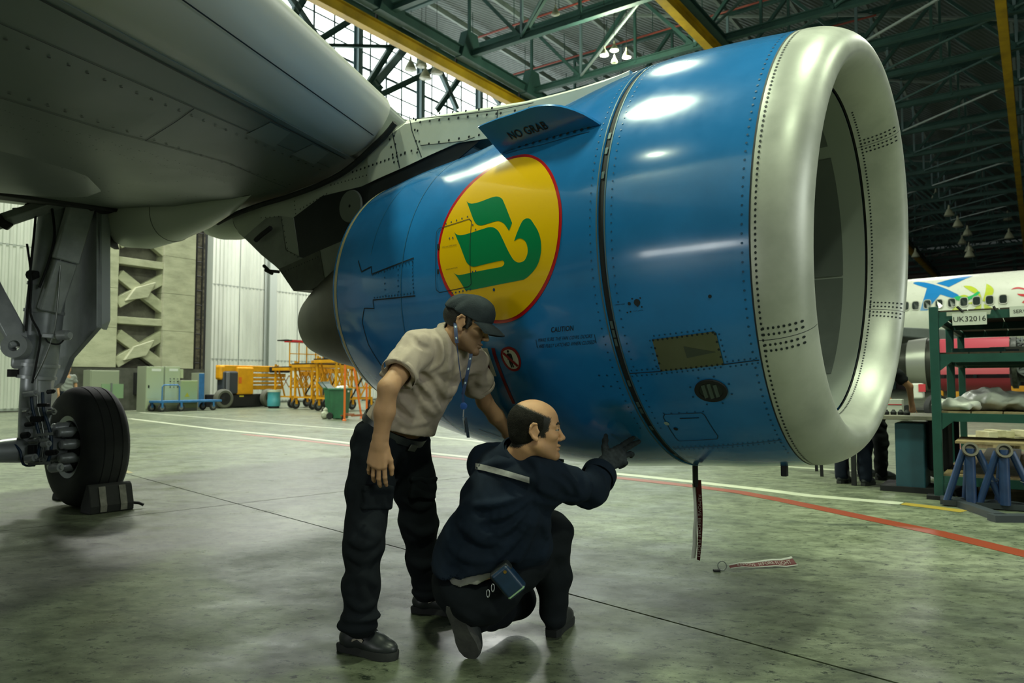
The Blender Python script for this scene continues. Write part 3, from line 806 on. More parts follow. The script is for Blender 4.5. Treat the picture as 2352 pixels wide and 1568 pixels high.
def lettering(name, body, p0, p1, hpx, m, thick=0.0, off=0.0026):
    """flat text laid on the skin from pixel p0 to p1 along its base line; hpx is the letter height in pixels"""
    a, b = sphi(*p0), sphi(*p1)
    c = sphi((p0[0] + p1[0]) / 2, (p0[1] + p1[1]) / 2 - hpx); mid = ((a[0] + b[0]) / 2, (a[1] + b[1]) / 2)
    vs, fs = text_mesh(body, 1.0, 1.05, thick)
    xs = [v.x for v in vs]; ys = [v.y for v in vs]
    w = max(xs) - min(xs); h = max(ys) - min(ys)
    ex = ((b[0] - a[0]) / w, (b[1] - a[1]) / w); ey = ((c[0] - mid[0]) / h, (c[1] - mid[1]) / h)
    mb = MB()
    mb.add([skin(a[0] + ex[0] * (v.x - min(xs)) + ey[0] * (v.y - min(ys)), a[1] + ex[1] * (v.x - min(xs)) + ey[1] * (v.y - min(ys)), off) for v in vs], fs)
    return mb.build(name, m, NAC, 0)
def Z2(x, y, *c): return (1080 + x * 320 / 2281, 720 + y * 220 / 1568) + c
lettering('lettering', 'CAUTION', Z2(1327, 308), Z2(1690, 275), 12, M_INK, 0.008)
lettering('lettering', 'MAKE SURE THE FAN COWL DOORS', Z2(1113, 462), Z2(1992, 392), 8, M_INK)
lettering('lettering', 'ARE FULLY LATCHED WHEN CLOSED', Z2(1122, 562), Z2(2036, 492), 8, M_INK)
for a_, q in ((Z2(1078, 425), Z2(1100, 548)), (Z2(2034, 335), Z2(2062, 470))):
    mb = MB(); strip(mb, pxline([a_, q]), 0.0022)
    s, p = sphi(*q); mb.add([skin(s - 0.0028, p + 0.005, 0.0026), skin(s + 0.0028, p + 0.005, 0.0026), skin(s, p - 0.006, 0.0026)], [(0, 1, 2)])
    mb.build('arrow_mark', M_INK, NAC, 0)
# no-pedestrian sign
RO = [(625, 537), (720, 565), (790, 640), (828, 740), (833, 840), (800, 915), (730, 942), (645, 915), (570, 840), (520, 740), (503, 650), (530, 575)]
RI = [(635, 582), (710, 610), (765, 680), (795, 765), (797, 840), (770, 885), (715, 900), (650, 875), (590, 805), (550, 725), (535, 660), (560, 605)]
M_SIGNW = mat('sign_white', '#c9cabf', 0.35); M_SIGNR = mat('sign_red', '#8e1519', 0.35)
pxdecal('warning_sign', [Z2(*p) for p in RO], M_SIGNR, 0.0022, 4, 'round red no-pedestrians sign')
pxdecal('sign_field', [Z2(*p) for p in RI], M_SIGNW, 0.0030, 4)
mb = MB()
for poly in ([(608, 595), (630, 592), (643, 610), (637, 632), (620, 636), (605, 620)],
             [(604, 655), (625, 645), (668, 648), (685, 665), (708, 745), (700, 756), (690, 745), (678, 700), (700, 790), (726, 872), (706, 878), (675, 795), (698, 872), (678, 878), (645, 790), (622, 700), (634, 755), (622, 752), (604, 690)]):
    v, f = fill2d([sphi(*Z2(*p)) for p in poly], 0.03)
    mb.add([skin(p.x, p.y, 0.0036) for p in v], [tuple(x) for x in f])
mb.build('pictogram_figure', M_INK, NAC, 0)
pxdecal('sign_slash', [Z2(555, 622, ) + (1,), Z2(537, 655) + (1,), Z2(776, 868) + (1,), Z2(797, 838) + (1,)], M_SIGNR, 0.0042, 3)
# red stripe, white placard with red disc
pxdecal('red_stripe', [Z2(348, 560) + (1,), Z2(405, 560) + (1,), Z2(440, 700), Z2(520, 940), Z2(625, 1200), Z2(743, 1470) + (1,), Z2(695, 1470) + (1,), Z2(575, 1200), Z2(470, 940), Z2(385, 700)], mat('stripe_red', '#74141a', 0.4), 0.0024, 4)
pxdecal('placard', [Z2(-40, 560) + (1,), Z2(285, 563) + (1,), Z2(436, 1020) + (1,), Z2(60, 1032) + (1,)], M_SIGNW, 0.0024, 3, 'white placard with a red disc')
pxdecal('placard_disc', [Z2(120, 615), Z2(200, 645), Z2(280, 745), Z2(325, 870), Z2(318, 950), Z2(250, 998), Z2(150, 960), Z2(70, 860), Z2(40, 740), Z2(60, 650)], mat('sign_maroon', '#5a1014', 0.4), 0.0032, 4)
gaps('placard_mark', [(pxline([Z2(x, y + 4), Z2(x + 50, y + 8)]), 0.005, 0.004, False) for (x, y) in ((208, 848), (248, 882))], M_SIGNW)

# --- panel lines, hatch and rivets of the fan cowl
def Z3(x, y, *c): return (640 + x * 360 / 1568, 440 + y * 360 / 1568) + c
hs = [Z1(185, 692), Z1(445, 610), Z1(465, 630), Z1(452, 900), Z1(462, 1165), Z1(440, 1188), Z1(190, 1238), Z1(163, 1215), Z1(157, 960), Z1(165, 720)]
gaps('panel_gap', [(pxline([Z3(800, 690), Z3(832, 800), Z3(930, 750), Z3(935, 825), Z3(1355, 663)]), 0.008, 0.0022, False),
    (pxline([Z3(1368, 1042), Z3(945, 1084), Z3(956, 1168), Z3(858, 1166), Z3(838, 1300), Z3(900, 1530), (884, 850)]), 0.007, 0.0022, False),
    (pxline([(1100, 985), (1170, 1008)]), 0.005, 0.0022, False)], M_LINE)
gaps('hatch_outline', [(pxline(hs), 0.004, 0.0052, True)], M_LINE)
M_JOINT = mat('faint_joint', '#2a678f', 0.4)
gaps('cowl_lap_joint', [([(-2.02, math.radians(a)) for a in range(-70, 62, 6)], 0.006, 0.0022, False), ([(-2.36, math.radians(a)) for a in range(8, 64, 6)], 0.005, 0.0022, False)], M_JOINT)
mb = MB()
mb.grid([[skin(-2.80, 2 * PI * k / 128, 0.002) for k in range(128)], [skin(-2.765, 2 * PI * k / 128, 0.002) for k in range(128)]], close=True)
mb.build('cream_edge_band', M_CREAM, NAC, 180)
mb = MB()
for (a, b, n) in ((Z3(945, 830), Z3(1340, 700), 14), (Z3(960, 1060), Z3(1355, 1015), 14), (Z3(1345, 700), Z3(1352, 1000), 9), (Z3(1065, 800), Z3(1070, 1040), 5), (Z3(1200, 780), Z3(1200, 1000), 5)):
    dots(mb, along(sphi(*a), sphi(*b), n), 0.0055)
for (a, b, n) in ((Z1(245, 650), Z1(430, 590), 5), (Z1(300, 1242), Z1(455, 1212), 6), (Z1(475, 660), Z1(500, 700), 2), (Z1(475, 1062), Z1(500, 1055), 2), (Z1(275, 775), Z1(305, 770), 2)):
    dots(mb, along(sphi(*a), sphi(*b), n), 0.005, 0.0056)
dots(mb, [sphi(*Z1(657, 1213))], 0.008, 0.0056)
for p in range(-52, 66, 2):
    dots(mb, [(-0.70, math.radians(p)), (-0.592, math.radians(p))], 0.0042)
for p in range(-66, 78, 2): dots(mb, [(-0.03, math.radians(p))], 0.005)
ri = mb.build('cowl_rivets', M_RIVETB, NAC, 0); tag(ri, kind='stuff')
for y in (845, 1060):
    mb = MB(); mb.add([skin(s, p, 0.006) for (s, p) in pxline([Z1(172, y - 20), Z1(189, y - 20), Z1(187, y + 20), Z1(171, y + 20)])], [(0, 1, 2, 3)])
    mb.build('hatch_hinge', M_DARKBAY, NAC, 0)
lettering('lettering', 'START VALVE OVERRIDE ACCESS', Z1(215, 858), Z1(336, 835), 3, M_INK, 0, 0.0056)
lettering('lettering', 'PRESSURE RELIEF DOOR', Z1(247, 1048), Z1(345, 1030), 3, M_INK, 0, 0.0056)
# --- inlet cowl details
def Z4(x, y, *c): return (1360 + x * 440 / 1190, 560 + y * 580 / 1568) + c
mb = MB()
pl = [Z4(375, 592), Z4(757, 541), Z4(772, 552), Z4(820, 747), Z4(428, 788)]
o = decal('access_plate', [sphi(*p) for p in spline([p + (1,) for p in pl], 5)], mat('olive_metal_plate', '#6d6f5d', 0.4, 0.5, var=(4, '#63664f')), 0.004); tag(o, 'olive metal access plate with a triangular scoop')
mb = MB()
for (a, b, n) in ((pl[0], pl[1], 13), (pl[4], pl[3], 13), (pl[0], pl[4], 5), (pl[2], pl[3], 5)):
    a = (a[0] * 0.97 + 1582 * 0.03, a[1] * 0.955 + 806 * 0.045); b = (b[0] * 0.97 + 1582 * 0.03, b[1] * 0.955 + 806 * 0.045)
    dots(mb, along(sphi(*a), sphi(*b), n), 0.0055, 0.0055)
dots(mb, [sphi(*Z4(733, 325)), sphi(*Z4(232, 370))], 0.008); dots(mb, [sphi(*Z4(280, 363))], 0.016)
dots(mb, [sphi(*Z4(x, y)) for (x, y) in ((300, 335), (250, 340), (283, 385), (310, 390), (240, 420), (220, 425))], 0.004)
o = mb.build('plate_screws', M_RIVET, NAC, 0); tag(o, kind='stuff')
mb = MB()
a, b, c = (sphi(*Z4(*p)) for p in ((572, 634), (592, 704), (770, 668)))
P = [skin(*a, 0.005), skin(*b, 0.005), skin(*c, 0.005)]; d0 = [skin(*a, -0.03), skin(*b, -0.03)]
mb.add([P[0], P[1], P[2], d0[0] + EA * 0.01, d0[1] + EA * 0.01], [(0, 3, 4, 1), (3, 2, 4), (0, 2, 3), (1, 4, 2)])
mb.add([skin(*a, 0.0062), skin(*b, 0.0062), skin(*c, 0.0062)], [(0, 1, 2)])
mb.build('scoop_recess', mat('scoop_shade', '#3a4238', 0.6), NAC, 0)
# oval vent: rim, recess, slats
cs, cp = sphi(*Z4(740, 908)); ea = (sphi(*Z4(842, 900))[0] - cs); eb = (sphi(*Z4(740, 838))[1] - cp)
def oval(k, off, n=40): return [skin(cs + ea * k * math.cos(2 * PI * i / n), cp + eb * k * math.sin(2 * PI * i / n), off) for i in range(n)]
mb = MB(); mb.grid([oval(1.0, 0.001), oval(0.99, 0.010), oval(0.74, 0.010), oval(0.70, 0.0045)], close=True)
V_ = mb.build('oval_vent', M_BLACK, NAC, 40); tag(V_, 'black oval vent with three slats')
mb = MB(); v_ = oval(0.72, 0.0048); mb.add(v_, [tuple(range(40))]); mb.build('vent_mesh', mat('vent_dark', '#15201f', 0.5), NAC, 0)
for k in (-0.34, 0.02, 0.38):
    mb = MB(); q = math.sqrt(max(0, 0.7**2 - k * k)) * 0.95
    mb.grid([[skin(cs + ea * (k + 0.07) + 0 * j, cp + eb * q * j, 0.006) for j in (-1, -0.5, 0, 0.5, 1)], [skin(cs + ea * (k - 0.12), cp + eb * q * j, 0.012) for j in (-1, -0.5, 0, 0.5, 1)]])
    mb.build('vent_slat', mat('vent_slat_grey', '#3c4a48', 0.4), NAC, 0)
# small door, longitudinal laps
gaps('door_outline', [(pxline([Z4(450, 1056), Z4(680, 1046), Z4(700, 1062), Z4(782, 1190), Z4(776, 1208), Z4(540, 1222), Z4(522, 1206), Z4(442, 1074)]), 0.0035, 0.0026, True)], M_LINE)
gaps('panel_gap', [(pxline([Z4(235, 803), Z4(428, 790)]), 0.004, 0.0022, False), (pxline([Z4(820, 747), Z4(1038, 720)]), 0.004, 0.0022, False),
    (pxline([Z4(500, 1267), Z4(800, 1252), Z4(1180, 1216)]), 0.003, 0.0022, False), (pxline([Z4(545, 1082), Z4(665, 1077)]), 0.006, 0.0022, False)], M_LINE)
mb = MB()
for (a, b, n) in ((Z4(245, 785), Z4(410, 772), 6), (Z4(250, 820), Z4(800, 765), 18), (Z4(840, 730), Z4(1020, 708), 6), (Z4(860, 760), Z4(1030, 738), 6), (Z4(385, 570), Z4(740, 525), 11), (Z4(360, 600), Z4(400, 760), 5), (Z4(790, 560), Z4(830, 700), 5), (Z4(480, 1258), Z4(1160, 1212), 24), (Z4(520, 1275), Z4(1170, 1228), 22), (Z4(445, 1050), Z4(690, 1038), 6)):
    dots(mb, along(sphi(*a), sphi(*b), n), 0.0042)
dots(mb, [sphi(*Z4(*p)) for p in ((610, 888), (628, 948), (660, 832), (757, 822), (850, 868), (868, 930), (812, 986), (714, 994), (45, 815), (93, 815), (70, 882), (118, 882))], 0.005)
o = mb.build('inlet_rivets', M_RIVETB, NAC, 0); tag(o, kind='stuff')
dd = MB(); dots(dd, [sphi(*Z4(464, 1112))], 0.014, 0.003); dd.build('door_lock_disc', mat('pale_disc', '#8fa3a0', 0.4), NAC, 0)
dd = MB(); dots(dd, [sphi(*Z4(520, 1146))], 0.012, 0.003); dd.build('door_latch', M_BLACK, NAC, 0)
lettering('lettering', 'DRAIN HERE', Z4(143, 382), Z4(204, 376), 3, M_INK); lettering('lettering', 'FAN JACK', Z4(258, 422), Z4(320, 416), 3, M_INK)
# --- chine ("NO GRAB" strake)
def Z5(x, y, *c): return (1080 + x * 340 / 2352, 200 + y * 180 / 1245) + c
b0, b1 = sphi(*Z5(510, 1035)), sphi(*Z5(2085, 575))
nb = 14
base = [skin(b0[0] + (b1[0] - b0[0]) * i / nb, b0[1] + (b1[1] - b0[1]) * i / nb) for i in range(nb + 1)]
edge_px = spline([Z5(140, 610) + (1,), Z5(420, 495), Z5(760, 385), Z5(1000, 297), Z5(1230, 268), Z5(1420, 280), Z5(1620, 330), Z5(1850, 425), Z5(2085, 570) + (1,)], 6, False)
mid_s = (b0[0] + b1[0]) / 2; mid_p = (b0[1] + b1[1]) / 2
rad = EN * math.cos(mid_p + 0.12) + EW * math.sin(mid_p + 0.12)
pn = (base[-1] - base[0]).normalized().cross(rad).normalized()
edge = []
for i in range(nb + 1):
    k = i / nb * (len(edge_px) - 1); j = min(int(k), len(edge_px) - 2); t = k - j
    q = (edge_px[j][0] * (1 - t) + edge_px[j + 1][0] * t, edge_px[j][1] * (1 - t) + edge_px[j + 1][1] * t)
    edge.append(onplane(q[0], q[1], base[0], pn))
mb = MB(); mb.slab([base, [a * 0.5 + b * 0.5 for a, b in zip(base, edge)], edge], pn * 0.014)
CH = mb.build('strake', M_BLUE, NAC, 30, bevel=0.003); tag(CH, 'blue strake fin lettered NO GRAB')
sgn = -1 if (EYE - base[0]).dot(pn) < 0 else 1
vs, fs = text_mesh('NO GRAB', 1.0, 1.05, 0.012)
xs = [v.x for v in vs]; ys = [v.y for v in vs]
A0 = onplane(*Z5(690, 805), base[0], pn); A1 = onplane(*Z5(1282, 628), base[0], pn); A2 = onplane(*Z5(598, 692), base[0], pn)
mb = MB(); mb.add([A0 + (A1 - A0) * ((v.x - min(xs)) / (max(xs) - min(xs))) + (A2 - A0) * ((v.y - min(ys)) / (max(ys) - min(ys))) + pn * (sgn * 0.003 + (0.014 if sgn > 0 else 0)) for v in vs], fs)
mb.build('strake_lettering', M_INK, NAC, 0)
mb = MB()
for i in range(13):
    q = (Z5(565, 1018)[0] * (1 - i / 12) + Z5(1885, 655)[0] * i / 12, Z5(565, 1018)[1] * (1 - i / 12) + Z5(1885, 655)[1] * i / 12)
    try: dots(mb, [sphi(*q)], 0.009, 0.006)
    except ValueError: pass
strip(mb, pxline([Z5(560, 1060), Z5(1100, 930), Z5(1900, 712)]), 0.003)
o = mb.build('strake_bolts', M_RIVET, NAC, 0); tag(o, kind='stuff')
# --- latches and drain masts under the cowl
def under(name, px, s0, w, l, h, m):
    s, p = s0
    c = skin(s, p, 0); mb = MB(); mb.beam(c + EA * -l / 2 + Vector((0, 0, -h / 2 + 0.01)), c + EA * l / 2 + Vector((0, 0, -h / 2 + 0.01)), w, h)
    return mb.build(name, m, NAC, 30, bevel=0.004)
for (s, l, h) in ((-1.75, 0.03, 0.06), (-1.55, 0.16, 0.035), (-1.16, 0.035, 0.07), (-0.15, 0.03, 0.06)):
    under('drain_mast', None, (s, -PI / 2 + 0.12), 0.03, l, h, M_BLACK)
# --- core nozzle
mb = MB(); prof = [(-2.5, 0.62), (-2.9, 0.545), (-3.3, 0.46), (-3.6, 0.37), (-3.8, 0.295), (-3.9, 0.25), (-3.9, 0.235), (-3.7, 0.2), (-3.5, 0.0)]
rows = [[EO + EA * s + EW * (-0.11 * (-2.5 - s)) + (EN * math.cos(2 * PI * k / 64) + EW * math.sin(2 * PI * k / 64)) * r for k in range(64)] for (s, r) in prof]
mb.grid(rows, close=True); NZ = mb.build('core_nozzle', M_NOZZLE, AIR, 50); tag(NZ, 'dark heat-stained core exhaust nozzle')
mb = MB(); mb.grid([[EO + EA * s + EW * (-0.11 * (-2.5 - s)) + (EN * math.cos(2 * PI * k / 64) + EW * math.sin(2 * PI * k / 64)) * (r + 0.002) for k in range(64)] for (s, r) in ((-3.05, 0.515), (-3.06, 0.513))], close=True)
mb.build('nozzle_seam', M_CREAM, NZ, 0)
mb = MB(); mb.grid([[eng(-2.815, 2 * PI * k / 64, 0.745) for k in range(64)], [eng(-2.3, 2 * PI * k / 64, 0.60) for k in range(64)]], close=True)
mb.build('bypass_duct', M_DARKBAY, NAC, 180)
# --- pylon
def PP(px, py, n=0.21): return onplane(px, py, EO + EN * n, EN)
def pyprism(name, pts, m, n=0.21, t=0.42, parent=None, label=None, smooth=0, bevel=0):
    mb = MB(); mb.prism([PP(x, y, n) for x, y in pts], EN * -t)
    o = mb.build(name, m, parent, smooth, bevel=bevel)
    if label: o['label'] = label
    return o
st = [(1446, 160, 176, 0.03), (1425, 167, 200, 0.07), (1385, 178, 240, 0.12), (1330, 194, 262, 0.16), (1265, 210, 288, 0.19), (1200, 225, 305, 0.21), (1120, 238, 318, 0.215), (1050, 249, 328, 0.22), (985, 259, 357, 0.22), (930, 266, 383, 0.22), (900, 290, 396, 0.22), (870, 318, 409, 0.22), (845, 345, 421, .22)]
mb = MB(); rows = []
for (x, yt, yb, h) in st:
    tp, bt = PP(x, yt, h), PP(x, yb, h); up = (tp - bt)
    rows.append([bt, tp - up * 0.16, tp - up * 0.05 - EN * h * 0.15, tp - EN * h * 0.45, tp - EN * h, tp - EN * h * 1.55, tp - up * 0.05 - EN * h * 1.85, tp - up * 0.16 - EN * 2 * h, bt - EN * 2 * h])
mb.grid(rows)
PYL = mb.build('pylon', M_WHITE, AIR, 40); tag(PYL, 'white engine pylon with riveted fairing panels')
pyprism('pylon_box', [(930, 280), (870, 318), (800, 380), (740, 415), (660, 445), (600, 465), (530, 495), (548, 535), (560, 546), (640, 618), (674, 668), (713, 666), (790, 645), (860, 600), (960, 420), (1060, 330), (1000, 300)], M_WHITE, 0.20, 0.40, PYL)
pyprism('pylon_bay', [(1110, 316), (1065, 325), (968, 362), (918, 388), (830, 428), (740, 450), (673, 500), (686, 596), (782, 556), (900, 500), (1010, 400)], M_DARKBAY, 0.206, 0.01, PYL, 'dark recessed bay on the pylon side')
M_PYG = mat('grey_pylon_panel', '#8f938c', 0.4, 0.2, var=(3, '#7b7f79', 0.4, 0.6))
pyprism('rear_fairing', [(640, 618), (734, 575), (746, 648), (713, 666), (674, 668)], mat('sooty_pylon_panel', '#5f6057', 0.5, var=(6, '#4b4c45')), 0.212, 0.42, PYL, 'sooty tail piece of the pylon')
pyprism('fairing_panel', [(735, 575), (784, 554), (800, 600), (790, 640), (747, 648)], M_PYG, 0.208, 0.01, PYL)
pyprism('fairing_panel', [(560, 545), (612, 500), (644, 496), (656, 574), (688, 590), (700, 594), (640, 617), (600, 585)], M_PYG, 0.21, 0.01, PYL)
pyprism('fairing_panel', [(646, 496), (674, 500), (687, 588), (658, 573)], mat('grey_pylon_strip', '#a3a79f', 0.4), 0.21, 0.01, PYL)
c = PP(807, 474, 0.21); mb = MB()
mb.lathe([(0, 0.125), (0.015, 0.12), (0.018, 0.0)], c, EN, 40); o = mb.build('access_disc', mat('pale_access_disc', '#7b8078', 0.45), PYL, 30); tag(o, 'round pale access disc on the dark bay')
mb = MB(); mb.lathe([(0.018, 0.012), (0.022, 0.0)], c, EN, 10); mb.build('disc_bolt', M_BLACK, PYL, 30)
mb = MB(); mb.tube([PP(587, 552, 0.25), PP(600, 540, 0.25), PP(622, 523, 0.25)], 0.02, 6); mb.build('pylon_drain', M_BLACK, PYL)
for pts in ([(606, 610), (618, 622), (640, 624)], [(610, 620), (625, 628)]):
    mb = MB(); mb.tube([PP(x, y, 0.1) for x, y in pts], 0.015, 6); mb.build('tail_fitting', M_BLACK, PYL)
for pts in ([(940, 266), (946, 300), (968, 360)], [(900, 300), (909, 340), (918, 386)], [(952, 273), (1050, 264), (1143, 253), (1225, 236)], [(1143, 253), (1141, 280)], [(966, 334), (1066, 324), (1090, 315)]):
    mb = MB(); P = [PP(x, y, 0.224) for x, y in pts]
    for a, b in zip(P[:-1], P[1:]): mb.beam(a, b, 0.004, 0.004)
    mb.build('fairing_seam', M_LINE, PYL, 0)
mb = MB()
def pdots(a, b, n, r=0.011, off=0.2235):
    for i in range(n):
        x = a[0] + (b[0] - a[0]) * i / max(1, n - 1); y = a[1] + (b[1] - a[1]) * i / max(1, n - 1)
        c = PP(x, y, off); mb.add([c + (EA * math.cos(k * PI / 4) + EW * math.sin(k * PI / 4)) * r for k in range(8)], [tuple(range(8))])
for a, b, n in (((955, 275), (963, 325), 3), ((950, 272), (958, 350), 4), ((965, 280), (1140, 261), 9), ((985, 330), (1100, 310), 6), ((905, 312), (914, 370), 4), ((895, 320), (905, 372), 4), ((930, 350), (960, 342), 3), ((810, 395), (930, 352), 14), ((1010, 260), (1130, 248), 5), ((1150, 260), (1215, 248), 3)):
    pdots(a, b, n, 0.009)
for a, b, n in (((760, 425), (850, 400), 12), ((690, 480), (750, 445), 9), ((676, 462), (680, 500), 5), ((600, 500), (640, 497), 5), ((648, 505), (660, 570), 6), ((660, 576), (684, 590), 4), ((650, 625), (730, 590), 14)):
    pdots(a, b, n, 0.006, 0.2135)
o = mb.build('pylon_screws', M_RIVET, PYL, 0); tag(o, kind='stuff')

# --- wing
LOW = [(5.4, .10), (4.8, .0), (4.2, -.10), (3.3, -.26), (2.35, -.38), (1.7, -.405), (1.2, -.385), (.8, -.335), (.55, -.29), (.42, -.258)]
SLT = [(.44, -.25), (.36, -.243), (.30, -.23), (.22, -.198), (.15, -.158), (.09, -.112), (.045, -.065), (.012, -.02), (.0, .03), (.03, .085), (.1, .14), (.25, .2), (.44, .25)]
UPP = [(.44, .24), (1.0, .32), (1.8, .36), (2.8, .33), (4.0, .24), (5.4, .12)]
def wing_pt(t, x, z):
    sw = 0.51 * t; c = (5.4 + sw) / 5.4 if t > 0 else (5.4 + 0.8 * t * 0.51) / 5.4
    return EO + EA * (-2.99 + sw - x * c) + EN * t + Vector((0, 0, 3.19 - EO.z - 0.07 * t + z * (1 + 0.05 * t)))
def wing_z(t, x):
    xs = [p[0] for p in LOW][::-1]; zs = [p[1] for p in LOW][::-1]
    return interp(x, xs, zs)
TS = [-5, -3.5, -2, -1, -0.22, 0.22, 0.6, 1, 1.5, 2, 2.6, 3.2, 3.8]
mb = MB(); mb.grid([[wing_pt(t, x, z) for (x, z) in LOW + [(.44, -.2), (.44, .2)] + UPP] for t in TS])
mb.grid([[wing_pt(t, 5.4, .10) for t in TS], [wing_pt(t, 5.4, .12) for t in TS]])
WNG = mb.build('wing', M_WING, AIR, 40); tag(WNG, 'grey wing underside with rows of fasteners')
def slat(t0, t1):
    ts = [t0 + (t1 - t0) * i / 8 for i in range(9)]
    mb = MB(); mb.grid([[wing_pt(t0, x * 0.9 + 0.04, z * 0.8) for (x, z) in SLT]] + [[wing_pt(t, x, z) for (x, z) in SLT] for t in ts] + [[wing_pt(t1, x * 0.9 + 0.04, z * 0.8) for (x, z) in SLT]])
    o = mb.build('leading_edge_slat', mat('pale_slat_paint', '#b3b2ab', 0.38, rvar=0.06), WNG, 60); tag(o, 'pale leading-edge slat'); return o
slat(0.26, 3.8); slat(-5, -0.3)
mb = MB(); mb.grid([[wing_pt(t, x + 0.03, z * 0.96) for (x, z) in SLT] for t in (-0.3, 0.26)]); mb.build('fixed_leading_edge', M_WING, WNG, 60)
def wl(pts, w=0.006, m=M_LINE, name='skin_seam', off=-0.004):
    P = []
    for (t0, x0), (t1, x1) in zip(pts[:-1], pts[1:]):
        for k in range(8): P.append((t0 + (t1 - t0) * k / 8, x0 + (x1 - x0) * k / 8))
    P.append(pts[-1])
    L = [wing_pt(t, x, wing_z(t, x)) + Vector((0, 0, off)) for t, x in P]
    d = (L[-1] - L[0]).normalized(); s = d.cross(Vector((0, 0, 1))).normalized() * w / 2
    mb = MB(); mb.grid([[p - s for p in L], [p + s for p in L]]); return mb.build(name, m, WNG, 0)
wl([(0.3, 0.62), (3.8, 0.66)]); wl([(0.3, 1.12), (1.1, 1.05), (2.0, 1.12), (3.8, 1.15)]); wl([(1.75, 0.64), (1.75, 1.1)]); wl([(3.0, 0.64), (3.0, 1.12)])
wl([(0.3, 2.6), (3.8, 2.7)], 0.003); wl([(0.28, .455), (3.8, .455)], .014, M_LINE, 'slat_gap')
L_ = [wing_pt(.3 + 3.5 * k / 20, .15, -.158) + Vector((0, 0, -.004)) + EA * .003 for k in range(21)]; mb = MB(); mb.grid([[p + EA * .004 for p in L_], [p - EA * .004 + Vector((0, 0, -.003)) for p in L_]]); mb.build('slat_seam', M_LINE, WNG, 0)
mb = MB()
def wdots(t0, x0, t1, x1, n, r=0.006, jit=0.0):
    for i in range(n):
        t = t0 + (t1 - t0) * i / (n - 1) + random.uniform(-jit, jit); x = x0 + (x1 - x0) * i / (n - 1) + random.uniform(-jit, jit)
        c = wing_pt(t, x, wing_z(t, x)) + Vector((0, 0, -0.005))
        mb.add([c + (EA * math.cos(k * PI / 3) + EN * math.sin(k * PI / 3)) * r for k in range(6)], [tuple(range(6))])
wdots(0.35, 0.69, 3.75, 0.73, 36, 0.009); wdots(0.35, 1.05, 3.75, 1.08, 36, 0.009)
wdots(0.35, 1.22, 3.75, 1.26, 110, 0.0045, 0.02); wdots(0.4, 1.34, 3.7, 1.40, 90, 0.0045, 0.03)
for k in range(40): wdots(random.uniform(0.4, 3.6), random.uniform(1.5, 3.6), random.uniform(0.4, 3.6), random.uniform(1.5, 3.6), 2, 0.006)
for t in (0.7, 1.3, 2.4): wdots(t, 1.4, t, 3.8, 36, 0.0035, 0.01)
o = mb.build('wing_fasteners', M_RIVET, WNG, 0); tag(o, kind='stuff')
for t in (0.62, 1.12):
    mb = MB(); q = lambda a, b, o_=0: wing_pt(t + a, b, wing_z(t + a, b)) + Vector((0, 0, -0.006))
    mb.add([q(-0.11, 0.47), q(0.11, 0.47), q(0.15, 0.66), q(-0.15, 0.66)], [(0, 1, 2, 3)]); mb.build('slat_track_cover', mat('track_cover_grey', '#7d8480', 0.4), WNG, 0)
for (t, x) in ((1.6, 2.2), (2.9, 1.9)):
    mb = MB(); c = wing_pt(t, x, wing_z(t, x)); mb.lathe([(0, 0.075), (-0.008, 0.07), (-0.008, 0.05), (-0.004, 0.0)], c, (0, 0, 1), 24); mb.build('fuel_access_cap', M_WING, WNG)
# seal where the wing meets the pylon
mb = MB(); mb.tube([PP(x, y, 0.25) for (x, y) in spline([(908, 282), (890, 305), (865, 330), (800, 388), (735, 424), (660, 452), (600, 470), (540, 492), (500, 512)], 4, False)], 0.022, 8); mb.build('wing_pylon_seal', M_RUBBER, WNG)
# flap-track fairings
def fairing(name, s0, n0, length, depth, wid, label):
    mb = MB(); rows = []
    for (f, d, w) in ((0, 0.0, 0.03), (0.06, 0.10, 0.25), (0.15, 0.27, 0.55), (0.3, 0.52, 0.82), (0.48, 0.8, 1.0), (0.66, 1.0, 1.0), (0.82, 1.0, 0.92), (0.94, 0.82, 0.7), (1.0, 0.55, 0.35)):
        s = s0 - f * length; x = -2.99 + 0.51 * n0 - s; c = (5.4 + 0.51 * max(n0, 0)) / 5.4
        top = wing_pt(n0, x / c, wing_z(n0, x / c)) + Vector((0, 0, 0.03)); r = []
        for k in range(17):
            a = PI * k / 16; r.append(top + EN * (wid * w * math.cos(a)) + Vector((0, 0, -(depth * d + 0.03) * math.sin(a) ** 0.7)))
        rows.append(r)
    mb.grid(rows); mb.add(rows[-1], [tuple(range(17))])
    o = mb.build(name, mat('pale_fairing_paint', '#c2c6bd', 0.35, rvar=0.06), AIR, 50); tag(o, label)
    mb = MB(); mb.tube([r[0] + EN * 0.01 + Vector((0, 0, -0.02)) for r in rows], 0.016, 6); mb.build('fairing_seal', M_RUBBER, o)
    mb = MB(); mb.tube([p for p in rows[4]], 0.003, 4); mb.build('fairing_seam', M_RUBBER, o)
    return o
fairing('flap_track_fairing', -4.32, 0.41, 2.55, 0.36, 0.22, 'pale boat-shaped flap fairing nearer the main gear')
fairing('flap_track_fairing', -5.0, -0.48, 1.6, 0.18, 0.2, 'short pale flap fairing behind the pylon')
# belly and fuselage side above the photographer
mb = MB(); mb.grid([[EO + EA * s + EN * 5.78 + (EN * math.cos(2 * PI * k / 48) + Vector((0, 0, 1)) * math.sin(2 * PI * k / 48)) * 1.97 + Vector((0, 0, 3.75 - EO.z)) for k in range(48)] for s in (-12, -6, 0, 5, 8)], close=True)
mb.build('fuselage', M_WHITE, AIR, 60)

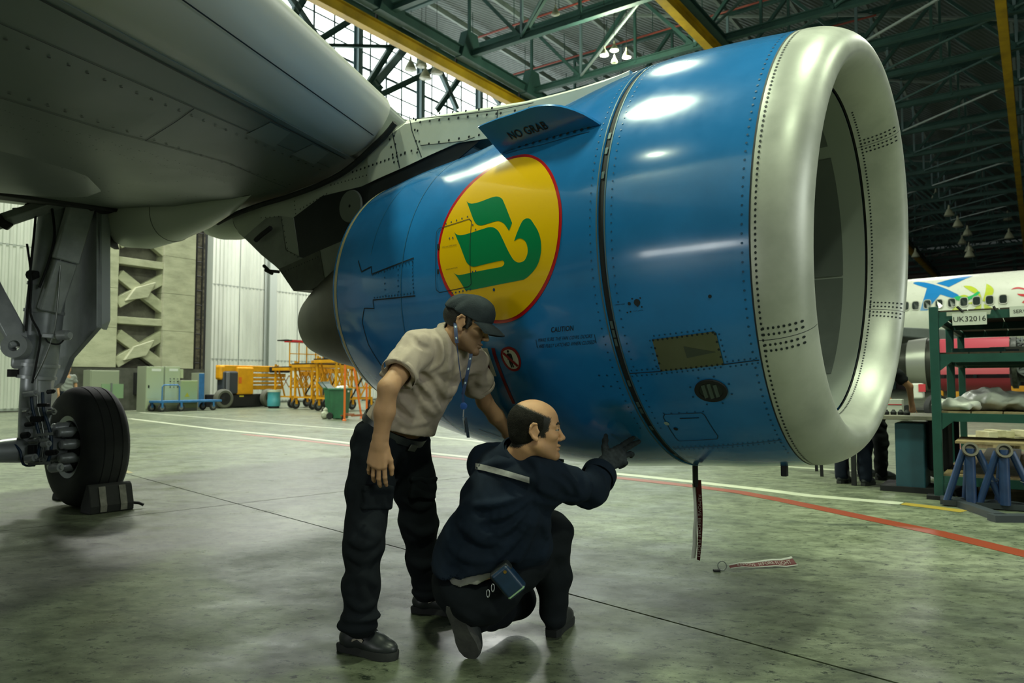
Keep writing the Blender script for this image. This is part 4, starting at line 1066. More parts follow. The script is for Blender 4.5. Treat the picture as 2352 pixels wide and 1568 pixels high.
# --- main landing gear
M_GEAR = mat('gear_grey', '#9fa4a9', 0.36, 0.15, var=(5, '#8b9095', 0.35, 0.65))
M_GEARL = mat('gear_light_grey', '#b4b8bc', 0.34, 0.2, var=(6, '#9da1a5'))
M_TYRE = mat('worn_tyre', '#26282a', 0.8, var=(7, '#303132', 0.35, 0.65), bump=(60, 0.2, 0.004))
M_HOSE = mat('blue_hose', '#1d3550', 0.4)
WC = at(197, 1023, 7.35); WC.z = 0.585
AXC = WC + EN * 0.46; YG = AXC.y
def G(px, py, Y=None): return at(px, py, Y or YG)
mb = MB(); mb.tube([G(142, 415), G(128, 520), G(112, 640), G(100, 735), G(88, 845), G(84, 866)], [0.15, 0.155, 0.158, 0.16, 0.158, 0.15], 28)
LG = mb.build('landing_gear', M_GEAR, AIR, 40); tag(LG, 'grey main landing gear leg')
mb = MB(); mb.tube([G(84, 866), G(80, 930), AXC + Vector((0, 0, 0.05))], [0.128, 0.128, 0.13], 24); mb.build('shock_piston', M_GEARL, LG)
for (x, y, r) in ((110, 655, 0.17), (102, 716, 0.17), (89, 838, 0.175), (84, 866, 0.165)):
    mb = MB(); c = G(x, y); d = (G(142, 415) - G(84, 866)).normalized(); mb.lathe([(-0.015, r - 0.02), (-0.015, r), (0.015, r), (0.015, r - 0.02)], c, d, 28); mb.build('clamp_ring', M_GEARL, LG)
mb = MB(); mb.beam(G(200, 425, YG - .1), G(150, 600, YG - .14), 0.22, 0.10, EA); mb.beam(G(150, 600, YG - .14), G(112, 715, YG - .12), 0.19, 0.10, EA); mb.build('drag_brace', M_GEARL, LG, bevel=0.015)
mb = MB(); mb.beam(G(-40, 522, YG - .3), G(182, 448, YG - .15), 0.09, 0.11, EN); mb.build('retraction_link', M_GEARL, LG, bevel=0.01)
mb = MB(); mb.tube([G(30, 480, YG - .25), G(55, 478, YG - .25), G(60, 470, YG - .25), G(110, 455, YG - .2), G(150, 445, YG - .2)], 0.012, 8); mb.build('hydraulic_line', M_BLACK, LG)
mb = MB(); mb.tube([G(3, 515, YG - .3), G(15, 505, YG - .3)], 0.07, 12); mb.build('link_fitting', M_BLACK, LG)
mb = MB(); mb.hexa([G(158, 430, YG + .1), G(212, 425, YG + .1), G(200, 470, YG), G(165, 468, YG)], [G(158, 430, YG - .2), G(212, 425, YG - .2), G(200, 470, YG - .2), G(165, 468, YG - .2)]); mb.build('trunnion_block', M_GEARL, LG, bevel=0.02)
mb = MB(); mb.beam(G(-70, 590, YG - .3), G(42, 797, YG - .15), 0.18, 0.2, EN); mb.build('side_stay', M_GEARL, LG, bevel=0.02)
mb = MB(); mb.lathe([(-0.09, 0.05), (-0.09, 0.11), (0.09, 0.11), (0.09, 0.05)], G(42, 797, YG - .2), (0.2, -1, 0.1), 24, True); mb.build('stay_lug', M_GEARL, LG)
mb = MB(); mb.hexa([G(26, 815, YG - .2), G(92, 815, YG - .1), G(86, 850, YG - .1), G(24, 846, YG - .2)], [G(26, 815, YG + .1), G(92, 815, YG + .1), G(86, 850, YG + .1), G(24, 846, YG + .1)]); mb.build('stay_bracket', M_GEARL, LG, bevel=0.03)
mb = MB(); mb.lathe([(0, 0.06), (0.07, 0.06), (0.07, 0.0)], G(34, 848, YG - .1), (0, 0, -1), 16); mb.build('bracket_bush', M_BLACK, LG)
# gear door
dp0 = G(190, 640, YG + .12)
D = lambda x, y, k=0: onplane(x, y, dp0 + EN * k, EN)
mb = MB(); mb.prism([D(168, 480), D(222, 480), D(222, 735), D(222, 752), D(160, 822), D(136, 880), D(122, 892), D(128, 860), D(142, 760), D(152, 640)], EN * -0.05); GD = mb.build('gear_door', M_GEAR, LG, 0, bevel=0.006); tag(GD, 'tall grey gear door panel')
mb = MB(); mb.prism([D(222, 485), D(246, 470, -.1), D(246, 735, -.1), D(238, 757, -.1), D(222, 748)], EN * -0.03); mb.build('door_flange', mat('door_flange_lit_grey', '#b5bac0', 0.4, 0.2), LG, 0)  # paler grey than the door: the lit bevel is put into the colour
mb = MB(); mb.prism([D(246, 470, -.12), D(269, 572, -.3), D(262, 572, -.3), D(246, 562, -.12)], EN * -0.02); mb.build('door_flap', M_BLACK, LG, 0)
mb = MB(); mb.tube([D(166, 475, .1), D(200, 455, .05), D(235, 448, 0), D(246, 478, -.08)], [0.12, 0.16, 0.16, 0.1], 14); mb.build('bay_roller', M_RUBBER, LG)
mb = MB(); mb.hexa([wing_pt(0.3, 3.25, -.2), wing_pt(3.4, 3.25, -.2), wing_pt(3.4, 3.9, -.1), wing_pt(0.3, 3.9, -.1)], [wing_pt(0.35, 3.3, -.29), wing_pt(3.4, 3.3, -.29), wing_pt(3.4, 3.85, -.2), wing_pt(0.35, 3.85, -.2)]); mb.build('gear_bay_shade', M_BLACK, LG, 0, bevel=0.02)  # solid black slab: the shade of the open bay is put into its colour
mb = MB(); rows = []
for (x, k) in ((1.6, 0.0), (1.95, .45), (2.3, .85), (2.65, 1.0), (2.85, .9), (3.1, .5)):
    rows.append([wing_pt(2.5 + 1.3 * math.cos(PI * i / 12) * (.55 + .45 * k), x, wing_z(1, x) + 0.02 - 0.10 * k * math.sin(PI * i / 12)) for i in range(13)])
mb.grid(rows); mb.build('gear_fairing', M_WING, LG, 60)
# wheels: tyre, rim, brake
def wheel(c, inboard):
    sg = -1 if inboard else 1; X_ = EN * sg
    mb = MB(); w = 0.20
    pr = [(-w * .72, 0.27), (-w * .9, 0.31), (-w * 1.0, 0.38), (-w, 0.45), (-w * .9, 0.525), (-w * .68, 0.565)]
    tr = [(-w * .68, .565), (-.09, .58), (-.086, .574), (-.078, .574), (-.074, .581), (-.004, .585), (0, .578), (.004, .585), (.074, .581), (.078, .574), (.086, .574), (.09, .58), (w * .68, .565)]
    mb.lathe(pr + tr[1:-1] + [(-a, b) for a, b in pr[::-1]], c, EN, 56, True); T = mb.build('tyre', M_TYRE, LG, 50); tag(T, 'worn black grooved tyre')
    mb = MB(); mb.lathe([(w * .78, 0.255), (w * .86, 0.30), (w * .78, 0.315), (w * .6, .28), (-w * .6, .26), (-w * .6, 0.0), (-w * .5, 0.0), (-w * .5, .24), (w * .6, .245)], c, X_, 48, True); mb.build('wheel_rim', M_GEARL, LG, 40)
    mb = MB(); mb.lathe([(0.0, 0.23), (0.16, 0.23), (0.18, 0.2), (0.2, 0.12), (0.2, 0.0)], c, X_, 32); mb.build('brake_drum', M_BLACK, LG, 40)
    for k in range(9):
        a = 2 * PI * k / 9 + 0.2; u = EA * math.cos(a) + Vector((0, 0, 1)) * math.sin(a)
        mb = MB(); mb.lathe([(0.15, 0.05), (0.26, 0.05), (0.27, 0.042), (0.30, 0.042), (0.31, 0.03), (0.31, 0)], c + u * 0.19, X_, 14); mb.build('brake_cylinder', M_GEARL, LG, 40)
wheel(WC, False); wheel(WC + EN * 1.16, True)
mb = MB(); mb.tube([WC + EN * 0.05, AXC - EN * 0.1, AXC + EN * 0.1, WC + EN * 1.11], [0.07, 0.12, 0.12, 0.07], 18); mb.build('axle', M_GEAR, LG)
mb = MB(); mb.hexa([G(45, 936, YG - .2), G(124, 936, YG - .12), G(112, 985, YG - .16), G(80, 985, YG - .2)], [G(45, 936, YG), G(124, 936, YG), G(112, 985, YG), G(80, 985, YG)]); mb.build('torque_link', M_GEARL, LG, bevel=0.015)
mb = MB(); mb.hexa([G(42, 990, YG - .05), G(118, 975, YG - .05), G(115, 1062, YG - .05), G(50, 1066, YG - .05)], [G(42, 990, YG + .15), G(118, 975, YG + .15), G(115, 1062, YG + .15), G(50, 1066, YG + .15)]); mb.build('axle_housing', M_GEAR, LG, bevel=0.04)
for (x, y, w_) in ((104, 997, 40), (92, 1064, 52), (100, 1010, 26)):
    mb = MB(); mb.beam(G(x - w_ / 2, y + 2, YG - .25), G(x + w_ / 2, y - 2, YG - .22), 0.03, 0.025); mb.build('hose_bracket', M_STEEL, LG)
for pts, r, m_ in (([(72, 905), (74, 935), (84, 975), (92, 1010), (88, 1040), (84, 1066)], 0.014, M_HOSE), ([(98, 900), (100, 940), (112, 980), (118, 1010), (116, 1040), (108, 1066)], 0.014, M_HOSE), ([(85, 870), (86, 930), (96, 970), (101, 1010), (95, 1062)], 0.010, M_STEEL),
                   ([(62, 560), (72, 640), (70, 720), (92, 770), (84, 830), (74, 880)], 0.010, M_BLACK), ([(140, 580), (132, 700), (122, 770), (100, 830), (80, 870)], 0.008, M_STEEL), ([(85, 450), (80, 520), (68, 640), (60, 760)], 0.011, M_BLACK),
                   ([(32, 1020), (46, 1035), (54, 1066), (80, 1068)], 0.012, M_HOSE), ([(100, 765), (110, 785), (135, 790), (150, 775)], 0.008, M_BLACK), ([(118, 470), (125, 540), (112, 600), (90, 660)], 0.012, M_BLACK)):
    mb = MB(); P = [G(x, y, YG - .2) for x, y in spline(pts, 4, False)]; mb.tube(P, r, 8); mb.build('hydraulic_hose', m_, LG, 60)
mb = MB(); mb.lathe([(0, 0.05), (0.1, 0.045), (0.12, 0.03), (0.12, 0)], G(138, 770, YG - .18), (1, -0.3, 0), 16); mb.build('uplock_roller', M_GEARL, LG)
mb = MB(); mb.beam(G(100, 770, YG - .2), G(125, 772, YG - .2), 0.06, 0.045); mb.build('door_link', M_GEARL, LG, bevel=0.008)
random.seed(11)
for (x, y, r, l, m_) in ((56, 948, .03, .05, M_STEEL), (114, 946, .03, .05, M_STEEL), (70, 1012, .028, .09, M_STEEL), (98, 1020, .03, .07, M_GEARL), (108, 1040, .026, .10, M_BLACK), (62, 1052, .035, .09, M_GEARL), (84, 1058, .03, .06, M_STEEL), (52, 1000, .03, .06, M_BLACK), (118, 1075, .04, .10, M_GEARL), (60, 975, .022, .08, M_BLACK), (110, 900, .02, .06, M_BLACK), (58, 905, .03, .12, M_GEARL)):
    mb = MB(); mb.lathe([(0, r * .7), (0, r), (l, r), (l, r * .5), (l + .02, r * .5), (l + .02, 0)], G(x, y, YG - .24), (.95, -.25, .1), 10); mb.build('gear_fitting', m_, LG, 40)
for (x, y, w_, h_) in ((85, 962, .10, .05), (74, 1032, .06, .08), (100, 930, .09, .03), (66, 990, .05, .04)):
    mb = MB(); mb.box(G(x, y, YG - .2), (w_, .05, h_)); mb.build('gear_bracket', random.choice((M_GEARL, M_BLACK)), LG, 0, bevel=.006)
mb = MB(); mb.tube([G(70, 632, YG - .15), G(85, 630, YG - .18)], [0.05, 0.035], 10); mb.build('line_union', M_BLACK, LG)

# ------------------------------------------------------------------ chocks and warning streamers
M_STRIPE = mat('worn_white_stripe', '#8d8b82', 0.7, var=(14, '#6d6b63'))
def chock(A, L, cat_label, stripes=True, nm='wheel_chock'):
    t = thing(nm, A - EN * L / 2 + EA * -0.1, cat_label, 'wheel chock')
    mb = MB(); sec = [(0, 0), (0.005, 0.07), (-0.05, 0.245), (-0.09, 0.27), (-0.2, 0.06), (-0.2, 0)]
    mb.prism([A + EA * x + Vector((0, 0, z)) for x, z in sec], EN * -L); mb.build('block', M_RUBBER, t, 0, bevel=0.012)
    if stripes:
        for k in (0.22, 0.68):
            mb = MB(); o_ = EA * 0.004 + Vector((0, 0, 0.002))
            q = lambda j, x, z: A + EA * x + Vector((0, 0, z)) - EN * L * j + o_
            mb.grid([[q(k, .004, .012), q(k, .008, .07), q(k, -.045, .24)], [q(k + .15, .004, .012), q(k + .15, .008, .07), q(k + .15, -.045, .24)]]); mb.build('stripe', M_STRIPE, t, 0)
        mb = MB(); B = A - EN * L; mb.tube([B + EA * -.08 + Vector((0, 0, .06)), B + EA * -.03 - EN * .06 + Vector((0, 0, .05)), B + EA * 0.0 - EN * .09 + Vector((0, 0, .03))], .014, 8); mb.build('rope_handle', M_BLACK, t)
    return t
chock(ground(206, 1183), 0.40, 'black rubber wheel chock with two pale stripes wedged against the tyre')
mb = MB(); A = ground(118, 1146); mb.prism([A, A + EA * .16, A + EA * .14 + Vector((0, 0, .12)), A + EA * .02 + Vector((0, 0, .06))], EN * -.3)
o = mb.build('wheel_chock', M_RUBBER, None, 0, bevel=0.01); tag(o, 'plain dark chock on the far side of the tyre', 'wheel chock')

M_RIB = mat('streamer_red', '#5e1419', 0.65, bump=(300, 0.2, 0.001)); M_RIBW = mat('streamer_white', '#c2c2b8', 0.6)
Yr = 4.07
t = thing('warning_streamer', at(1602, 1285, Yr), 'red and white warning streamer hanging below the engine', 'streamer')
mb = MB(); mb.box(at(1597, 1089, Yr), (0.025, 0.03, 0.10)); mb.box(at(1598, 1112, Yr), (0.02, 0.02, 0.03)); mb.build('clip', M_BLACK, t, 0, bevel=0.003)
def ribbon(name, ctr, wid, m, par, th=0.0012):
    mb = MB(); rows = []
    for (c, a) in ctr: rows.append([c - a * wid / 2, c, c + a * wid / 2])
    mb.slab(rows, Vector((0, -th, 0.0005))); return mb.build(name, m, par, 60)
cl = [(1604, 1102), (1606, 1140), (1608, 1180), (1608, 1215), (1607, 1250), (1604, 1286)]
R1 = ribbon('red_band', [(at(x, y, Yr + .004 * math.sin(i * 1.7)), Vector((math.cos(.25 + .2 * i), math.sin(.25 + .2 * i) * -1, 0)).normalized()) for i, (x, y) in enumerate(cl)], 0.03, M_RIB, t)
ribbon('white_band', [(at(x - 8 - (i == 3) * 2, y, Yr + .012), Vector((.95, .25, 0)).normalized()) for i, (x, y) in enumerate([(1603, 1110), (1606, 1150), (1607, 1190), (1606, 1220), (1604, 1250), (1600, 1282)])], 0.026, M_RIBW, t)
vs, fs = text_mesh('REMOVE BEFORE FLIGHT', 0.022, 1.0)
mb = MB(); a0, a1 = at(1606, 1135, Yr - .010), at(1604, 1280, Yr - .010); L_ = max(v.x for v in vs) - min(v.x for v in vs); d = (a1 - a0)
mb.add([a0 + d * ((v.x - min(q.x for q in vs)) / L_) + Vector((1, -.3, 0)) * v.y * 1.0 + Vector((0, -.012, 0)) for v in vs], fs); mb.build('streamer_lettering', mat('streamer_ink', '#a89a93', 0.6), t, 0)
t = thing('warning_streamer', ground(1740, 1308), 'dark red warning streamer with white edges lying on the floor', 'streamer')
g0, g1 = ground(1676, 1309), ground(1826, 1299); ax_ = (g1 - g0).normalized(); cr_ = (Vector((-ax_.y, ax_.x, 0)) * .8 + Vector((0, 0, .5)))
mb = MB(); mb.slab([[g0 + ax_ * (k / 6 * (g1 - g0).length) + cr_ * (w * (.4 + .6 * k / 6)) + Vector((0, 0, .020 + .008 * math.sin(k * 1.3) ** 2)) for w in (-.03, 0, .03)] for k in range(7)], (0, 0, -.0012)); mb.build('red_band', M_RIB, t, 60)
for sg in (-1, 1):
    mb = MB(); mb.slab([[g0 + ax_ * (k / 6 * (g1 - g0).length) + cr_ * (sg * w * (.4 + .6 * k / 6)) + Vector((0, 0, .0225 + .008 * math.sin(k * 1.3) ** 2)) for w in (.03, .046 if sg > 0 else .037)] for k in range(7)], (0, 0, -.0012)); mb.build('white_edge', M_RIBW, t, 60)
vs, fs = text_mesh('REMOVE BEFORE FLIGHT', 0.04, 1.0); L_ = max(v.x for v in vs) - min(v.x for v in vs); x0 = min(v.x for v in vs)
mb = MB(); mb.add([g0 + ax_ * ((.12 + .82 * (v.x - x0) / L_) * (g1 - g0).length) + cr_ * v.y * (.6 + .6 * (v.x - x0) / L_) + Vector((0, 0, .0225 + .008 * math.sin((.12 + .82 * (v.x - x0) / L_) * 6 * 1.3) ** 2)) for v in vs], fs); mb.build('streamer_lettering', MATS['streamer_ink'], t, 0)
mb = MB(); c = ground(1659, 1310) + Vector((0, 0, .03)); mb.tube([c + Vector((math.cos(a) * .028, .3 * math.sin(a) * .02, math.sin(a) * .028)) for a in [2 * PI * k / 16 for k in range(16)]], .003, 6, closed=True); mb.build('split_ring', M_STEEL, t)
mb = MB(); mb.box(ground(1646, 1312) + Vector((0, 0, .006)), (.04, .03, .012)); mb.build('clip', M_BLACK, t)
# ================================================================== people: signed-distance bodies meshed with surface nets
class Fld:
    """ordered list of (op, k, fn, lo, hi); each fn maps points to a signed distance and matters only inside its box"""
    def __init__(self): self.ops = []
    def _add(self, fn, lo, hi, k, op): self.ops.append((op, k, fn, np.array(lo, float), np.array(hi, float))); return self
    def rc(self, a, b, ra, rb, k=0.02, op='u'):
        a, b = np.array(a, float), np.array(b, float); ba = b - a; L2 = max(float(ba @ ba), 1e-9)
        def fn(P):
            t = np.clip(((P - a) @ ba) / L2, 0, 1)
            return np.sqrt((((P - a) - t[..., None] * ba) ** 2).sum(-1)) - (ra + (rb - ra) * t)
        r = max(ra, rb); return self._add(fn, np.minimum(a, b) - r, np.maximum(a, b) + r, k, op)
    def path(self, pts, rad, k=0.02, op='u'):
        for i in range(len(pts) - 1): self.rc(pts[i], pts[i + 1], rad[i], rad[i + 1], k, op)
        return self
    def el(self, c, r, R=None, k=0.02, op='u'):
        c = np.array(c, float); r = np.array(r, float); R = np.eye(3) if R is None else np.array(R, float)   # columns of R: local axes
        def fn(P):
            q = (P - c) @ R; k0 = np.sqrt(((q / r) ** 2).sum(-1)) + 1e-9; k1 = np.sqrt(((q / (r * r)) ** 2).sum(-1)) + 1e-9
            return k0 * (k0 - 1) / k1
        m = np.abs(R) @ r; return self._add(fn, c - m, c + m, k, op)
    def bx(self, c, h, R=None, rnd=0.01, k=0.01, op='u'):
        c = np.array(c, float); h = np.array(h, float) - rnd; R = np.eye(3) if R is None else np.array(R, float)
        def fn(P):
            q = np.abs((P - c) @ R) - h
            return np.sqrt((np.maximum(q, 0) ** 2).sum(-1)) + np.minimum(q.max(-1), 0) - rnd
        m = np.abs(R) @ (h + rnd); return self._add(fn, c - m, c + m, k, op)
    def cut(self, p, n):                                   # keep the side opposite to n
        p = np.array(p, float); n = np.array(n, float); n = n / np.linalg.norm(n)
        return self._add(lambda P: (P - p) @ n, np.full(3, -9e9), np.full(3, 9e9), 0, 'i')
    def grp(self, f, k=0.02, op='u'):
        lo, hi = f.bounds(); return self._add(lambda P: f.ev_pts(P), lo, hi, k, op)
    def fold(self, fn): return self._add(fn, np.full(3, -9e9), np.full(3, 9e9), 0, 'd')
    def bounds(self):
        u = [(lo, hi) for op, k, fn, lo, hi in self.ops if op == 'u']
        return np.min([a for a, b in u], 0), np.max([b for a, b in u], 0)
    @staticmethod
    def mix(d, e, k, op):
        if op == 'i': return np.maximum(d, e)
        if op == 's':
            if k <= 0: return np.maximum(d, -e)
            h = np.clip(0.5 - 0.5 * (e + d) / k, 0, 1); return d + (-e - d) * h + k * h * (1 - h)
        if k <= 0: return np.minimum(d, e)
        h = np.clip(0.5 + 0.5 * (e - d) / k, 0, 1); return e + (d - e) * h - k * h * (1 - h)
    def ev_pts(self, P):
        d = np.full(P.shape[:-1], 1.0)
        for op, k, fn, lo, hi in self.ops:
            d = d + fn(P) if op == 'd' else self.mix(d, fn(P), k, op)
        return d
    def grid(self, lo, hi, res):
        n = np.ceil((hi - lo) / res).astype(int) + 1
        ax = [lo[i] + res * np.arange(n[i]) for i in range(3)]
        G = np.full(n, 1.0)
        for op, k, fn, a, b in self.ops:
            m = k + 4 * res + 0.02
            i0 = [int(np.searchsorted(ax[i], a[i] - m)) for i in range(3)]; i1 = [int(np.searchsorted(ax[i], b[i] + m)) for i in range(3)]
            if min(i1[i] - i0[i] for i in range(3)) <= 0: continue
            sl = tuple(slice(i0[i], i1[i]) for i in range(3))
            P = np.stack(np.meshgrid(*[ax[i][sl[i]] for i in range(3)], indexing='ij'), -1)
            if op == 'd':
                near = np.abs(G[sl]) < 0.06
                if near.any():
                    sub = G[sl]; sub[near] += fn(P[near]); G[sl] = sub
            else: G[sl] = self.mix(G[sl], fn(P), k, op)
        return G, lo
    def mesh(self, res, lo=None, hi=None):
        a, b = self.bounds(); lo = a - 4 * res - 0.01 if lo is None else np.array(lo, float); hi = b + 4 * res + 0.01 if hi is None else np.array(hi, float)
        G, o = self.grid(lo, hi, res); S = G < 0
        n = np.array(G.shape) - 1
        c = np.zeros(n, np.int8)
        for dx in (0, 1):
            for dy in (0, 1):
                for dz in (0, 1): c += S[dx:n[0] + dx, dy:n[1] + dy, dz:n[2] + dz]
        act = np.argwhere((c > 0) & (c < 8))
        if len(act) == 0: return np.zeros((0, 3)), []
        acc = np.zeros((len(act), 3)); cnt = np.zeros(len(act))
        cor = [(x, y, z) for x in (0, 1) for y in (0, 1) for z in (0, 1)]
        val = {q: G[act[:, 0] + q[0], act[:, 1] + q[1], act[:, 2] + q[2]] for q in cor}
        for q in cor:
            for ax in range(3):
                if q[ax] == 0:
                    p = list(q); p[ax] = 1; p = tuple(p); v0, v1 = val[q], val[p]; m = (v0 < 0) != (v1 < 0)
                    t = np.where(m, v0 / np.where(m, v0 - v1, 1), 0); pt = np.tile(np.array(q, float), (len(act), 1)); pt[:, ax] = t
                    acc += pt * m[:, None]; cnt += m
        V = o + res * (act + acc / cnt[:, None])
        idx = -np.ones(n, np.int64); idx[tuple(act.T)] = np.arange(len(act))
        F = []
        for ax in range(3):
            b1, b2 = (ax + 1) % 3, (ax + 2) % 3
            sa = [slice(None)] * 3; sb = [slice(None)] * 3; sa[ax] = slice(0, -1); sb[ax] = slice(1, None)
            ch = np.argwhere(S[tuple(sa)] != S[tuple(sb)])
            ok = (ch[:, b1] > 0) & (ch[:, b2] > 0) & (ch[:, b1] < n[b1]) & (ch[:, b2] < n[b2]) & (ch[:, ax] < n[ax]); ch = ch[ok]
            ins = S[tuple(ch.T)]
            q = []
            for (d1, d2) in ((-1, -1), (0, -1), (0, 0), (-1, 0)):
                e = ch.copy(); e[:, b1] += d1; e[:, b2] += d2; q.append(idx[tuple(e.T)])
            Q = np.stack(q, 1); Q[~ins] = Q[~ins][:, ::-1]
            F.append(Q)
        F = np.concatenate(F); F = F[(F >= 0).all(1)]
        return V, F
def relax(V, F, it=1):
    for _ in range(it):
        s = np.zeros_like(V); c = np.zeros(len(V))
        for a, b in ((0, 1), (1, 2), (2, 3), (3, 0)):
            np.add.at(s, F[:, a], V[F[:, b]]); np.add.at(s, F[:, b], V[F[:, a]]); np.add.at(c, F[:, a], 1); np.add.at(c, F[:, b], 1)
        m = c > 0; V = V.copy(); V[m] = V[m] * 0.5 + 0.5 * s[m] / c[m][:, None]
    return V
def fbuild(name, f, res, m, parent, it=1, windows=None, tint=None, hairmask=None):
    """mesh a field; windows: list of (lo, hi, res) meshed finer than the rest"""
    parts = []
    wins = windows or []
    V, F = f.mesh(res)
    if wins and len(F):
        c = V[F].mean(1); keep = np.ones(len(F), bool)
        for lo, hi, r in wins: keep &= ~((c > np.array(lo) + res).all(1) & (c < np.array(hi) - res).all(1))
        F = F[keep]
    parts.append((relax(V, F, it), F))
    for lo, hi, r in wins:
        V2, F2 = f.mesh(r, lo, hi); parts.append((relax(V2, F2, it), F2))
    vs, fs, b = [], [], 0
    for V, F in parts:
        used = np.unique(F); mp = -np.ones(len(V), np.int64); mp[used] = np.arange(len(used)) + b; vs.append(V[used]); fs.append(mp[F]); b += len(used)
    V = np.concatenate(vs); F = np.concatenate(fs)
    org = ORG.get(parent.name, Vector((0, 0, 0))) if parent is not None else Vector((0, 0, 0))
    me = bpy.data.meshes.new(name); me.from_pydata((V - np.array(org)).tolist(), [], F.tolist()); me.materials.append(m)
    if tint is not None:
        a = me.attributes.new('tint', 'FLOAT', 'POINT'); a.data.foreach_set('value', tint(V).astype(np.float32))
    if hairmask is not None:
        a = me.attributes.new('hairmask', 'FLOAT', 'POINT'); a.data.foreach_set('value', hairmask(V).astype(np.float32))
    return link(name, me, parent, org, 180)
def unit(v): v = np.array(v, float); return v / np.linalg.norm(v)
def basis(x, zhint):
    x = unit(x); y = unit(np.cross(zhint, x)); return np.stack([x, y, np.cross(x, y)], 1)   # columns: forward, left, up
def folds(dirs, amp):
    """cloth folds: warped ridges; dirs: (direction, wavelength, phase)"""
    def fn(P):
        d = np.zeros(P.shape[:-1])
        for (w, wl, ph) in dirs:
            w = unit(w); w2 = unit(np.cross(w, [0.31, 0.57, 0.76]))
            r = np.sin((P @ w) * 2 * PI / wl + ph + 1.7 * np.sin((P @ w2) * 2 * PI / (wl * 2.3) + ph * 2))
            d = d + (np.sign(r) * np.abs(r) ** 1.5) * np.clip(0.35 + 0.9 * np.sin((P @ w2) * 2 * PI / (wl * 3.1) + ph), 0, 1)
        return -amp * 1.25 * d / math.sqrt(len(dirs))
    return fn
def strokes(f, lines, r=.012, h=.007, groove=False):
    """fold ridges drawn along the cloth: picture points are dropped onto the garment's own surface"""
    V, F = f.mesh(.012); bv = BVHTree.FromPolygons([Vector(v) for v in V], [tuple(int(i) for i in q) for q in F])
    for pts in lines:
        pts = spline(pts, 4, False); P = []
        for (x, y) in pts:
            c, n, _, _ = bv.ray_cast(EYE, ray(x, y).normalized())
            if c is None: continue
            if n.dot(c - EYE) > 0: n = -n
            P.append(np.array(c + n * ((h - r) if not groove else (r - h))))
        m = len(P)
        if m < 3: continue
        rad = [r * (.35 + .65 * math.sin(PI * (i + .6) / (m + .2))) for i in range(m)]
        for i in range(m - 1):
            sh = lambda q, ra: q
            f.rc(P[i], P[i + 1], rad[i], rad[i + 1], r * 1.3, 's' if groove else 'u')
    return f
class Head:
    """head in a local frame: x forward, y left, z up; origin between the ears"""
    def __init__(s, c, fwd, up=(0, 0, 1), scale=1.0): s.c = np.array(c, float); s.R = basis(fwd, up); s.k = scale
    def p(s, x, y, z): return s.c + s.R @ (np.array([x, y, z]) * s.k)
    def loc(s, P): return ((P - s.c) @ s.R) / s.k
    def build(s, f, bald=False):
        k = s.k; p = s.p
        def el(c, r, kk=0.015, op='u', rot=None): f.el(p(*c), np.array(r) * k, s.R if rot is None else s.R @ rot, kk * k, op)
        def rc(a, b, ra, rb, kk=0.012, op='u'): f.rc(p(*a), p(*b), ra * k, rb * k, kk * k, op)
        el((-.014, 0, .030), (.098, .076, .084)); el((.030, 0, .028), (.056, .063, .060)); el((.034, 0, -.045), (.050, .055, .074), .03)
        for y in (-1, 1):
            rc((.0, .054 * y, -.060), (.066, .016 * y, -.108), .019, .014, .025)
            el((.058, .044 * y, -.028), (.024, .019, .017), .02)
            rc((.082, .012 * y, .014), (.066, .048 * y, .012), .0085, .008, .014)
        el((.074, 0, -.108), (.017, .019, .015), .016)
        rc((.083, 0, .004), (.101, 0, -.034), .0078, .0098, .012); el((.1035, 0, -.0395), (.0115, .0110, .0095), .008)
        for y in (-1, 1):
            el((.092, .0125 * y, -.0435), (.011, .0085, .008), .006)
            el((.094, .032 * y, -.006), (.016, .015, .009), .012, 's')
            el((.0740, .031 * y, -.0050), (.0138, .0165, .0135), .004); el((.0895, .032 * y, -.0058), (.0125, .0128, .0043), .0015, 's'); el((.079, .044 * y, -.0058), (.010, .008, .0032), .0015, 's')
        el((.083, 0, -.069), (.013, .022, .0065), .006); el((.081, 0, -.082), (.012, .020, .0075), .006)
        el((.099, 0, -.0755), (.014, .021, .0016), .003, 's')
        for y in (-1, 1):
            el((.101, .0065 * y, -.0495), (.006, .004, .003), .002, 's')
            pts = [(-.006, .083 * y, .022), (-.020, .090 * y, .024), (-.031, .092 * y, .010), (-.030, .090 * y, -.010), (-.020, .086 * y, -.028), (-.008, .080 * y, -.038)]
            el((-.014, .080 * y, -.006), (.017, .007, .028), .006)
            for a, b in zip(pts[:-1], pts[1:]): rc(a, b, .0052, .0052, .004)
            el((-.006, .081 * y, -.036), (.008, .006, .009), .006)
            el((-.010, .090 * y, -.006), (.010, .006, .017), .006, 's'); el((.001, .080 * y, -.008), (.006, .004, .007), .004)
    def bounds(s): 
        r = 0.155 * s.k; return s.c - r, s.c + r
    def eyes(s, parent, lids=True):
        for y in (-1, 1):
            c = s.p(.0735, .031 * y, -.005); mb = MB(); mb.sphere(c, .0122 * s.k, 16, 12); e = mb.build('eye', mat('eye_white', '#857e72', 0.2), parent, 180)
            q = s.p(.0735 + .0088, .031 * y + .0015 * y, -.0045); mb = MB(); mb.sphere(q, .0050 * s.k, 10, 8); mb.build('iris', mat('dark_iris', '#17110d', 0.15), e, 180)
    def brow(s, parent, m):
        for y in (-1, 1):
            f = Fld(); f.rc(s.p(.0905, .014 * y, .0165), s.p(.0845, .034 * y, .0215), .0048 * s.k, .0050 * s.k, .004); f.rc(s.p(.0845, .034 * y, .0215), s.p(.0735, .052 * y, .016), .0050 * s.k, .0028 * s.k, .004); fbuild('eyebrow', f, .0025, m, parent)
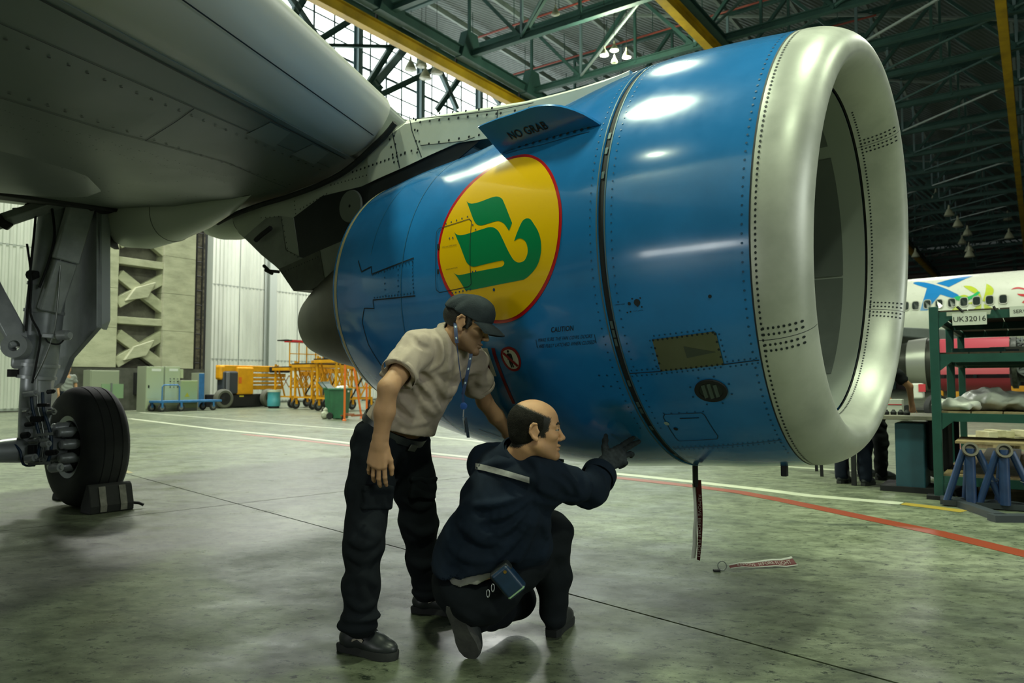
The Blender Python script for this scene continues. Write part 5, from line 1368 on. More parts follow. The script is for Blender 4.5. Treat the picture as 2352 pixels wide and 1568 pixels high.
def hand(f, w, x, z, scale=1.0, curl=(20, 25, 15), spread=6, thumb=(35, 10), grow=0.0, each=None):
    """wrist w, finger direction x, back of the hand z; fingers are separate tapered chains rooted in the palm"""
    B = basis(x, z); w = np.array(w, float); T = lambda q: w + B @ (np.array(q) * scale)
    kn = [(.088, .027, .002), (.092, .006, .004), (.086, -.015, .002), (.077, -.034, -.003)]
    ln = [(.044, .025, .021), (.049, .029, .022), (.045, .027, .021), (.035, .020, .018)]
    rd = [.0098, .0100, .0095, .0083]
    f.rc(T((-.02, 0, 0)), T((.012, 0, 0)), .029 * scale + grow, .029 * scale + grow, .02)
    for k in kn: f.rc(T((.010, k[1] * .62, 0)), T(k), .0165 * scale + grow, .0125 * scale + grow, .016)
    f.el(T((.05, 0, -.004)), np.array((.045, .036, .016)) * scale + grow, B, .015)
    f.rc(T((.02, .022, -.012)), T((.055, .032, -.010)), .016 * scale + grow, .013 * scale + grow, .014)
    for i, (k, l, r) in enumerate(zip(kn, ln, rd)):
        c = curl if each is None else each[i]
        a = math.radians(spread * (1.2 - i * .85)); ang = 0; p = np.array(k) - np.array((.008, 0, .001)); r0 = r * scale + grow
        for j in range(3):
            ang += math.radians(c[j]); d = np.array((math.cos(ang) * math.cos(a), math.sin(a) * math.cos(ang), -math.sin(ang)))
            q = p + d * (l[j] + (.008 if j == 0 else 0)); r1 = r0 * .92 if j < 2 else r0 * .84
            f.rc(T(p), T(q), r0, r1, .004); p, r0 = q, r1
    a, dn = math.radians(thumb[0]), math.radians(thumb[1]); p = np.array((.028, .026, -.008)); r0 = .0145 * scale + grow
    for j, (L, bend) in enumerate(((.040, 0), (.032, -12), (.026, -10))):
        aa = a + math.radians(bend) * j; d = np.array((math.cos(aa) * math.cos(dn), math.sin(aa) * math.cos(dn), -math.sin(dn))); q = p + d * L; r1 = r0 * (.86 if j < 2 else .8)
        f.rc(T(p), T(q), r0, r1, .008); p, r0 = q, r1
    return T
def skin_mat(name, base, dark):
    m = mat(name, base, 0.58, sss=0.12, spec=0.3, bump=(140, 0.12, 0.002)); nt = m.node_tree; N = nt.nodes; L = nt.links; b = N['Principled BSDF']
    at_ = N.new('ShaderNodeAttribute'); at_.attribute_name = 'tint'; mx = N.new('ShaderNodeMix'); mx.data_type = 'RGBA'
    nz = N.new('ShaderNodeTexNoise'); nz.inputs['Scale'].default_value = 22; nz.inputs['Detail'].default_value = 5
    c2 = N.new('ShaderNodeMix'); c2.data_type = 'RGBA'; c2.inputs[6].default_value = lin(base); c2.inputs[7].default_value = tuple(x * .72 for x in lin(base)[:3]) + (1,); L.new(nz.outputs['Fac'], c2.inputs[0])
    L.new(at_.outputs['Fac'], mx.inputs[0]); L.new(c2.outputs[2], mx.inputs[6]); mx.inputs[7].default_value = lin(dark)
    ah = N.new('ShaderNodeAttribute'); ah.attribute_name = 'hairmask'; nh = N.new('ShaderNodeTexNoise'); nh.inputs['Scale'].default_value = 260; nh.inputs['Detail'].default_value = 3
    ad = N.new('ShaderNodeMath'); ad.operation = 'ADD'; L.new(ah.outputs['Fac'], ad.inputs[0]); L.new(nh.outputs['Fac'], ad.inputs[1])
    rp = N.new('ShaderNodeMapRange'); rp.inputs['From Min'].default_value = .85; rp.inputs['From Max'].default_value = 1.15; L.new(ad.outputs[0], rp.inputs[0])
    hm = N.new('ShaderNodeMix'); hm.data_type = 'RGBA'; L.new(rp.outputs[0], hm.inputs[0]); L.new(mx.outputs[2], hm.inputs[6]); hm.inputs[7].default_value = lin('#1d1b18'); L.new(hm.outputs[2], b.inputs['Base Color']); return m
def cloth(name, col, var=None, bump=(260, 0.25, 0.0015), rough=0.9, sheen=0.0): return mat(name, col, rough, var=var, bump=bump, sheen=sheen, spec=0.2)
M_SKIN1 = skin_mat('tanned_skin', '#ba8f6d', '#4b3a2e'); M_SKIN2 = skin_mat('warm_skin', '#c1936e', '#6d5240')
M_SHIRT = cloth('taupe_cotton', '#ac9d90', (9, '#9c8e81', 0.35, 0.65)); M_NAVYT = cloth('black_navy_twill', '#12171d', (7, '#0d1217')); M_JACK = cloth('navy_workwear', '#111d2d', (6, '#0d1724'))
M_CAP = cloth('charcoal_felt', '#30373b', (16, '#272d31', 0.35, 0.65), (180, 0.5, 0.003)); M_HAIR = mat('black_hair', '#15130f', 0.55, bump=(220, 0.9, 0.004)); M_HAIRG = mat('greying_hair', '#25231f', 0.8, bump=(240, 1.0, 0.004), var=(60, '#191815'), spec=.1)
M_LEATH = mat('black_leather', '#292d2f', 0.40, bump=(30, 0.15, 0.004), var=(9, '#202426')); M_SOLE = mat('dark_sole', '#222424', 0.8, bump=(60, 0.3, 0.003)); M_SOLEG = mat('worn_grey_sole', '#4a4a48', 0.85, var=(20, '#383838', 0.35, 0.65), bump=(50, 0.4, 0.003))
M_GLOVE = cloth('grey_knit_glove', '#3b4046', (40, '#2a2e33', 0.35, 0.65), (300, 0.6, 0.002))
A_ = lambda px, py, Y: np.array(at(px, py, Y))

def shoe(name, heel, toe, parent, up=(0, 0, 1), L=0.29, m=None, laces=True, patch=True, sole_m=None, bend=0.0):
    """a work shoe: leather upper, thick sole with cleats, laces"""
    heel = np.array(heel, float); toe = np.array(toe, float); B = basis(toe - heel, up); T = lambda x, y, z: heel + B @ np.array((x, y, z)); s = L / 0.29
    f = Fld()
    f.el(T(.065 * s, 0, .055), (.070, .040, .048), B, .03); f.el(T(.21 * s, 0, .045), (.085, .050, .040), B, .04); f.el(T(.14 * s, 0, .055), (.09, .042, .045), B, .03)
    f.rc(T(.06 * s, 0, .06), T(.075 * s, 0, .115), .042, .044, .03); f.rc(T(.10 * s, 0, .09), T(.19 * s, 0, .06), .034, .034, .03)
    f.cut(T(0, 0, .022), -B[:, 2]); f.el(T(.07 * s, 0, .13), (.036, .032, .035), B, .012, 's')
    U = fbuild(name, f, .0045, m or M_LEATH, parent)
    out = [(0.0, .026), (.03, .038), (.09, .038), (.15, .042), (.20, .052), (.245, .050), (.275, .036), (.29, .014)]
    mb = MB(); P = [T(x * s, y, 0) for x, y in out] + [T(x * s, -y, 0) for x, y in out[::-1]]
    P2 = [q + B[:, 2] * .034 for q in P]; P1 = [q + B[:, 2] * .026 + (q - T(.14 * s, 0, 0)) * .02 for q in P]
    mb.grid([P, P1, P2], close=True); mb.add(P, [tuple(range(len(P)))[::-1]]); mb.add(P2, [tuple(range(len(P)))]); mb.build('sole', sole_m or M_SOLE, U, 40)
    if laces:
        for i in range(4):
            x = (.125 + .022 * i) * s; mb = MB(); mb.tube([T(x, -.032, .118 - .011 * i), T(x + .006, -.012, .132 - .012 * i), T(x + .008, .012, .132 - .012 * i), T(x, .032, .118 - .011 * i)], .004, 6); mb.build('lace', M_BLACK, U, 60)
    if patch:
        for sg in (-1, 1):
            mb = MB(); q = [T(.10 * s, sg * .0485, .072), T(.13 * s, sg * .048, .088), T(.155 * s, sg * .0485, .076), T(.15 * s, sg * .051, .066), T(.128 * s, sg * .051, .077), T(.10 * s, sg * .0515, .062)]; mb.prism(q, B[:, 1] * sg * .004); mb.build('reflective_tab', mat('pale_shoe_tab', '#a29888', 0.5), U, 0)
    return U

# ------------------------------------------------------------------ standing mechanic
S = thing('person', ground(905, 1460), 'man in a taupe T-shirt and dark flat cap leaning forward with one arm hanging', 'person')
pel = A_(897, 1000, 3.58); neck = A_(1032, 772, 3.50); shR = A_(957, 803, 3.37); shL = A_(1078, 826, 3.68)
elR = A_(892, 890, 3.17); wrR = A_(873, 1012, 3.20); elL = A_(1113, 922, 3.85); wrL = A_(1170, 996, 4.02)
hipR = A_(862, 1010, 3.49); hipL = A_(934, 1005, 3.68); knR = A_(836, 1240, 3.33); anR = A_(824, 1452, 3.31); knL = A_(962, 1200, 3.75); anL = A_(984, 1372, 3.88)
HD = Head(A_(1074, 743, 3.46), (math.cos(.33), -.10, -math.sin(.33)), scale=1.06)
sp = unit(neck - pel); lat = unit(shR - shL); fr = unit(np.cross(lat, sp)); lat = np.cross(sp, fr); fr = -fr if fr[0] < 0 else fr
TB = np.stack([fr, lat, sp], 1); mid = lambda t: pel + (neck - pel) * t
b = Fld()
b.el(mid(.66), (.10, .155, .17), TB, .06); b.el(mid(.25), (.105, .14, .17), TB, .06); b.el(pel, (.11, .15, .11), TB, .06)
b.rc(shR, shL, .055, .055, .05); b.rc(mid(.92), HD.p(-.035, 0, -.07), .062, .056, .04); b.rc(HD.p(-.02, 0, -.06), HD.p(.0, 0, -.05), .055, .05, .03)
b.path([shR, elR], [.052, .043], .02); b.path([elR, elR * .55 + wrR * .45, wrR], [.041, .044, .031], .02); b.el(elR + np.array((-.016, -.005, .0)), (.024, .024, .026), None, .02)
b.path([shL, elL], [.052, .042], .02); b.path([elL, elL * .55 + wrL * .45, wrL], [.041, .042, .030], .02)
for h, k_, a in ((hipR, knR, anR), (hipL, knL, anL)): b.path([h, k_, a + np.array((0, 0, .08))], [.075, .05, .036], .03)
HD.build(b)
hx = unit((-.10, -.02, -1)); hand(b, wrR + np.array((0, 0, -.012)), hx, (-.06, -1, .05), 1.08, (16, 26, 14), 5, (26, 14), each=[(12, 22, 14), (16, 26, 14), (18, 28, 16), (20, 30, 18)])
hand(b, wrL + unit((.2, .6, -.5)) * .02, (.55, .35, -.45), (-.3, -.9, .4), 1.05, (8, 10, 8), 8, (40, 5))
lo, hi = HD.bounds()
wl, wh = np.minimum(wrR, wrR) - (.085, .075, .225), wrR + np.array((.085, .075, .035))
wl2, wh2 = wrL - .05 - np.array((.02, .02, .15)), wrL + np.array((.2, .17, .06))
def tint1(P):
    q = HD.loc(P); r = np.sqrt(((q - (.055, 0, -.085)) / (.07, .075, .055)) ** 2).sum(-1)
    j = np.clip((.002 - q[:, 2]) / .03, 0, 1) * np.clip((q[:, 0] + .012) / .02, 0, 1) * np.clip((q[:, 2] + .16) / .03, 0, 1) * (np.abs(q).max(1) < .16)
    ns = np.clip((q[:, 0] - .088) / .01, 0, 1) * (q[:, 2] > -.058); ch = np.clip(1 - np.sqrt((((q - (.07, 0, -.03)) / (.04, .06, .03)) ** 2).sum(1)), 0, 1)
    return np.clip(.62 * j * (1 - ns) - ch * .5, 0, 1)
SB = fbuild('body', b, .009, M_SKIN1, S, 1, [(lo, hi, .003), (wl, wh, .0028), (wl2, wh2, .004)], tint1); tag(SB, 'bare head, arms and hands')
HD.eyes(SB); HD.brow(SB, M_HAIR)
h = Fld(); h.el(HD.p(-.020, 0, .022), np.array((.100, .081, .075)) * HD.k, HD.R, .01); h.cut(HD.p(.028, 0, .02), HD.R @ np.array((1, 0, .25)))
h.cut(HD.p(-.06, 0, -.035), HD.R @ np.array((-.25, 0, -1)))
for y in (-1, 1): h.rc(HD.p(.012, .076 * y, .03), HD.p(.016, .072 * y, -.022), .010 * HD.k, .006 * HD.k, .01); h.el(HD.p(-.014, .088 * y, -.004), np.array((.026, .020, .036)) * HD.k, HD.R, .006, 's')
fbuild('hair', h, .0035, M_HAIR, SB)
# T-shirt
t = Fld()
t.el(mid(.68), (.135, .185, .20), TB, .08); t.el(mid(.36) + fr * .012, (.135, .168, .20), TB, .09); t.el(mid(.06) + fr * .018, (.142, .178, .15), TB, .08)
t.rc(shR, shL, .070, .070, .06); t.rc(mid(.90), shR, .075, .07, .05); t.rc(mid(.90), shL, .075, .07, .05); t.rc(mid(.88), mid(.99), .082, .068, .03)
t.el(pel + fr * .085 + sp * .09, (.07, .12, .06), TB, .06)
for s_, e_ in ((shR, elR), (shL, elL)):
    g = Fld(); d = unit(e_ - s_); g.rc(s_, s_ + (e_ - s_) * .9, .076, .082, .02); g.cut(s_ + (e_ - s_) * .66, d); t.grp(g, .035)
t.fold(folds([(unit(sp + lat * .7), .085, .4), (unit(sp - fr * .8), .12, 1.3), (unit(sp * .7 + fr), .075, 2.2)], .0075))
t.cut(A_(905, 986, 3.45), -unit(sp + np.array((0, 0, .9))))
strokes(t, [[(925, 872), (960, 905), (992, 948)], [(905, 890), (930, 930), (962, 966)], [(950, 862), (985, 905), (1012, 943)], [(888, 900), (903, 940), (930, 972)], [(978, 848), (1008, 880), (1028, 912)], [(898, 950), (938, 972), (985, 968)], [(1000, 770), (1014, 800), (1010, 830), (982, 852)], [(932, 758), (926, 785), (915, 815)], [(1020, 760), (1030, 800), (1025, 850)], [(1050, 830), (1048, 880), (1030, 925)], [(970, 880), (985, 920), (1000, 955)]], .014, .006)
strokes(t, [[(915, 880), (945, 918), (978, 958)], [(938, 866), (972, 905), (1003, 946)], [(965, 855), (996, 892), (1020, 930)], [(990, 765), (1006, 800), (1000, 832), (965, 856)], [(897, 896), (917, 938), (945, 970)], [(945, 770), (960, 790), (985, 800)]], .012, .005, True)
for s_, e_, r_ in ((shR, elR, .056), (shL, elL, .056)): t.rc(s_ + (e_ - s_) * .56, s_ + (e_ - s_) * .95, r_, r_, .004, 's')
t.rc(mid(.98), HD.p(-.02, 0, -.04), .060, .062, .006, 's')
SH = fbuild('t_shirt', t, .0065, M_SHIRT, S, 1); tag(SH, 'creased taupe short-sleeved T-shirt')
def bandring(f, c, ax, r, w, n=40, flat=(1, 1), hint=(0, 0, 1)):
    return None
for s_, e_ in ((shR, elR), (shL, elL)):
    d = unit(e_ - s_); c = s_ + (e_ - s_) * .635; mb = MB(); mb.lathe([(0, .0815), (.002, .0830), (.018, .0832), (.020, .0815)], c - d * .012, d, 40, True); mb.build('sleeve_hem', M_SHIRT, SH, 60)
mb = MB(); c = mid(1.0); mb.lathe([(-.010, .072), (-.006, .0775), (.012, .071), (.014, .066)], c, Vector(unit(HD.p(-.02, 0, -.05) - mid(.93))), 40, True); mb.build('neckband', M_SHIRT, SH, 60)
# trousers
q = Fld()
q.el(pel + np.array((0, 0, -.015)), (.122, .165, .13), TB, .07); q.el(pel - sp * .08 - fr * .03, (.110, .155, .11), TB, .06)
q.path([hipR, hipR * .5 + knR * .5, knR], [.106, .102, .087], .04); q.path([knR, knR * .5 + anR * .5, anR + np.array((0, 0, .05))], [.085, .076, .074], .04)
q.path([hipL, hipL * .5 + knL * .5, knL], [.118, .104, .087], .05); q.path([knL, knL * .5 + anL * .5, anL + np.array((0, 0, .05))], [.085, .078, .078], .05)
for a in (anR, anL):
    q.el(a + np.array((.012, -.01, .075)), (.086, .078, .022), None, .02); q.el(a + np.array((-.004, 0, .030)), (.086, .080, .026), None, .02)
q.fold(folds([((.2, .1, 1), .14, .7), ((.7, .3, .7), .11, 2.0), ((-.6, .3, .8), .12, 3.1)], .0048))
q.cut(pel + sp * .055, sp)
q.cut((0, 0, .088), (0, 0, -1))
strokes(q, [[(800, 1235), (835, 1252), (868, 1238)], [(798, 1270), (835, 1288), (862, 1275)], [(812, 1195), (850, 1228), (872, 1232)], [(905, 1012), (880, 1060), (845, 1105)], [(926, 1008), (925, 1060), (905, 1110)], [(795, 1335), (830, 1322), (862, 1342)], [(852, 1275), (832, 1340), (848, 1398)], [(930, 1150), (965, 1166), (996, 1150)], [(933, 1205), (970, 1226), (1000, 1215)], [(800, 1380), (830, 1395), (858, 1385)], [(945, 1290), (970, 1300), (1000, 1290)], [(815, 1030), (808, 1080), (800, 1150)]], .016, .008)
TR = fbuild('trousers', q, .0075, M_NAVYT, S, 1); tag(TR, 'loose black cargo trousers')
for k_, h_, off in ((knR, hipR, (.06, -.085, 0)), (knL, hipL, (.06, -.085, 0))):
    g = Fld(); c = h_ * .42 + k_ * .58 + np.array(off) * .9; B = basis((.8, .6, -.1), (0, 0, 1)); g.bx(c, (.072, .02, .045), B, .012); g.bx(c + np.array((0, -.004, .05)), (.076, .022, .014), B, .01); g.fold(folds([((.3, .1, 1), .06, .3)], .003)); fbuild('cargo_pocket', g, .005, M_NAVYT, TR)
mb = MB(); rows = []
for z in (-.018, .018):
    rows.append([pel + sp * (.045 + z) + fr * (.145 * math.cos(a)) + lat * (.185 * math.sin(a)) for a in [2 * PI * k / 40 for k in range(40)]])
mb.grid(rows, close=True); BT = mb.build('belt', M_LEATH, S, 60)
c = pel + sp * .03 + fr * .155; B = np.stack([fr, lat, sp], 1); mb = MB(); mb.box(c, (.008, .05, .036), Matrix(B.tolist())); mb.build('belt_buckle', mat('dull_buckle', '#6b6d68', .35, .8), BT, 0, bevel=.004)
# cap: crown and brim
cp = Fld(); R1_ = HD.R
cp.el(HD.p(-.014, 0, .038), np.array((.111, .092, .088)) * HD.k, R1_, .01); cp.el(HD.p(.03, 0, .075), np.array((.072, .070, .052)) * HD.k, R1_, .04); cp.cut(HD.p(0, 0, .026), R1_ @ np.array((-.16, 0, -1))); cp.el(HD.p(-.014, 0, .028), np.array((.104, .085, .080)) * HD.k, R1_, .004, 's')
cp.fold(folds([((1, .2, .3), .09, .2), ((.1, 1, .4), .07, 1.0)], .003))
CAP = fbuild('cap', cp, .0035, M_CAP, SB, 1); tag(CAP, 'soft charcoal cap')
mb = MB(); rows = []
for i in range(9):
    a = -1.25 + 2.5 * i / 8; r = []
    for j in range(7):
        t_ = j / 6; x = (.085 + .085 * t_) * math.cos(a * (.92 - .12 * t_)) + .005; y = .088 * math.sin(a) * (1 - .06 * t_); z = .034 - .012 * t_ - 2.6 * y * y - .05 * t_ * t_ * 0.4
        r.append(HD.p(x, y, z))
    rows.append(r)
mb.slab(rows, Vector(R1_ @ np.array((0, 0, -.005)))); mb.build('cap_brim', M_CAP, CAP, 40)
# shoes
gR0, gR1 = np.array(ground(786, 1490)), np.array(ground(912, 1516)); gR0[2] = gR1[2] = 0.001
U = shoe('shoe', gR0 + unit(gR1 - gR0) * -.01, gR1, S, L=.31)
gL0, gL1 = np.array(ground(952, 1404)), np.array(ground(1042, 1410)); gL0[2] = gL1[2] = 0.001
shoe('shoe', gL0 + unit(gL1 - gL0) * -.01, gL1, S, L=.30)
# lanyard and badge: hangs from the neck, a thing of its own
LY = thing('lanyard', A_(1066, 1000, 3.36), 'dark blue lanyard with white marks and a pale badge on the leaning man', 'lanyard')
M_LAN = mat('navy_ribbon', '#152a52', 0.6); M_LANW = mat('ribbon_print', '#9fb0bd', 0.6)
ls = [A_(1046, 738, 3.44), A_(1046, 746, 3.36), A_(1048, 775, 3.33), A_(1052, 815, 3.335), A_(1056, 850, 3.35), A_(1062, 888, 3.37), A_(1063, 905, 3.37)]
rs = [A_(1082, 812, 3.40), A_(1079, 830, 3.38), A_(1074, 855, 3.37), A_(1067, 888, 3.37), A_(1063, 905, 3.37)]
def band(pts, w, m, nm, par, ax=(1, 0, 0), off=(0, 0, 0)):
    ax = Vector(ax).normalized() * w / 2; P = [Vector(p) + Vector(off) for p in pts]; mb = MB(); mb.slab([[p - ax for p in P], [p + ax for p in P]], (0, .0015, 0)); return mb.build(nm, m, par, 60)
def sm(pts, n=6):
    P = [Vector(p) for p in pts]; out = []
    for i in range(len(P) - 1):
        p0, p1, p2, p3 = P[max(0, i - 1)], P[i], P[i + 1], P[min(len(P) - 1, i + 2)]
        for k in range(n):
            t_ = k / n; out.append(.5 * ((2 * p1) + (p2 - p0) * t_ + (2 * p0 - 5 * p1 + 4 * p2 - p3) * t_ ** 2 + (3 * p1 - p0 - 3 * p2 + p3) * t_ ** 3))
    return out + [P[-1]]
LS, RS = sm(ls), sm(rs)
band(LS[:15], .017, M_LAN, 'strap', LY, (.9, .4, 0)); band(LS[14:], .008, M_LAN, 'strap', LY, (.4, .9, 0)); band(RS, .015, M_LAN, 'strap', LY, (1, .1, 0)); band([A_(1063, 903, 3.37), A_(1064, 925, 3.37)], .012, M_LAN, 'strap', LY)
for P, ks in ((LS, (2, 7, 12)), (RS, (4, 10, 16))):
    for k in ks:
        mb = MB(); c = P[k]; d = (P[k + 1] - P[k]).normalized(); x = Vector((.9, .3, 0)); mb.add([c + x * a + d * b_ + Vector((0, -.0015, 0)) for a, b_ in ((-.005, 0), (.002, -.004), (.005, .004), (-.002, .009))], [(0, 1, 2, 3)]); mb.build('strap_print', M_LANW, LY, 0)
mb = MB(); c = A_(1065, 932, 3.37); mb.lathe([(-.006, .010), (-.004, .016), (.004, .016), (.006, .010)], c, (0, 1, 0), 20); mb.build('badge_reel', mat('blue_reel', '#1d4488', .3), LY)
mb = MB(); mb.tube([A_(1065, 940, 3.37), A_(1064, 958, 3.37)], .003, 6); mb.build('badge_clip', M_STEEL, LY)
for (x0, x1, y1, m_, o_) in ((1063, 1069, 993, mat('badge_plastic', '#8d97a8', .25), 0), (1068, 1075, 1005, mat('badge_pen', '#3a4352', .3), .004)):
    mb = MB(); mb.hexa([A_(x0 - 1, 960, 3.37 - o_), A_(x0 + 2, 958, 3.40 - o_), A_(x1 + 2, y1, 3.40 - o_), A_(x1 - 3, y1, 3.37 - o_)], [A_(x0 + 1, 960, 3.365 - o_), A_(x0 + 4, 958, 3.395 - o_), A_(x1 + 4, y1, 3.395 - o_), A_(x1 - 1, y1, 3.365 - o_)]); mb.build('badge_card', m_, LY, 0)

# ------------------------------------------------------------------ kneeling mechanic
K = thing('person', ground(1150, 1470), 'balding man in a dark navy work jacket kneeling with a gloved hand on the engine', 'person')
pel = A_(1087, 1335, 3.36); neck = A_(1188, 1048, 3.27); shR = A_(1238, 1096, 3.22); shL = A_(1122, 1066, 3.50); elR = A_(1358, 1126, 3.40); wrR = A_(1388, 1066, 3.60)
elL = A_(1190, 1150, 3.70); wrL = A_(1290, 1090, 3.78)
HK = Head(A_(1231, 984, 3.20), (.985, .06, .02), (0, 0, 1), scale=1.10)
hipR = np.array((-.085, 3.31, .29)); hipL = np.array((-.20, 3.43, .27)); knR = A_(1268, 1222, 3.46); anR = A_(1272, 1420, 3.52); knL = A_(1186, 1375, 3.70); anL = A_(1082, 1425, 3.36)
sp = unit(neck - pel); lat = unit(shR - shL); fr = unit(np.cross(sp, lat)); fr = fr if fr[1] > 0 else -fr; lat = lat - sp * (lat @ sp); lat = unit(lat)
TB = np.stack([fr, lat, sp], 1); mid = lambda t: pel + (neck - pel) * t
b = Fld()
b.el(mid(.66), (.10, .155, .17), TB, .06); b.el(mid(.25), (.105, .14, .17), TB, .06); b.el(pel, (.11, .15, .11), TB, .06); b.rc(shR, shL, .055, .055, .05)
b.rc(mid(.95), HK.p(-.035, 0, -.06), .064, .060, .04); b.path([shR, elR, wrR], [.05, .044, .031], .02); b.path([shL, elL, wrL], [.05, .042, .03], .02)
b.path([hipR, knR, anR], [.07, .05, .036], .03); b.path([hipL, knL, anL], [.07, .05, .036], .03)
HK.build(b, True)
for z in (.030, .040, .051): b.rc(HK.p(.079 - (z - .03) * .55, -.030, z), HK.p(.079 - (z - .03) * .55, .030, z), .0025 * HK.k, .0025 * HK.k, .004)
hand(b, wrL, (.8, .5, -.2), (-.4, .2, .9), 1.0)
lo, hi = HK.bounds(); wl, wh = wrR - .07, wrR + .06
def tint2(P):
    q = HK.loc(P); j = np.clip((-.045 - q[:, 2]) / .03, 0, 1) * np.clip((q[:, 0] - .01) / .02, 0, 1) * (np.abs(q).max(1) < .16); lip = np.clip(1 - np.sqrt((((q - (.09, 0, -.075)) / (.02, .026, .012)) ** 2).sum(1)), 0, 1)
    return np.clip(.35 * j, 0, 1)
def hair2(P):
    q = HK.loc(P); d1 = -((q - np.array((-.022, 0, .078))) @ unit((.46, 0, 1))); d2 = .050 - q[:, 0] - .25 * (q[:, 2] - .02) * -1; d3 = q[:, 2] + .072; d4 = -((q - np.array((.004, 0, -.030))) @ unit((.55, 0, -1)))
    side = np.clip((np.abs(q[:, 1]) - .0) / .01, 0, 1); d = np.minimum(np.minimum(d1, d2), np.minimum(d3, d4)); burn = np.minimum(np.minimum(.032 - q[:, 0], q[:, 0] - .008), np.minimum(q[:, 2] + .034, .03 - q[:, 2])); d = np.maximum(d, burn)
    ear = ((q - np.array((-.014, 0, -.006))) / np.array((.022, 1, .036))); on = (np.sqrt(ear[:, 0] ** 2 + ear[:, 2] ** 2) < 1) & (np.abs(q[:, 1]) > .070)
    d = np.where(on, -.05, d); return np.where(np.abs(q).max(1) < .16, np.clip(d / .022 + .45, 0, 1), 0) * 1.0
KB = fbuild('body', b, .009, M_SKIN2, K, 1, [(lo, hi, .003), (wl, wh, .004)], tint2, hair2); tag(KB, 'balding head and bare wrist')
HK.eyes(KB); HK.brow(KB, M_HAIR)
h = Fld(); h.el(HK.p(-.014, 0, .030), np.array((.0990, .0769, .0849)) * HK.k, HK.R, .01); h.el(HK.p(-.045, 0, -.025), np.array((.060, .064, .050)) * HK.k, HK.R, .03)
h.cut(HK.p(-.022, 0, .071), HK.R @ np.array((.46, 0, 1))); h.cut(HK.p(.041, 0, .02), HK.R @ np.array((1, 0, -.25))); h.cut(HK.p(-.06, 0, -.062), HK.R @ np.array((-.1, 0, -1)))
h.cut(HK.p(.0, 0, -.034), HK.R @ np.array((.55, 0, -1)))
for y in (-1, 1):
    h.el(HK.p(-.014, .092 * y, -.006), np.array((.023, .022, .037)) * HK.k, HK.R, .006, 's')
fbuild('hair', h, .0035, M_HAIRG, KB)
# glove
g = Fld(); hd = unit((.72, .12, .42)); wG = wrR + unit(elR - wrR) * -.004
hand(g, wG, hd, (-.30, -.92, .30), 1.10, (4, 6, 4), 3, (66, 0), .0035, each=[(2, 4, 2), (5, 8, 6), (24, 45, 30), (60, 70, 40)])
g.rc(wG - hd * .05, wG - hd * .0, .037, .036, .01); g.cut(wG - hd * .035, -hd); g.fold(folds([(hd, .022, 0)], .001))
GL = fbuild('glove', g, .0030, M_GLOVE, K, 1); tag(GL, 'dark grey knitted work glove')
# jacket
tt = Fld()
tt.el(mid(.70), (.145, .198, .20), TB, .08); tt.el(mid(.40), (.158, .192, .22), TB, .09); tt.el(mid(.13), (.165, .198, .17), TB, .08); tt.el(mid(-.02), (.168, .195, .13), TB, .08)
tt.rc(A_(1060, 1250, 3.36), A_(1050, 1300, 3.36), .10, .09, .08); tt.cut(A_(1075, 1318, 3.20), (.33, .25, -1.0))
t = Fld(); t.grp(tt, .03)
t.rc(shR, shL, .082, .080, .06); t.rc(mid(.92), shR, .08, .085, .05); t.rc(mid(.92), shL, .08, .08, .05); t.rc(mid(.90), mid(1.0), .085, .075, .03)
t.path([shR, elR], [.088, .074], .05); t.path([elR, elR * .50 + wrR * .50], [.074, .068], .03); t.path([shL, elL, wrL], [.088, .075, .05], .05)
t.rc(A_(1200, 1190, 3.30), A_(1222, 1255, 3.32), .10, .080, .09); t.rc(A_(1215, 1150, 3.30), A_(1180, 1270, 3.30), .09, .07, .08); t.rc(A_(1238, 1200, 3.34), A_(1236, 1278, 3.34), .05, .045, .05)
t.fold(folds([(unit(sp * .9 + lat * .5), .13, .5), (unit(sp - lat * .6), .10, 1.9), (unit(lat * .5 + fr + sp * .4), .12, 2.6)], .0075))
fq = elR * .50 + wrR * .50
strokes(t, [[(1225, 1150), (1170, 1180), (1105, 1196)], [(1228, 1160), (1180, 1205), (1115, 1238)], [(1230, 1170), (1190, 1232), (1138, 1284)], [(1228, 1143), (1160, 1155), (1085, 1160)], [(1234, 1180), (1212, 1240), (1186, 1292)], [(1262, 1090), (1292, 1106), (1312, 1132)], [(1288, 1082), (1312, 1102), (1332, 1134)], [(1346, 1094), (1352, 1120), (1340, 1150)], [(1198, 1040), (1232, 1062), (1242, 1098)], [(1095, 1075), (1140, 1062), (1180, 1062)], [(1246, 1195), (1258, 1240), (1248, 1285)], [(1050, 1200), (1100, 1240), (1160, 1250)], [(1035, 1260), (1085, 1285), (1130, 1285)], [(1235, 1120), (1280, 1140), (1330, 1150)]], .015, .007)
strokes(t, [[(1222, 1155), (1172, 1193), (1110, 1216)], [(1226, 1166), (1185, 1218), (1128, 1262)], [(1222, 1138), (1160, 1168), (1090, 1178)], [(1275, 1086), (1302, 1104), (1322, 1133)], [(1232, 1105), (1222, 1140), (1228, 1175)]], .012, .005, True)
t.rc(fq - unit(wrR - elR) * .06, fq + unit(wrR - elR) * .10, .048, .050, .006, 's'); t.rc(mid(1.0), HK.p(-.03, 0, -.03), .062, .066, .008, 's')
JK = fbuild('jacket', t, .007, M_JACK, K, 1); tag(JK, 'creased navy work jacket with a pale reflective band')
d = unit(wrR - elR); mb = MB(); mb.lathe([(-.055, .078), (-.05, .083), (-.004, .083), (.0, .078), (-.004, .060), (-.04, .058)], elR * .5 + wrR * .5 + d * .035, d, 36, True); mb.build('rolled_cuff', M_JACK, JK, 60)
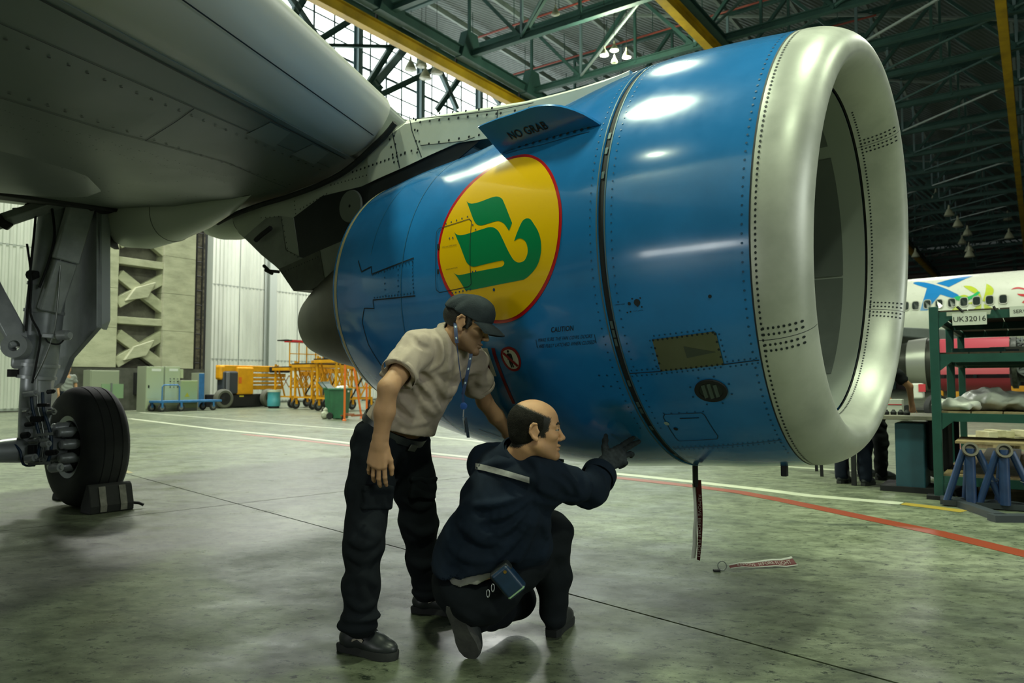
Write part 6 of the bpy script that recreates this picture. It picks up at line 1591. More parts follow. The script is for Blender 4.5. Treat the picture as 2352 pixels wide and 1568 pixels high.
# collar
mb = MB(); rows = []; cu = unit(HK.p(-.03, 0, -.05) - mid(.95))
cl_ = unit(np.cross(cu, fr)); cf = np.cross(cl_, cu)
for (z, r) in ((-.035, .088), (.02, .079), (.045, .080), (.042, .087), (-.01, .098), (-.03, .105)):
    rows.append([mid(.99) + cu * z + cf * (r * 1.05 * math.cos(a)) + cl_ * (r * math.sin(a)) for a in [2 * PI * k / 40 for k in range(40)]])
mb.grid(rows, close=True); mb.build('collar', M_JACK, JK, 60)
# reflective band laid on the jacket back
jm = JK.data; vv = np.empty(len(jm.vertices) * 3); jm.vertices.foreach_get('co', vv); vv = vv.reshape(-1, 3) + np.array(ORG[JK.name])
jb = BVHTree.FromPolygons([Vector(v) for v in vv], [tuple(p.vertices) for p in jm.polygons])
def onjack(px, py, off=.014):
    r_ = ray(px, py).normalized(); h_ = jb.ray_cast(EYE, r_)
    return None if h_[0] is None else h_[0] - r_ * off
rows = []
for k in range(21):
    u_ = k / 20; x = 1092 + (1216 - 1092) * u_; yt = 1063 + (1096 - 1063) * u_ ** 1.15; r = [onjack(x, yt + j * (4.6)) for j in range(4)]
    if all(q is not None for q in r): rows.append(r)
if len(rows) > 2:
    mb = MB(); mb.grid(rows); mb.build('reflective_band', mat('silver_reflective', '#9b9a98', 0.45, 0.2, var=(50, '#8a8988')), JK, 60)
# T-shirt hem showing under the jacket, trousers
u = Fld(); u.el(pel + fr * .004 + sp * .05, (.154, .182, .19), TB, .05); u.cut(A_(1085, 1341, 3.2), (.33, .25, -1.0)); u.fold(folds([(lat, .05, 0), (unit(sp + lat), .06, 1)], .004)); fbuild('t_shirt', u, .006, mat('pale_grey_shirt', '#8f8d89', .85), K)
q = Fld()
q.el(pel - sp * .07, (.155, .178, .105), TB, .05); q.el(pel - sp * .03 - fr * .02, (.145, .175, .09), TB, .05)
q.path([hipR, hipR * .5 + knR * .5, knR], [.115, .105, .088], .05); q.path([knR, knR * .5 + anR * .5, anR + np.array((0, 0, .02))], [.086, .078, .064], .05)
q.path([hipL, hipL * .5 + knL * .5, knL], [.115, .105, .088], .05); q.path([knL, knL * .5 + anL * .5, anL * .92 + knL * .08], [.084, .078, .070], .05)
q.fold(folds([((.3, .2, 1), .12, .3), ((.8, .4, .5), .10, 2.0), ((-.5, .4, .8), .11, 1.1)], .005)); q.cut((0, 0, .004), (0, 0, -1))
KT = fbuild('trousers', q, .0075, M_NAVYT, K, 1)
g0, g1 = np.array(ground(1266, 1464)), np.array(ground(1308, 1418)); g0[2] = g1[2] = .001
shoe('shoe', g0, g0 + unit(g1 - g0) * .29, K, L=.28, laces=False, patch=False)
toe = np.array(ground(1082, 1514)); toe[2] = .012; heel = A_(1040, 1402, 3.22)
d_ = unit(toe - heel); shoe('shoe', heel - d_ * .02, toe, K, up=unit((.42, .9, .1)), L=float(np.linalg.norm(toe - heel)) + .035, laces=False, patch=False, sole_m=M_SOLEG)
# belt pouch: hangs from the belt, a thing of its own
Yp = 3.10; c0 = [A_(1124, 1324, Yp + .015), A_(1155, 1290, Yp), A_(1213, 1348, Yp + .01), A_(1178, 1388, Yp + .02)]
PT = thing('belt_pouch', Vector(sum(c0) / 4), 'small navy zipped pouch with a green zip clipped at the kneeling man\'s hip', 'pouch')
ex = unit(c0[3] - c0[0]); ey = unit(c0[1] - c0[0]); ez = unit(np.cross(ex, ey)); ez = -ez if ez[1] > 0 else ez; ey = np.cross(ez, ex); B = np.stack([ex, ey, ez], 1); c = sum(c0) / 4
f = Fld(); f.bx(c - ez * .022, (.064, .043, .030), B, .014); fbuild('pouch_body', f, .003, mat('navy_leatherette', '#17314d', .42, bump=(200, .2, .001), var=(20, '#142a42')), PT)
f = Fld(); f.bx(c - ez * .03 - ey * .022, (.068, .030, .026), B, .012); f.bx(c - ez * .03 - ex * .05, (.022, .046, .026), B, .012); fbuild('pouch_back', f, .003, M_LEATH, PT)
mb = MB(); mb.tube([c + ex * .052 + ey * a + ez * (.010 - .010 * (abs(a) > .035)) for a in (-.041, -.034, -.01, .015, .034, .041)], .0035, 6); mb.build('green_zip', mat('pale_green_zip', '#8fb08a', .5), PT)
mb = MB(); mb.lathe([(0, .007), (.003, .007), (.003, .004), (.001, .0035), (.001, 0)], c - ex * .045 + ey * .022 + ez * .008, ez, 16); mb.build('press_stud', mat('brass_stud', '#b08a4a', .3, .9), PT)
for (x, y) in ((1132, 1345), (1121, 1358)):
    mb = MB(); p = A_(x, y, Yp - .005); mb.tube([p + np.array((.006 * math.cos(a), 0, .016 * math.sin(a) - .008)) for a in [2 * PI * k / 14 for k in range(14)]], .0018, 6, closed=True); mb.build('zip_pull', M_STEEL, PT)

# ------------------------------------------------------------------ helpers in the background
def bystander(foot, face, label, shirt, trous, skin_m, arms=None, H=1.74, stance=.2, lean=0.0):
    """a standing figure; face: heading of the front; arms: ((elbow R, wrist R), (elbow L, wrist L)) as (forward, right, up)"""
    foot = np.array(foot, float); foot[2] = 0; fw = unit((face[0], face[1], 0)); rt = np.array((fw[1], -fw[0], 0.)); up = np.array((0, 0, 1.)); s = H / 1.74
    L_ = lambda a, r_, z: foot + (fw * (a + lean * max(0, z - .95)) + rt * r_ + up * z) * s
    p = thing('person', Vector(foot), label, 'person')
    hd = Head(L_(.03 + lean * .1, 0, 1.615), fw + up * (-.2 - lean * .6), scale=s)
    ar = arms or (((-.02, .25, 1.15), (.06, .25, .90)), ((-.02, -.25, 1.15), (.06, -.25, .90)))
    b = Fld(); b.rc(L_(0, 0, .95), L_(0, 0, 1.35), .11, .12, .05); b.rc(L_(0, -.16, 1.40), L_(0, .16, 1.40), .05, .05, .05); b.rc(L_(0, 0, 1.40), L_(.01, 0, 1.56), .055, .052, .03); hd.build(b)
    for sg, (e, w) in ((1, ar[0]), (-1, ar[1])):
        S_, E, Wp = L_(0, .19 * sg, 1.39), L_(*e), L_(*w); b.path([S_, E, Wp], [.05, .042, .03], .02); hand(b, Wp, Wp - E, up * .4 - rt * sg, s, (20, 25, 15))
        b.path([L_(0, .09 * sg, .92), L_(.02, stance * .5 * sg, .48), L_(0, stance * .55 * sg, .06)], [.07, .05, .036], .03)
    B_ = fbuild('body', b, .012, skin_m, p, 1, [(hd.bounds()[0], hd.bounds()[1], .006)], lambda P: np.zeros(len(P)))
    h = Fld(); h.el(hd.p(-.016, 0, .028), np.array((.101, .081, .088)) * s, hd.R, .01); h.cut(hd.p(.045, 0, .03), hd.R @ np.array((1, 0, -.3))); h.cut(hd.p(-.05, 0, -.03), hd.R @ np.array((-.2, 0, -1))); fbuild('hair', h, .006, M_HAIR, B_)
    t = Fld(); t.el(L_(0, 0, 1.27), np.array((.13, .18, .20)) * s, np.stack([fw, rt, up], 1), .06); t.el(L_(.01, 0, 1.03), np.array((.135, .175, .18)) * s, np.stack([fw, rt, up], 1), .06); t.rc(L_(0, -.16, 1.39), L_(0, .16, 1.39), .07, .07, .05)
    for sg, (e, w) in ((1, ar[0]), (-1, ar[1])):
        S_, E = L_(0, .19 * sg, 1.39), L_(*e); g = Fld(); g.rc(S_, E, .072, .072, .02); g.cut(S_ + (E - S_) * .72, E - S_); t.grp(g, .03)
    t.fold(folds([((.3, .2, 1), .12, .4), ((.8, .1, .5), .1, 1.2)], .007)); t.cut(L_(0, 0, .88), -up); fbuild('shirt', t, .011, shirt, p)
    q = Fld(); q.el(L_(0, 0, .93), np.array((.12, .165, .13)) * s, np.stack([fw, rt, up], 1), .05)
    for sg in (1, -1): q.path([L_(0, .09 * sg, .90), L_(.02, stance * .5 * sg, .48), L_(0, stance * .55 * sg, .10)], [.105, .085, .075], .05)
    q.fold(folds([((.2, .1, 1), .13, .4), ((.7, .3, .7), .1, 1.2)], .008)); fbuild('trousers', q, .011, trous, p)
    for sg in (1, -1):
        f0 = L_(-.07, stance * .55 * sg, 0.001); shoe('shoe', f0, f0 + fw * .28, p, L=.28, laces=False, patch=False)
    return p
M_BLKS = cloth('black_cotton', '#15181a'); M_GRYS = cloth('grey_cotton', '#7f8280'); M_DEN = cloth('dark_denim', '#131a26')
fA = ground(1960, 1112); bystander(fA, (.75, .66), 'person in dark blue trousers standing behind the inlet at the workbench', M_DEN, M_DEN, M_SKIN1, (((.25, .24, 1.12), (.42, .12, 1.0)), ((.2, -.25, 1.12), (.42, -.12, 1.0))), stance=.26)
fB = ground(2003, 1098); bystander(fB, (.85, .25), 'person in a black T-shirt leaning over the workbench behind the inlet', M_BLKS, M_BLKS, M_SKIN2, (((.30, .26, 1.16), (.46, .20, .93)), ((.28, -.26, 1.14), (.48, -.10, .92))), stance=.28, lean=.35)
fC = ground(155, 975); fC = at(152, 940, 22.0); bystander((fC.x, fC.y, 0), (.7, -.5), 'distant person in a grey T-shirt half hidden behind the main gear', M_GRYS, M_DEN, M_SKIN1)
# ================================================================== equipment along the door wall (left)
M_CAB = mat('pale_green_cabinet', '#a7b193', 0.45); M_CABL = mat('cabinet_side', '#8f9682', 0.5); M_LBL = mat('white_label', '#d8dad0', 0.5)
M_BLUEP = mat('blue_steel_paint', '#2f6fa8', 0.45, var=(6, '#285f90')); M_ORG = mat('orange_paint', '#d8681c', 0.5); M_BIN = mat('green_bin_plastic', '#2f6a48', 0.45, var=(3, '#285c3f')); M_BIND = mat('dark_green_lid', '#274239', 0.5)
M_STANDY = mat('stand_yellow', '#e0a010', 0.45, var=(2, '#c98d0c', 0.35, 0.65)); M_GREYP = mat('mid_grey_paint', '#6b7070', 0.5); M_ANTH = mat('anthracite_cover', '#343a42', 0.42); M_TEAL = mat('teal_drum', '#3f8f98', 0.4)
def hb(name, px0, px1, yt, yb, u0, depth, m, par=None, bevel=0.01, k=1.0):
    """upright box whose front face stands on the plane u = u0 between two pixel columns"""
    v0, v1 = onplane(px0, yb, EU * u0, EU).dot(EV), onplane(px1, yb, EU * u0, EU).dot(EV); zt = onplane(px0, yt, EU * u0, EU).z; zb = max(0.0, onplane(px0, yb, EU * u0, EU).z)
    mb = MB(); mb.box(UV(u0 - depth / 2, (v0 + v1) / 2, (zt + zb) / 2), (depth, v1 - v0, zt - zb), RH)
    return mb.build(name, m, par, 0, bevel=bevel), (v0, v1, zb, zt)
UC = -31.0
def cab(px0, px1, yt, u0, dp, lab, m=M_CAB):
    t = thing('electrical_cabinet', onplane((px0 + px1) / 2, 880 + 1, EU * u0, EU) * Vector((1, 1, 0)) if False else UV(u0 - dp / 2, onplane((px0 + px1) / 2, 930, EU * u0, EU).dot(EV), 0), lab, 'cabinet')
    v0, v1 = onplane(px0, 930, EU * u0, EU).dot(EV), onplane(px1, 930, EU * u0, EU).dot(EV); zt = onplane((px0 + px1) / 2, yt, EU * u0, EU).z
    mb = MB(); mb.box(UV(u0 - dp / 2, (v0 + v1) / 2, zt / 2), (dp, v1 - v0, zt), RH); mb.build('cabinet_body', M_CABL, t, 0, bevel=.01)
    mb = MB(); mb.box(UV(u0 + .012, (v0 + v1) / 2, zt / 2 + .04), (.03, (v1 - v0) * .94, zt - .14), RH); d = mb.build('cabinet_door', m, t, 0, bevel=.008)
    return t, d, v0, v1, zt
t, d, v0, v1, zt = cab(333, 375, 841, UC, .7, 'tall pale green electrical cabinet with a single plain door')
mb = MB(); mb.box(UV(UC + .03, v0 * .45 + v1 * .55, zt * .92), (.01, .42, .11), RH); mb.build('name_plate', M_LBL, d, 0)
mb = MB(); mb.box(UV(UC + .04, v0 + .12, zt * .55), (.03, .05, .12), RH); mb.build('door_lock', M_BLACK, d, 0)
t, d, v0, v1, zt = cab(376, 412, 841, UC, .7, 'tall pale green electrical cabinet covered with small dials and switches')
mb = MB(); mb.box(UV(UC + .03, v0 * .45 + v1 * .55, zt * .92), (.01, .4, .11), RH); mb.build('name_plate', M_LBL, d, 0)
for i in range(4):
    for j in range(4):
        mb = MB(); mb.lathe([(0, .028), (.03, .024), (.03, 0)], UV(UC + .027, v0 + .25 + i * .17, zt * .72 - j * .12), EU, 8); mb.build('dial', M_BLACK if (i + j) % 2 else M_GREYP, d, 0)
t, d, v0, v1, zt = cab(413, 453, 873, UC + .2, .8, 'low pale green transformer box with a yellow warning triangle', mat('olive_green_box', '#93a173', .5))
mb = MB(); c = UV(UC + .235, (v0 + v1) / 2 - .1, zt * .45); mb.add([c + EV * -.12, c + EV * .12, c + Vector((0, 0, .2))], [(0, 1, 2)]); mb.build('warning_triangle', mat('warning_yellow', '#a8a02a', .5), d, 0)
o, _ = hb('wall_box', 412, 421, 848, 868, UC - .2, .4, M_CAB); tag(o, 'small pale green box fixed above the transformer box', 'box')
t, d, v0, v1, zt = cab(455, 468, 856, UC - .4, .6, 'narrow blue locker standing at the end of the cabinets', M_BLUEP)
t, d, v0, v1, zt = cab(205, 272, 850, -31.8, .6, 'pale grey-green cabinet behind the wheel by the pier', M_CABL)
mb = MB(); mb.box(UV(-31.76, v0 + .9, zt * .5), (.03, .9, .6), RH); mb.build('louvre', mat('louvre_green', '#7f9a78', .5), d, 0)
mb = MB(); mb.box(UV(-31.72, v1 - .35, zt * .55), (.05, .06, .5), RH); mb.build('cabinet_handle', M_GREYP, d, 0)
o, _ = hb('wall_opening', 308, 326, 855, 906, -32.93, .1, M_BLACK); tag(o, kind='structure'); o.name = 'door_4'
# castor
def castor(par, p, r, w, m_f, wheel_m=M_RUBBER, h=None, ax=None):
    p = Vector(p); ax = ax or EU
    mb = MB(); mb.lathe([(-w / 2, r * .55), (-w / 2, r * .92), (-w / 4, r), (w / 4, r), (w / 2, r * .92), (w / 2, r * .55)], p + Vector((0, 0, r)), ax, 20, True); wl_ = mb.build('wheel', wheel_m, par, 40)
    mb = MB(); mb.lathe([(-w * .4, 0), (-w * .4, r * .56), (w * .4, r * .56), (w * .4, 0)], p + Vector((0, 0, r)), ax, 16); mb.build('wheel_hub', M_GREYP, wl_, 40)
    if m_f:
        mb = MB(); q = p + Vector((0, 0, r)); s_ = Vector(ax) * (w * .7)
        for sg in (-1, 1): mb.beam(q + s_ * sg, q + s_ * sg * .8 + Vector((0, 0, (h or r * 1.3))), w * .2, r * .5, EV)
        mb.beam(q + Vector((0, 0, (h or r * 1.3))) - s_, q + Vector((0, 0, (h or r * 1.3))) + s_, r * .6, r * .15); mb.build('castor_fork', m_f, par, 0)
# blue platform trolley
TG = ground(366, 946); t = thing('platform_trolley', TG, 'blue platform trolley with a hoop handle in front of the cabinets', 'trolley')
ut, v_a = TG.dot(EU), TG.dot(EV); v_b = onplane(508, 930, EU * ut, EU).dot(EV); zp = .42
mb = MB(); mb.box(UV(ut - .4, (v_a + v_b) / 2, zp), (.9, v_b - v_a, .09), RH); mb.build('deck', M_BLUEP, t, 0, bevel=.01)
mb = MB(); mb.tube([UV(ut, v_a + .1, zp), UV(ut, v_a + .1, 1.05), UV(ut, v_a + .18, 1.13), UV(ut - .02, v_a + .8, 1.13), UV(ut - .02, v_a + .88, 1.05), UV(ut - .02, v_a + .88, zp)], .028, 8); mb.build('handle', M_BLUEP, t)
for (v, u) in ((v_a + .1, ut), (v_a + .95, ut), (v_b - .4, ut), (v_a + .1, ut - .8), (v_b - .4, ut - .8)): castor(t, UV(u, v, 0), .17, .08, M_BLUEP, h=.2)
# boom lift
BY = 36.6; bu = at(548, 935, BY).dot(EU)
def bz(px, py): p = onplane(px, py, EU * bu, EU); return p.dot(EV), p.z
t = thing('boom_lift', UV(bu, bz(570, 900)[0], 0), 'yellow articulated boom lift with a dark counterweight parked by the white doors', 'boom lift')
def bbox(name, px0, px1, yt, yb, du, dp, m, bevel=.04, par=None):
    (a, z1), (b_, z0) = bz(px0, yt), bz(px1, yb); mb = MB(); mb.box(UV(bu + du - dp / 2, (a + b_) / 2, (z0 + z1) / 2), (dp, b_ - a, z1 - z0), RH); return mb.build(name, m, par or t, 0, bevel=bevel)
bbox('chassis', 500, 622, 906, 932, .1, 1.2, M_BLACK)
bbox('turntable_cover', 505, 540, 852, 904, .25, .5, M_ANTH, .08); bbox('cover_rib', 513, 520, 854, 900, .27, .1, mat('pale_cover_rib', '#6d7078', .4), .03)
bbox('tail_cowl', 500, 512, 838, 872, .22, .45, M_STANDY, .1)
bbox('turntable', 540, 577, 843, 905, .2, .6, M_STANDY, .06); bbox('danger_label', 543, 549, 866, 880, .215, .02, M_ORG, 0)
bbox('upper_boom', 502, 660, 838, 855, .1, .35, M_STANDY, .03)
for i, (y0, y1) in enumerate(((857, 866), (868, 874), (877, 882), (885, 894))): bbox('lower_boom_link', 574, 655, y0, y1, .05 - .1 * i, .3, M_STANDY, .02)
bbox('boom_cylinder', 616, 660, 842, 856, .25, .2, M_BLACK, .05); bbox('cylinder_sleeve', 620, 660, 846, 852, .3, .1, M_ORG, .02)
bbox('boom_lettering', 545, 566, 840.5, 842.5, -.09, .01, M_BLACK, 0)
bbox('axle_label', 547, 557, 908, 911, .11, .01, mat('label_yellow', '#c8b83a', .5), 0)
for (px, u_) in ((503, .35), (608, .35), (474, -1.2), (585, -1.2)):
    v = bz(px, 920)[0]; c = UV(bu + u_, v, .46); mb = MB(); mb.lathe([(-.16, .30), (-.17, .40), (-.12, .46), (.12, .46), (.17, .40), (.16, .30)], c, EU, 28, True); w_ = mb.build('wheel', mat('grey_lift_tyre', '#57594f', .8), t, 40)
    mb = MB(); mb.lathe([(-.1, 0), (-.1, .31), (.13, .31), (.10, .15), (.12, .1), (.12, 0)], c, EU, 20); mb.build('wheel_hub', M_BLACK, w_, 40)
# yellow docking stands
def dock(px, Y, lab, h=1.75, ln=2.2, rail=False):
    c = at(px, 940, Y); u0, v0 = c.dot(EU), c.dot(EV); t = thing('docking_stand', UV(u0, v0, 0), lab, 'docking stand')
    z = h; P = lambda du, dv, zz: UV(u0 + du, v0 + dv, zz)
    mb = MB(); mb.box(P(-.6, 0, z), (1.3, ln, .14), RH); mb.build('platform', M_STANDY, t, 0, bevel=.01)
    mb = MB(); mb.box(P(-.6, 0, z + .10), (1.3, ln, .05), RH); mb.build('platform_mat', M_BLACK, t, 0)
    mb = MB(); mb.box(P(.06, ln * .12, z - .22), (.05, ln * .7, .22), RH); mb.build('side_plate', mat('stand_orange', '#d08a10', .45), t, 0)
    for dv in (-ln * .42, ln * .40):
        for du in (0, -1.2):
            mb = MB(); mb.beam(P(du, dv, .5), P(du, dv, z + .25), .08, .08, EU); mb.build('post', M_STANDY, t, 0)
            mb = MB(); mb.beam(P(du + .02, dv + .1, z + .2), P(du + .02, dv + .55, .55), .06, .06, EU); mb.build('raking_strut', M_STANDY, t, 0)
            castor(t, P(du, dv + .05, 0), .23, .1, M_STANDY, h=.35)
        mb = MB(); mb.beam(P(0, dv, .55), P(-1.2, dv, .55), .07, .07); mb.build('cross_beam', M_STANDY, t, 0)
    for zz in (.52, 1.0):
        mb = MB(); mb.beam(P(0, -ln * .45, zz), P(0, ln * .45, zz), .07, .07); mb.build('ledger', M_STANDY, t, 0)
    n = 5
    for i in range(n):
        a, b_ = -ln * .42 + i * ln * .84 / n, -ln * .42 + (i + 1) * ln * .84 / n
        for (z0, z1) in ((1.0, z - .3), (z - .3, 1.0)):
            mb = MB(); mb.beam(P(-.02, a, z0), P(-.02, b_, z1), .03, .03, EU); mb.build('lattice_bar', M_STANDY, t, 0)
            mb = MB(); mb.beam(P(-1.15, a, z0), P(-1.15, b_, z1), .03, .03, EU); mb.build('lattice_bar', M_STANDY, t, 0)
    for dv in (-.2, .3):
        mb = MB(); mb.beam(P(.05, dv, .55), P(.05, dv + .7, 1.5), .05, .05, EU); mb.build('jack_strut', mat('stand_orange', '#d08a10', .45) if dv > 0 else M_BLACK, t, 0)
    if rail:
        for i in range(5):
            dv = -ln * .45 + i * ln * .225; mb = MB(); mb.beam(P(0 if i % 2 else -.05, dv, z), P(0 if i % 2 else -.05, dv, z + 1.35), .045, .045, EU); mb.build('guard_post', M_STANDY, t, 0)
        mb = MB(); mb.beam(P(0, -ln * .45, z + .75), P(0, ln * .45, z + .75), .045, .045); mb.build('guard_rail', M_STANDY, t, 0)
        mb = MB(); mb.box(P(-.3, -.2, z + 1.38), (.7, ln * .62, .1), RH); mb.build('padded_rail', mat('red_padding', '#c9202a', .5), t, 0)
        mb = MB(); mb.box(P(-.3, -ln * .5, z + 1.40), (.7, .35, .06), RH); mb.build('black_pad', M_BLACK, t, 0)
    return t
dock(704, 37.0, 'yellow wheeled docking stand with a tall guard cage and red padded rail', 1.9, 2.3, True)
dock(752, 34.8, 'yellow wheeled docking stand in the middle of the row behind the green bins', 2.0, 2.2)
dock(812, 32.6, 'yellow wheeled docking stand nearest the engine, behind the green bins', 2.15, 2.4)
# drum, bins, sack, orange post
c = at(629, 925, 36.0); u0, v0 = c.dot(EU), c.dot(EV); t = thing('drum', UV(u0, v0, 0), 'teal drum with a pale lid behind the boom lift', 'drum')
mb = MB(); mb.lathe([(0.1, .28), (.1, .3), (.4, .31), (.42, .3), (.75, .3), (.78, .31)], UV(u0, v0, 0), (0, 0, 1), 24); mb.build('drum_body', M_TEAL, t); mb = MB(); mb.lathe([(.78, .32), (.88, .32), (.88, 0)], UV(u0, v0, 0), (0, 0, 1), 24); mb.build('drum_lid', mat('pale_lid', '#b9c4b0', .4), t)
mb = MB(); mb.lathe([(0, .26), (.1, .26)], UV(u0, v0, 0), (0, 0, 1), 16); mb.build('drum_foot', M_BLACK, t)
def wbin(px, y, rot, lab, lid_open):
    b0 = ground(px, y); t = thing('wheelie_bin', b0, lab, 'bin'); R = Matrix.Rotation(rot, 3, 'Z')
    q = lambda x, y_, z: b0 + R @ Vector((x, y_, z))
    mb = MB(); mb.hexa([q(-.2, -.22, .02), q(.22, -.22, .02), q(.22, .22, .02), q(-.2, .22, .02)], [q(-.28, -.29, .98), q(.28, -.29, .98), q(.28, .29, .98), q(-.28, .29, .98)]); mb.build('bin_body', M_BIN, t, 0, bevel=.02)
    mb = MB(); mb.box(q(0, 0, 1.0), (.62, .64, .07), R); mb.build('bin_rim', M_BIN, t, 0, bevel=.01)
    mb = MB(); mb.box(q(.30, 0, .93), (.02, .12, .06), R); mb.build('bin_label', M_LBL, t, 0)
    for s_ in (-1, 1):
        mb = MB(); mb.lathe([(-.03, 0), (-.03, .11), (.03, .11), (.03, 0)], q(-.24, .27 * s_, .11), R @ Vector((0, 1, 0)), 18); mb.build('wheel', M_RUBBER, t, 40)
    mb = MB()
    if lid_open: mb.slab([[q(-.3, -.3, 1.02), q(-.3, .3, 1.02)], [q(-.46, -.28, 1.18), q(-.46, .28, 1.18)], [q(-.52, -.25, 1.26), q(-.52, .25, 1.26)]], R @ Vector((-.03, 0, -.01)))
    else: mb.slab([[q(-.32, -.33, 1.05), q(-.32, .33, 1.05)], [q(.33, -.33, 1.06), q(.33, .33, 1.06)]], (0, 0, .03))
    mb.build('bin_lid', M_BIND, t, 0); return t, q
t, q = wbin(780, 962, -.15, 'green wheeled rubbish bin with its lid thrown open and pale bags inside', True)
f = Fld(); f.el(np.array(q(.05, 0, 1.03)), (.2, .2, .09)); f.el(np.array(q(.15, .1, 1.06)), (.1, .12, .08)); f.fold(folds([((1, .3, .4), .12, 0), ((.2, 1, .3), .1, 1)], .012)); o = fbuild('rubbish_bag', f, .02, mat('pale_plastic_bag', '#b9beb2', .4), None); tag(o, 'pale plastic bags bulging out of the open green bin', 'bag')
wbin(764, 948, -.15, 'second green wheeled bin, partly hidden behind the open one', True)
f = Fld(); b0 = np.array(ground(746, 962)); f.el(b0 + (0, 0, .14), (.13, .12, .15)); f.el(b0 + (.02, 0, .3), (.07, .07, .08)); f.cut(b0, (0, 0, -1)); f.fold(folds([((1, .3, .4), .1, 0), ((.2, 1, .6), .08, 1)], .01)); o = fbuild('white_sack', f, .015, mat('white_sack_plastic', '#b4b5a4', .6), None); tag(o, 'small tied white sack on the floor beside the green bin', 'sack')
for (p0, p1, lab) in (((791, 966), (793, 820), 'thin orange upright post standing in front of the green bin'), ((831, 925), (813, 845), 'thin orange post leaning beside the engine tail'), ((843, 910), (842, 880), 'short orange post just behind the leaning man')):
    b0 = ground(*p0) if p0[1] > 930 else at(p0[0], p0[1], 25.5); Yb = b0.y; tp = at(p1[0], p1[1], Yb); 
    t = thing('marker_post', Vector((b0.x, b0.y, 0)), lab, 'post'); mb = MB(); mb.tube([Vector((b0.x, b0.y, 0)), tp], .035, 10); mb.build('tube', M_ORG, t); mb = MB(); mb.lathe([(0, .07), (.03, .065), (.05, .04), (.05, 0)], Vector((b0.x, b0.y, 0)), (0, 0, 1), 16); mb.build('foot', M_ORG, t)
b0 = ground(815, 964); t = thing('low_dolly', b0, 'low rusty orange dolly on small castors beside the green bin', 'dolly')
for dy in (0, .5):
    mb = MB(); mb.beam(b0 + EV * -.6 + EU * dy + Vector((0, 0, .16)), b0 + EV * .7 + EU * dy + Vector((0, 0, .16)), .05, .035); mb.build('dolly_rail', mat('rusty_orange', '#8a4a22', .7), t, 0)
for dv in (-.5, .6):
    mb = MB(); mb.beam(b0 + EV * dv + Vector((0, 0, .22)), b0 + EV * dv + EU * .5 + Vector((0, 0, .22)), .05, .03); mb.build('dolly_cross', mat('rusty_orange', '#8a4a22', .7), t, 0); castor(t, b0 + EV * dv, .07, .05, None)
mb = MB(); mb.box(ground(803, 962) + EU * -.3 + Vector((0, 0, .45)), (.12, .05, .9), RH); o = mb.build('white_board', M_LBL, None, 0); tag(o, 'narrow white board standing behind the orange post', 'board')

# ================================================================== right side: second airliner, rack, stands, bench
M_WHT = mat('white_fuselage', '#d5d9c8', 0.3, rvar=.05); M_DKGLASS = mat('dark_window_glass', '#2b3330', 0.08)
A2 = at(2200, 900, 33.0); A2.z = 4.05
A2T = thing('airliner', Vector((A2.x, A2.y, 0)), 'white airliner with a blue and yellow-green emblem, parked behind the green rack', 'airliner')
R2 = 1.95
def sk2(s, ph, off=0): return A2 + EA * s + (EN * math.cos(ph) + Vector((0, 0, 1)) * math.sin(ph)) * (R2 + off)
mb = MB(); mb.grid([[sk2(s, 2 * PI * k / 64) for k in range(64)] for s in (-13, -8, -3, 2, 7, 14)], close=True); F2_ = mb.build('fuselage', M_WHT, A2T, 60)
pm2 = MB(); pm2.grid([[sk2(s, 2 * PI * k / 128) for k in range(128)] for s in (-13, 14)], close=True); BV2 = BVHTree.FromPolygons([Vector(p) for p in pm2.v], pm2.f)
def sp2(px, py):
    h_ = BV2.ray_cast(EYE, ray(px, py).normalized())[0]
    if h_ is None: h_ = BV2.ray_cast(EYE, ray(px, py + 6).normalized())[0]
    q = h_ - A2; return q.dot(EA), math.atan2(q.z, q.dot(EN))
def dec2(name, pts, m, off, n=4):
    v, f = fill2d([sp2(*p) for p in spline(pts, n)], .12); mb = MB(); mb.add([sk2(p.x, p.y, off) for p in v], [tuple(x) for x in f]); return mb.build(name, m, F2_, 0)
def Z7(x, y, *c): return (2040 + x / 7.128, 600 + y / 7.128) + c
M_B2, M_Y2, M_G2, M_R2 = mat('livery_blue', '#1d7fc0', .3), mat('livery_lime', '#b9c832', .3), mat('livery_green', '#2fae62', .3), mat('livery_red', '#c7323a', .3)
dec2('emblem_bird', [Z7(405, 360, 1), Z7(440, 342), Z7(520, 341), Z7(640, 357), Z7(780, 392), Z7(930, 445), Z7(1060, 505), Z7(1150, 555), Z7(1120, 600), Z7(1060, 605), Z7(850, 542, 1), Z7(700, 720, 1), Z7(640, 805, 1), Z7(522, 805, 1), Z7(560, 680), Z7(632, 440, 1), Z7(540, 412), Z7(440, 378)], M_B2, .012)
dec2('emblem_wing', [Z7(785, 362, 1), Z7(1000, 300), Z7(1180, 264), Z7(1390, 240, 1), Z7(1250, 295), Z7(990, 424, 1)], M_B2, .012)
for pts in ([(1225, 405, 1), (1330, 405), (1420, 440), (1490, 510), (1520, 580), (1525, 650, 1), (1480, 560), (1380, 510), (1300, 460)], [(1605, 370, 1), (1680, 410), (1725, 470), (1710, 540), (1650, 600), (1545, 645, 1), (1590, 500)], [(1540, 650, 1), (1640, 610), (1700, 640), (1620, 665)], [(1300, 690, 1), (1380, 665), (1500, 660), (1400, 700)], [(1030, 815, 1), (1080, 760), (1150, 735), (1180, 790), (1150, 825)], [(1395, 795, 1), (1450, 740), (1520, 700), (1510, 790)], [(1565, 700, 1), (1640, 730), (1715, 790), (1590, 800)], [(1170, 570, 1), (1240, 550), (1310, 575), (1240, 590)]): dec2('emblem_petal', [Z7(*p) for p in pts], M_Y2, .016, 3)
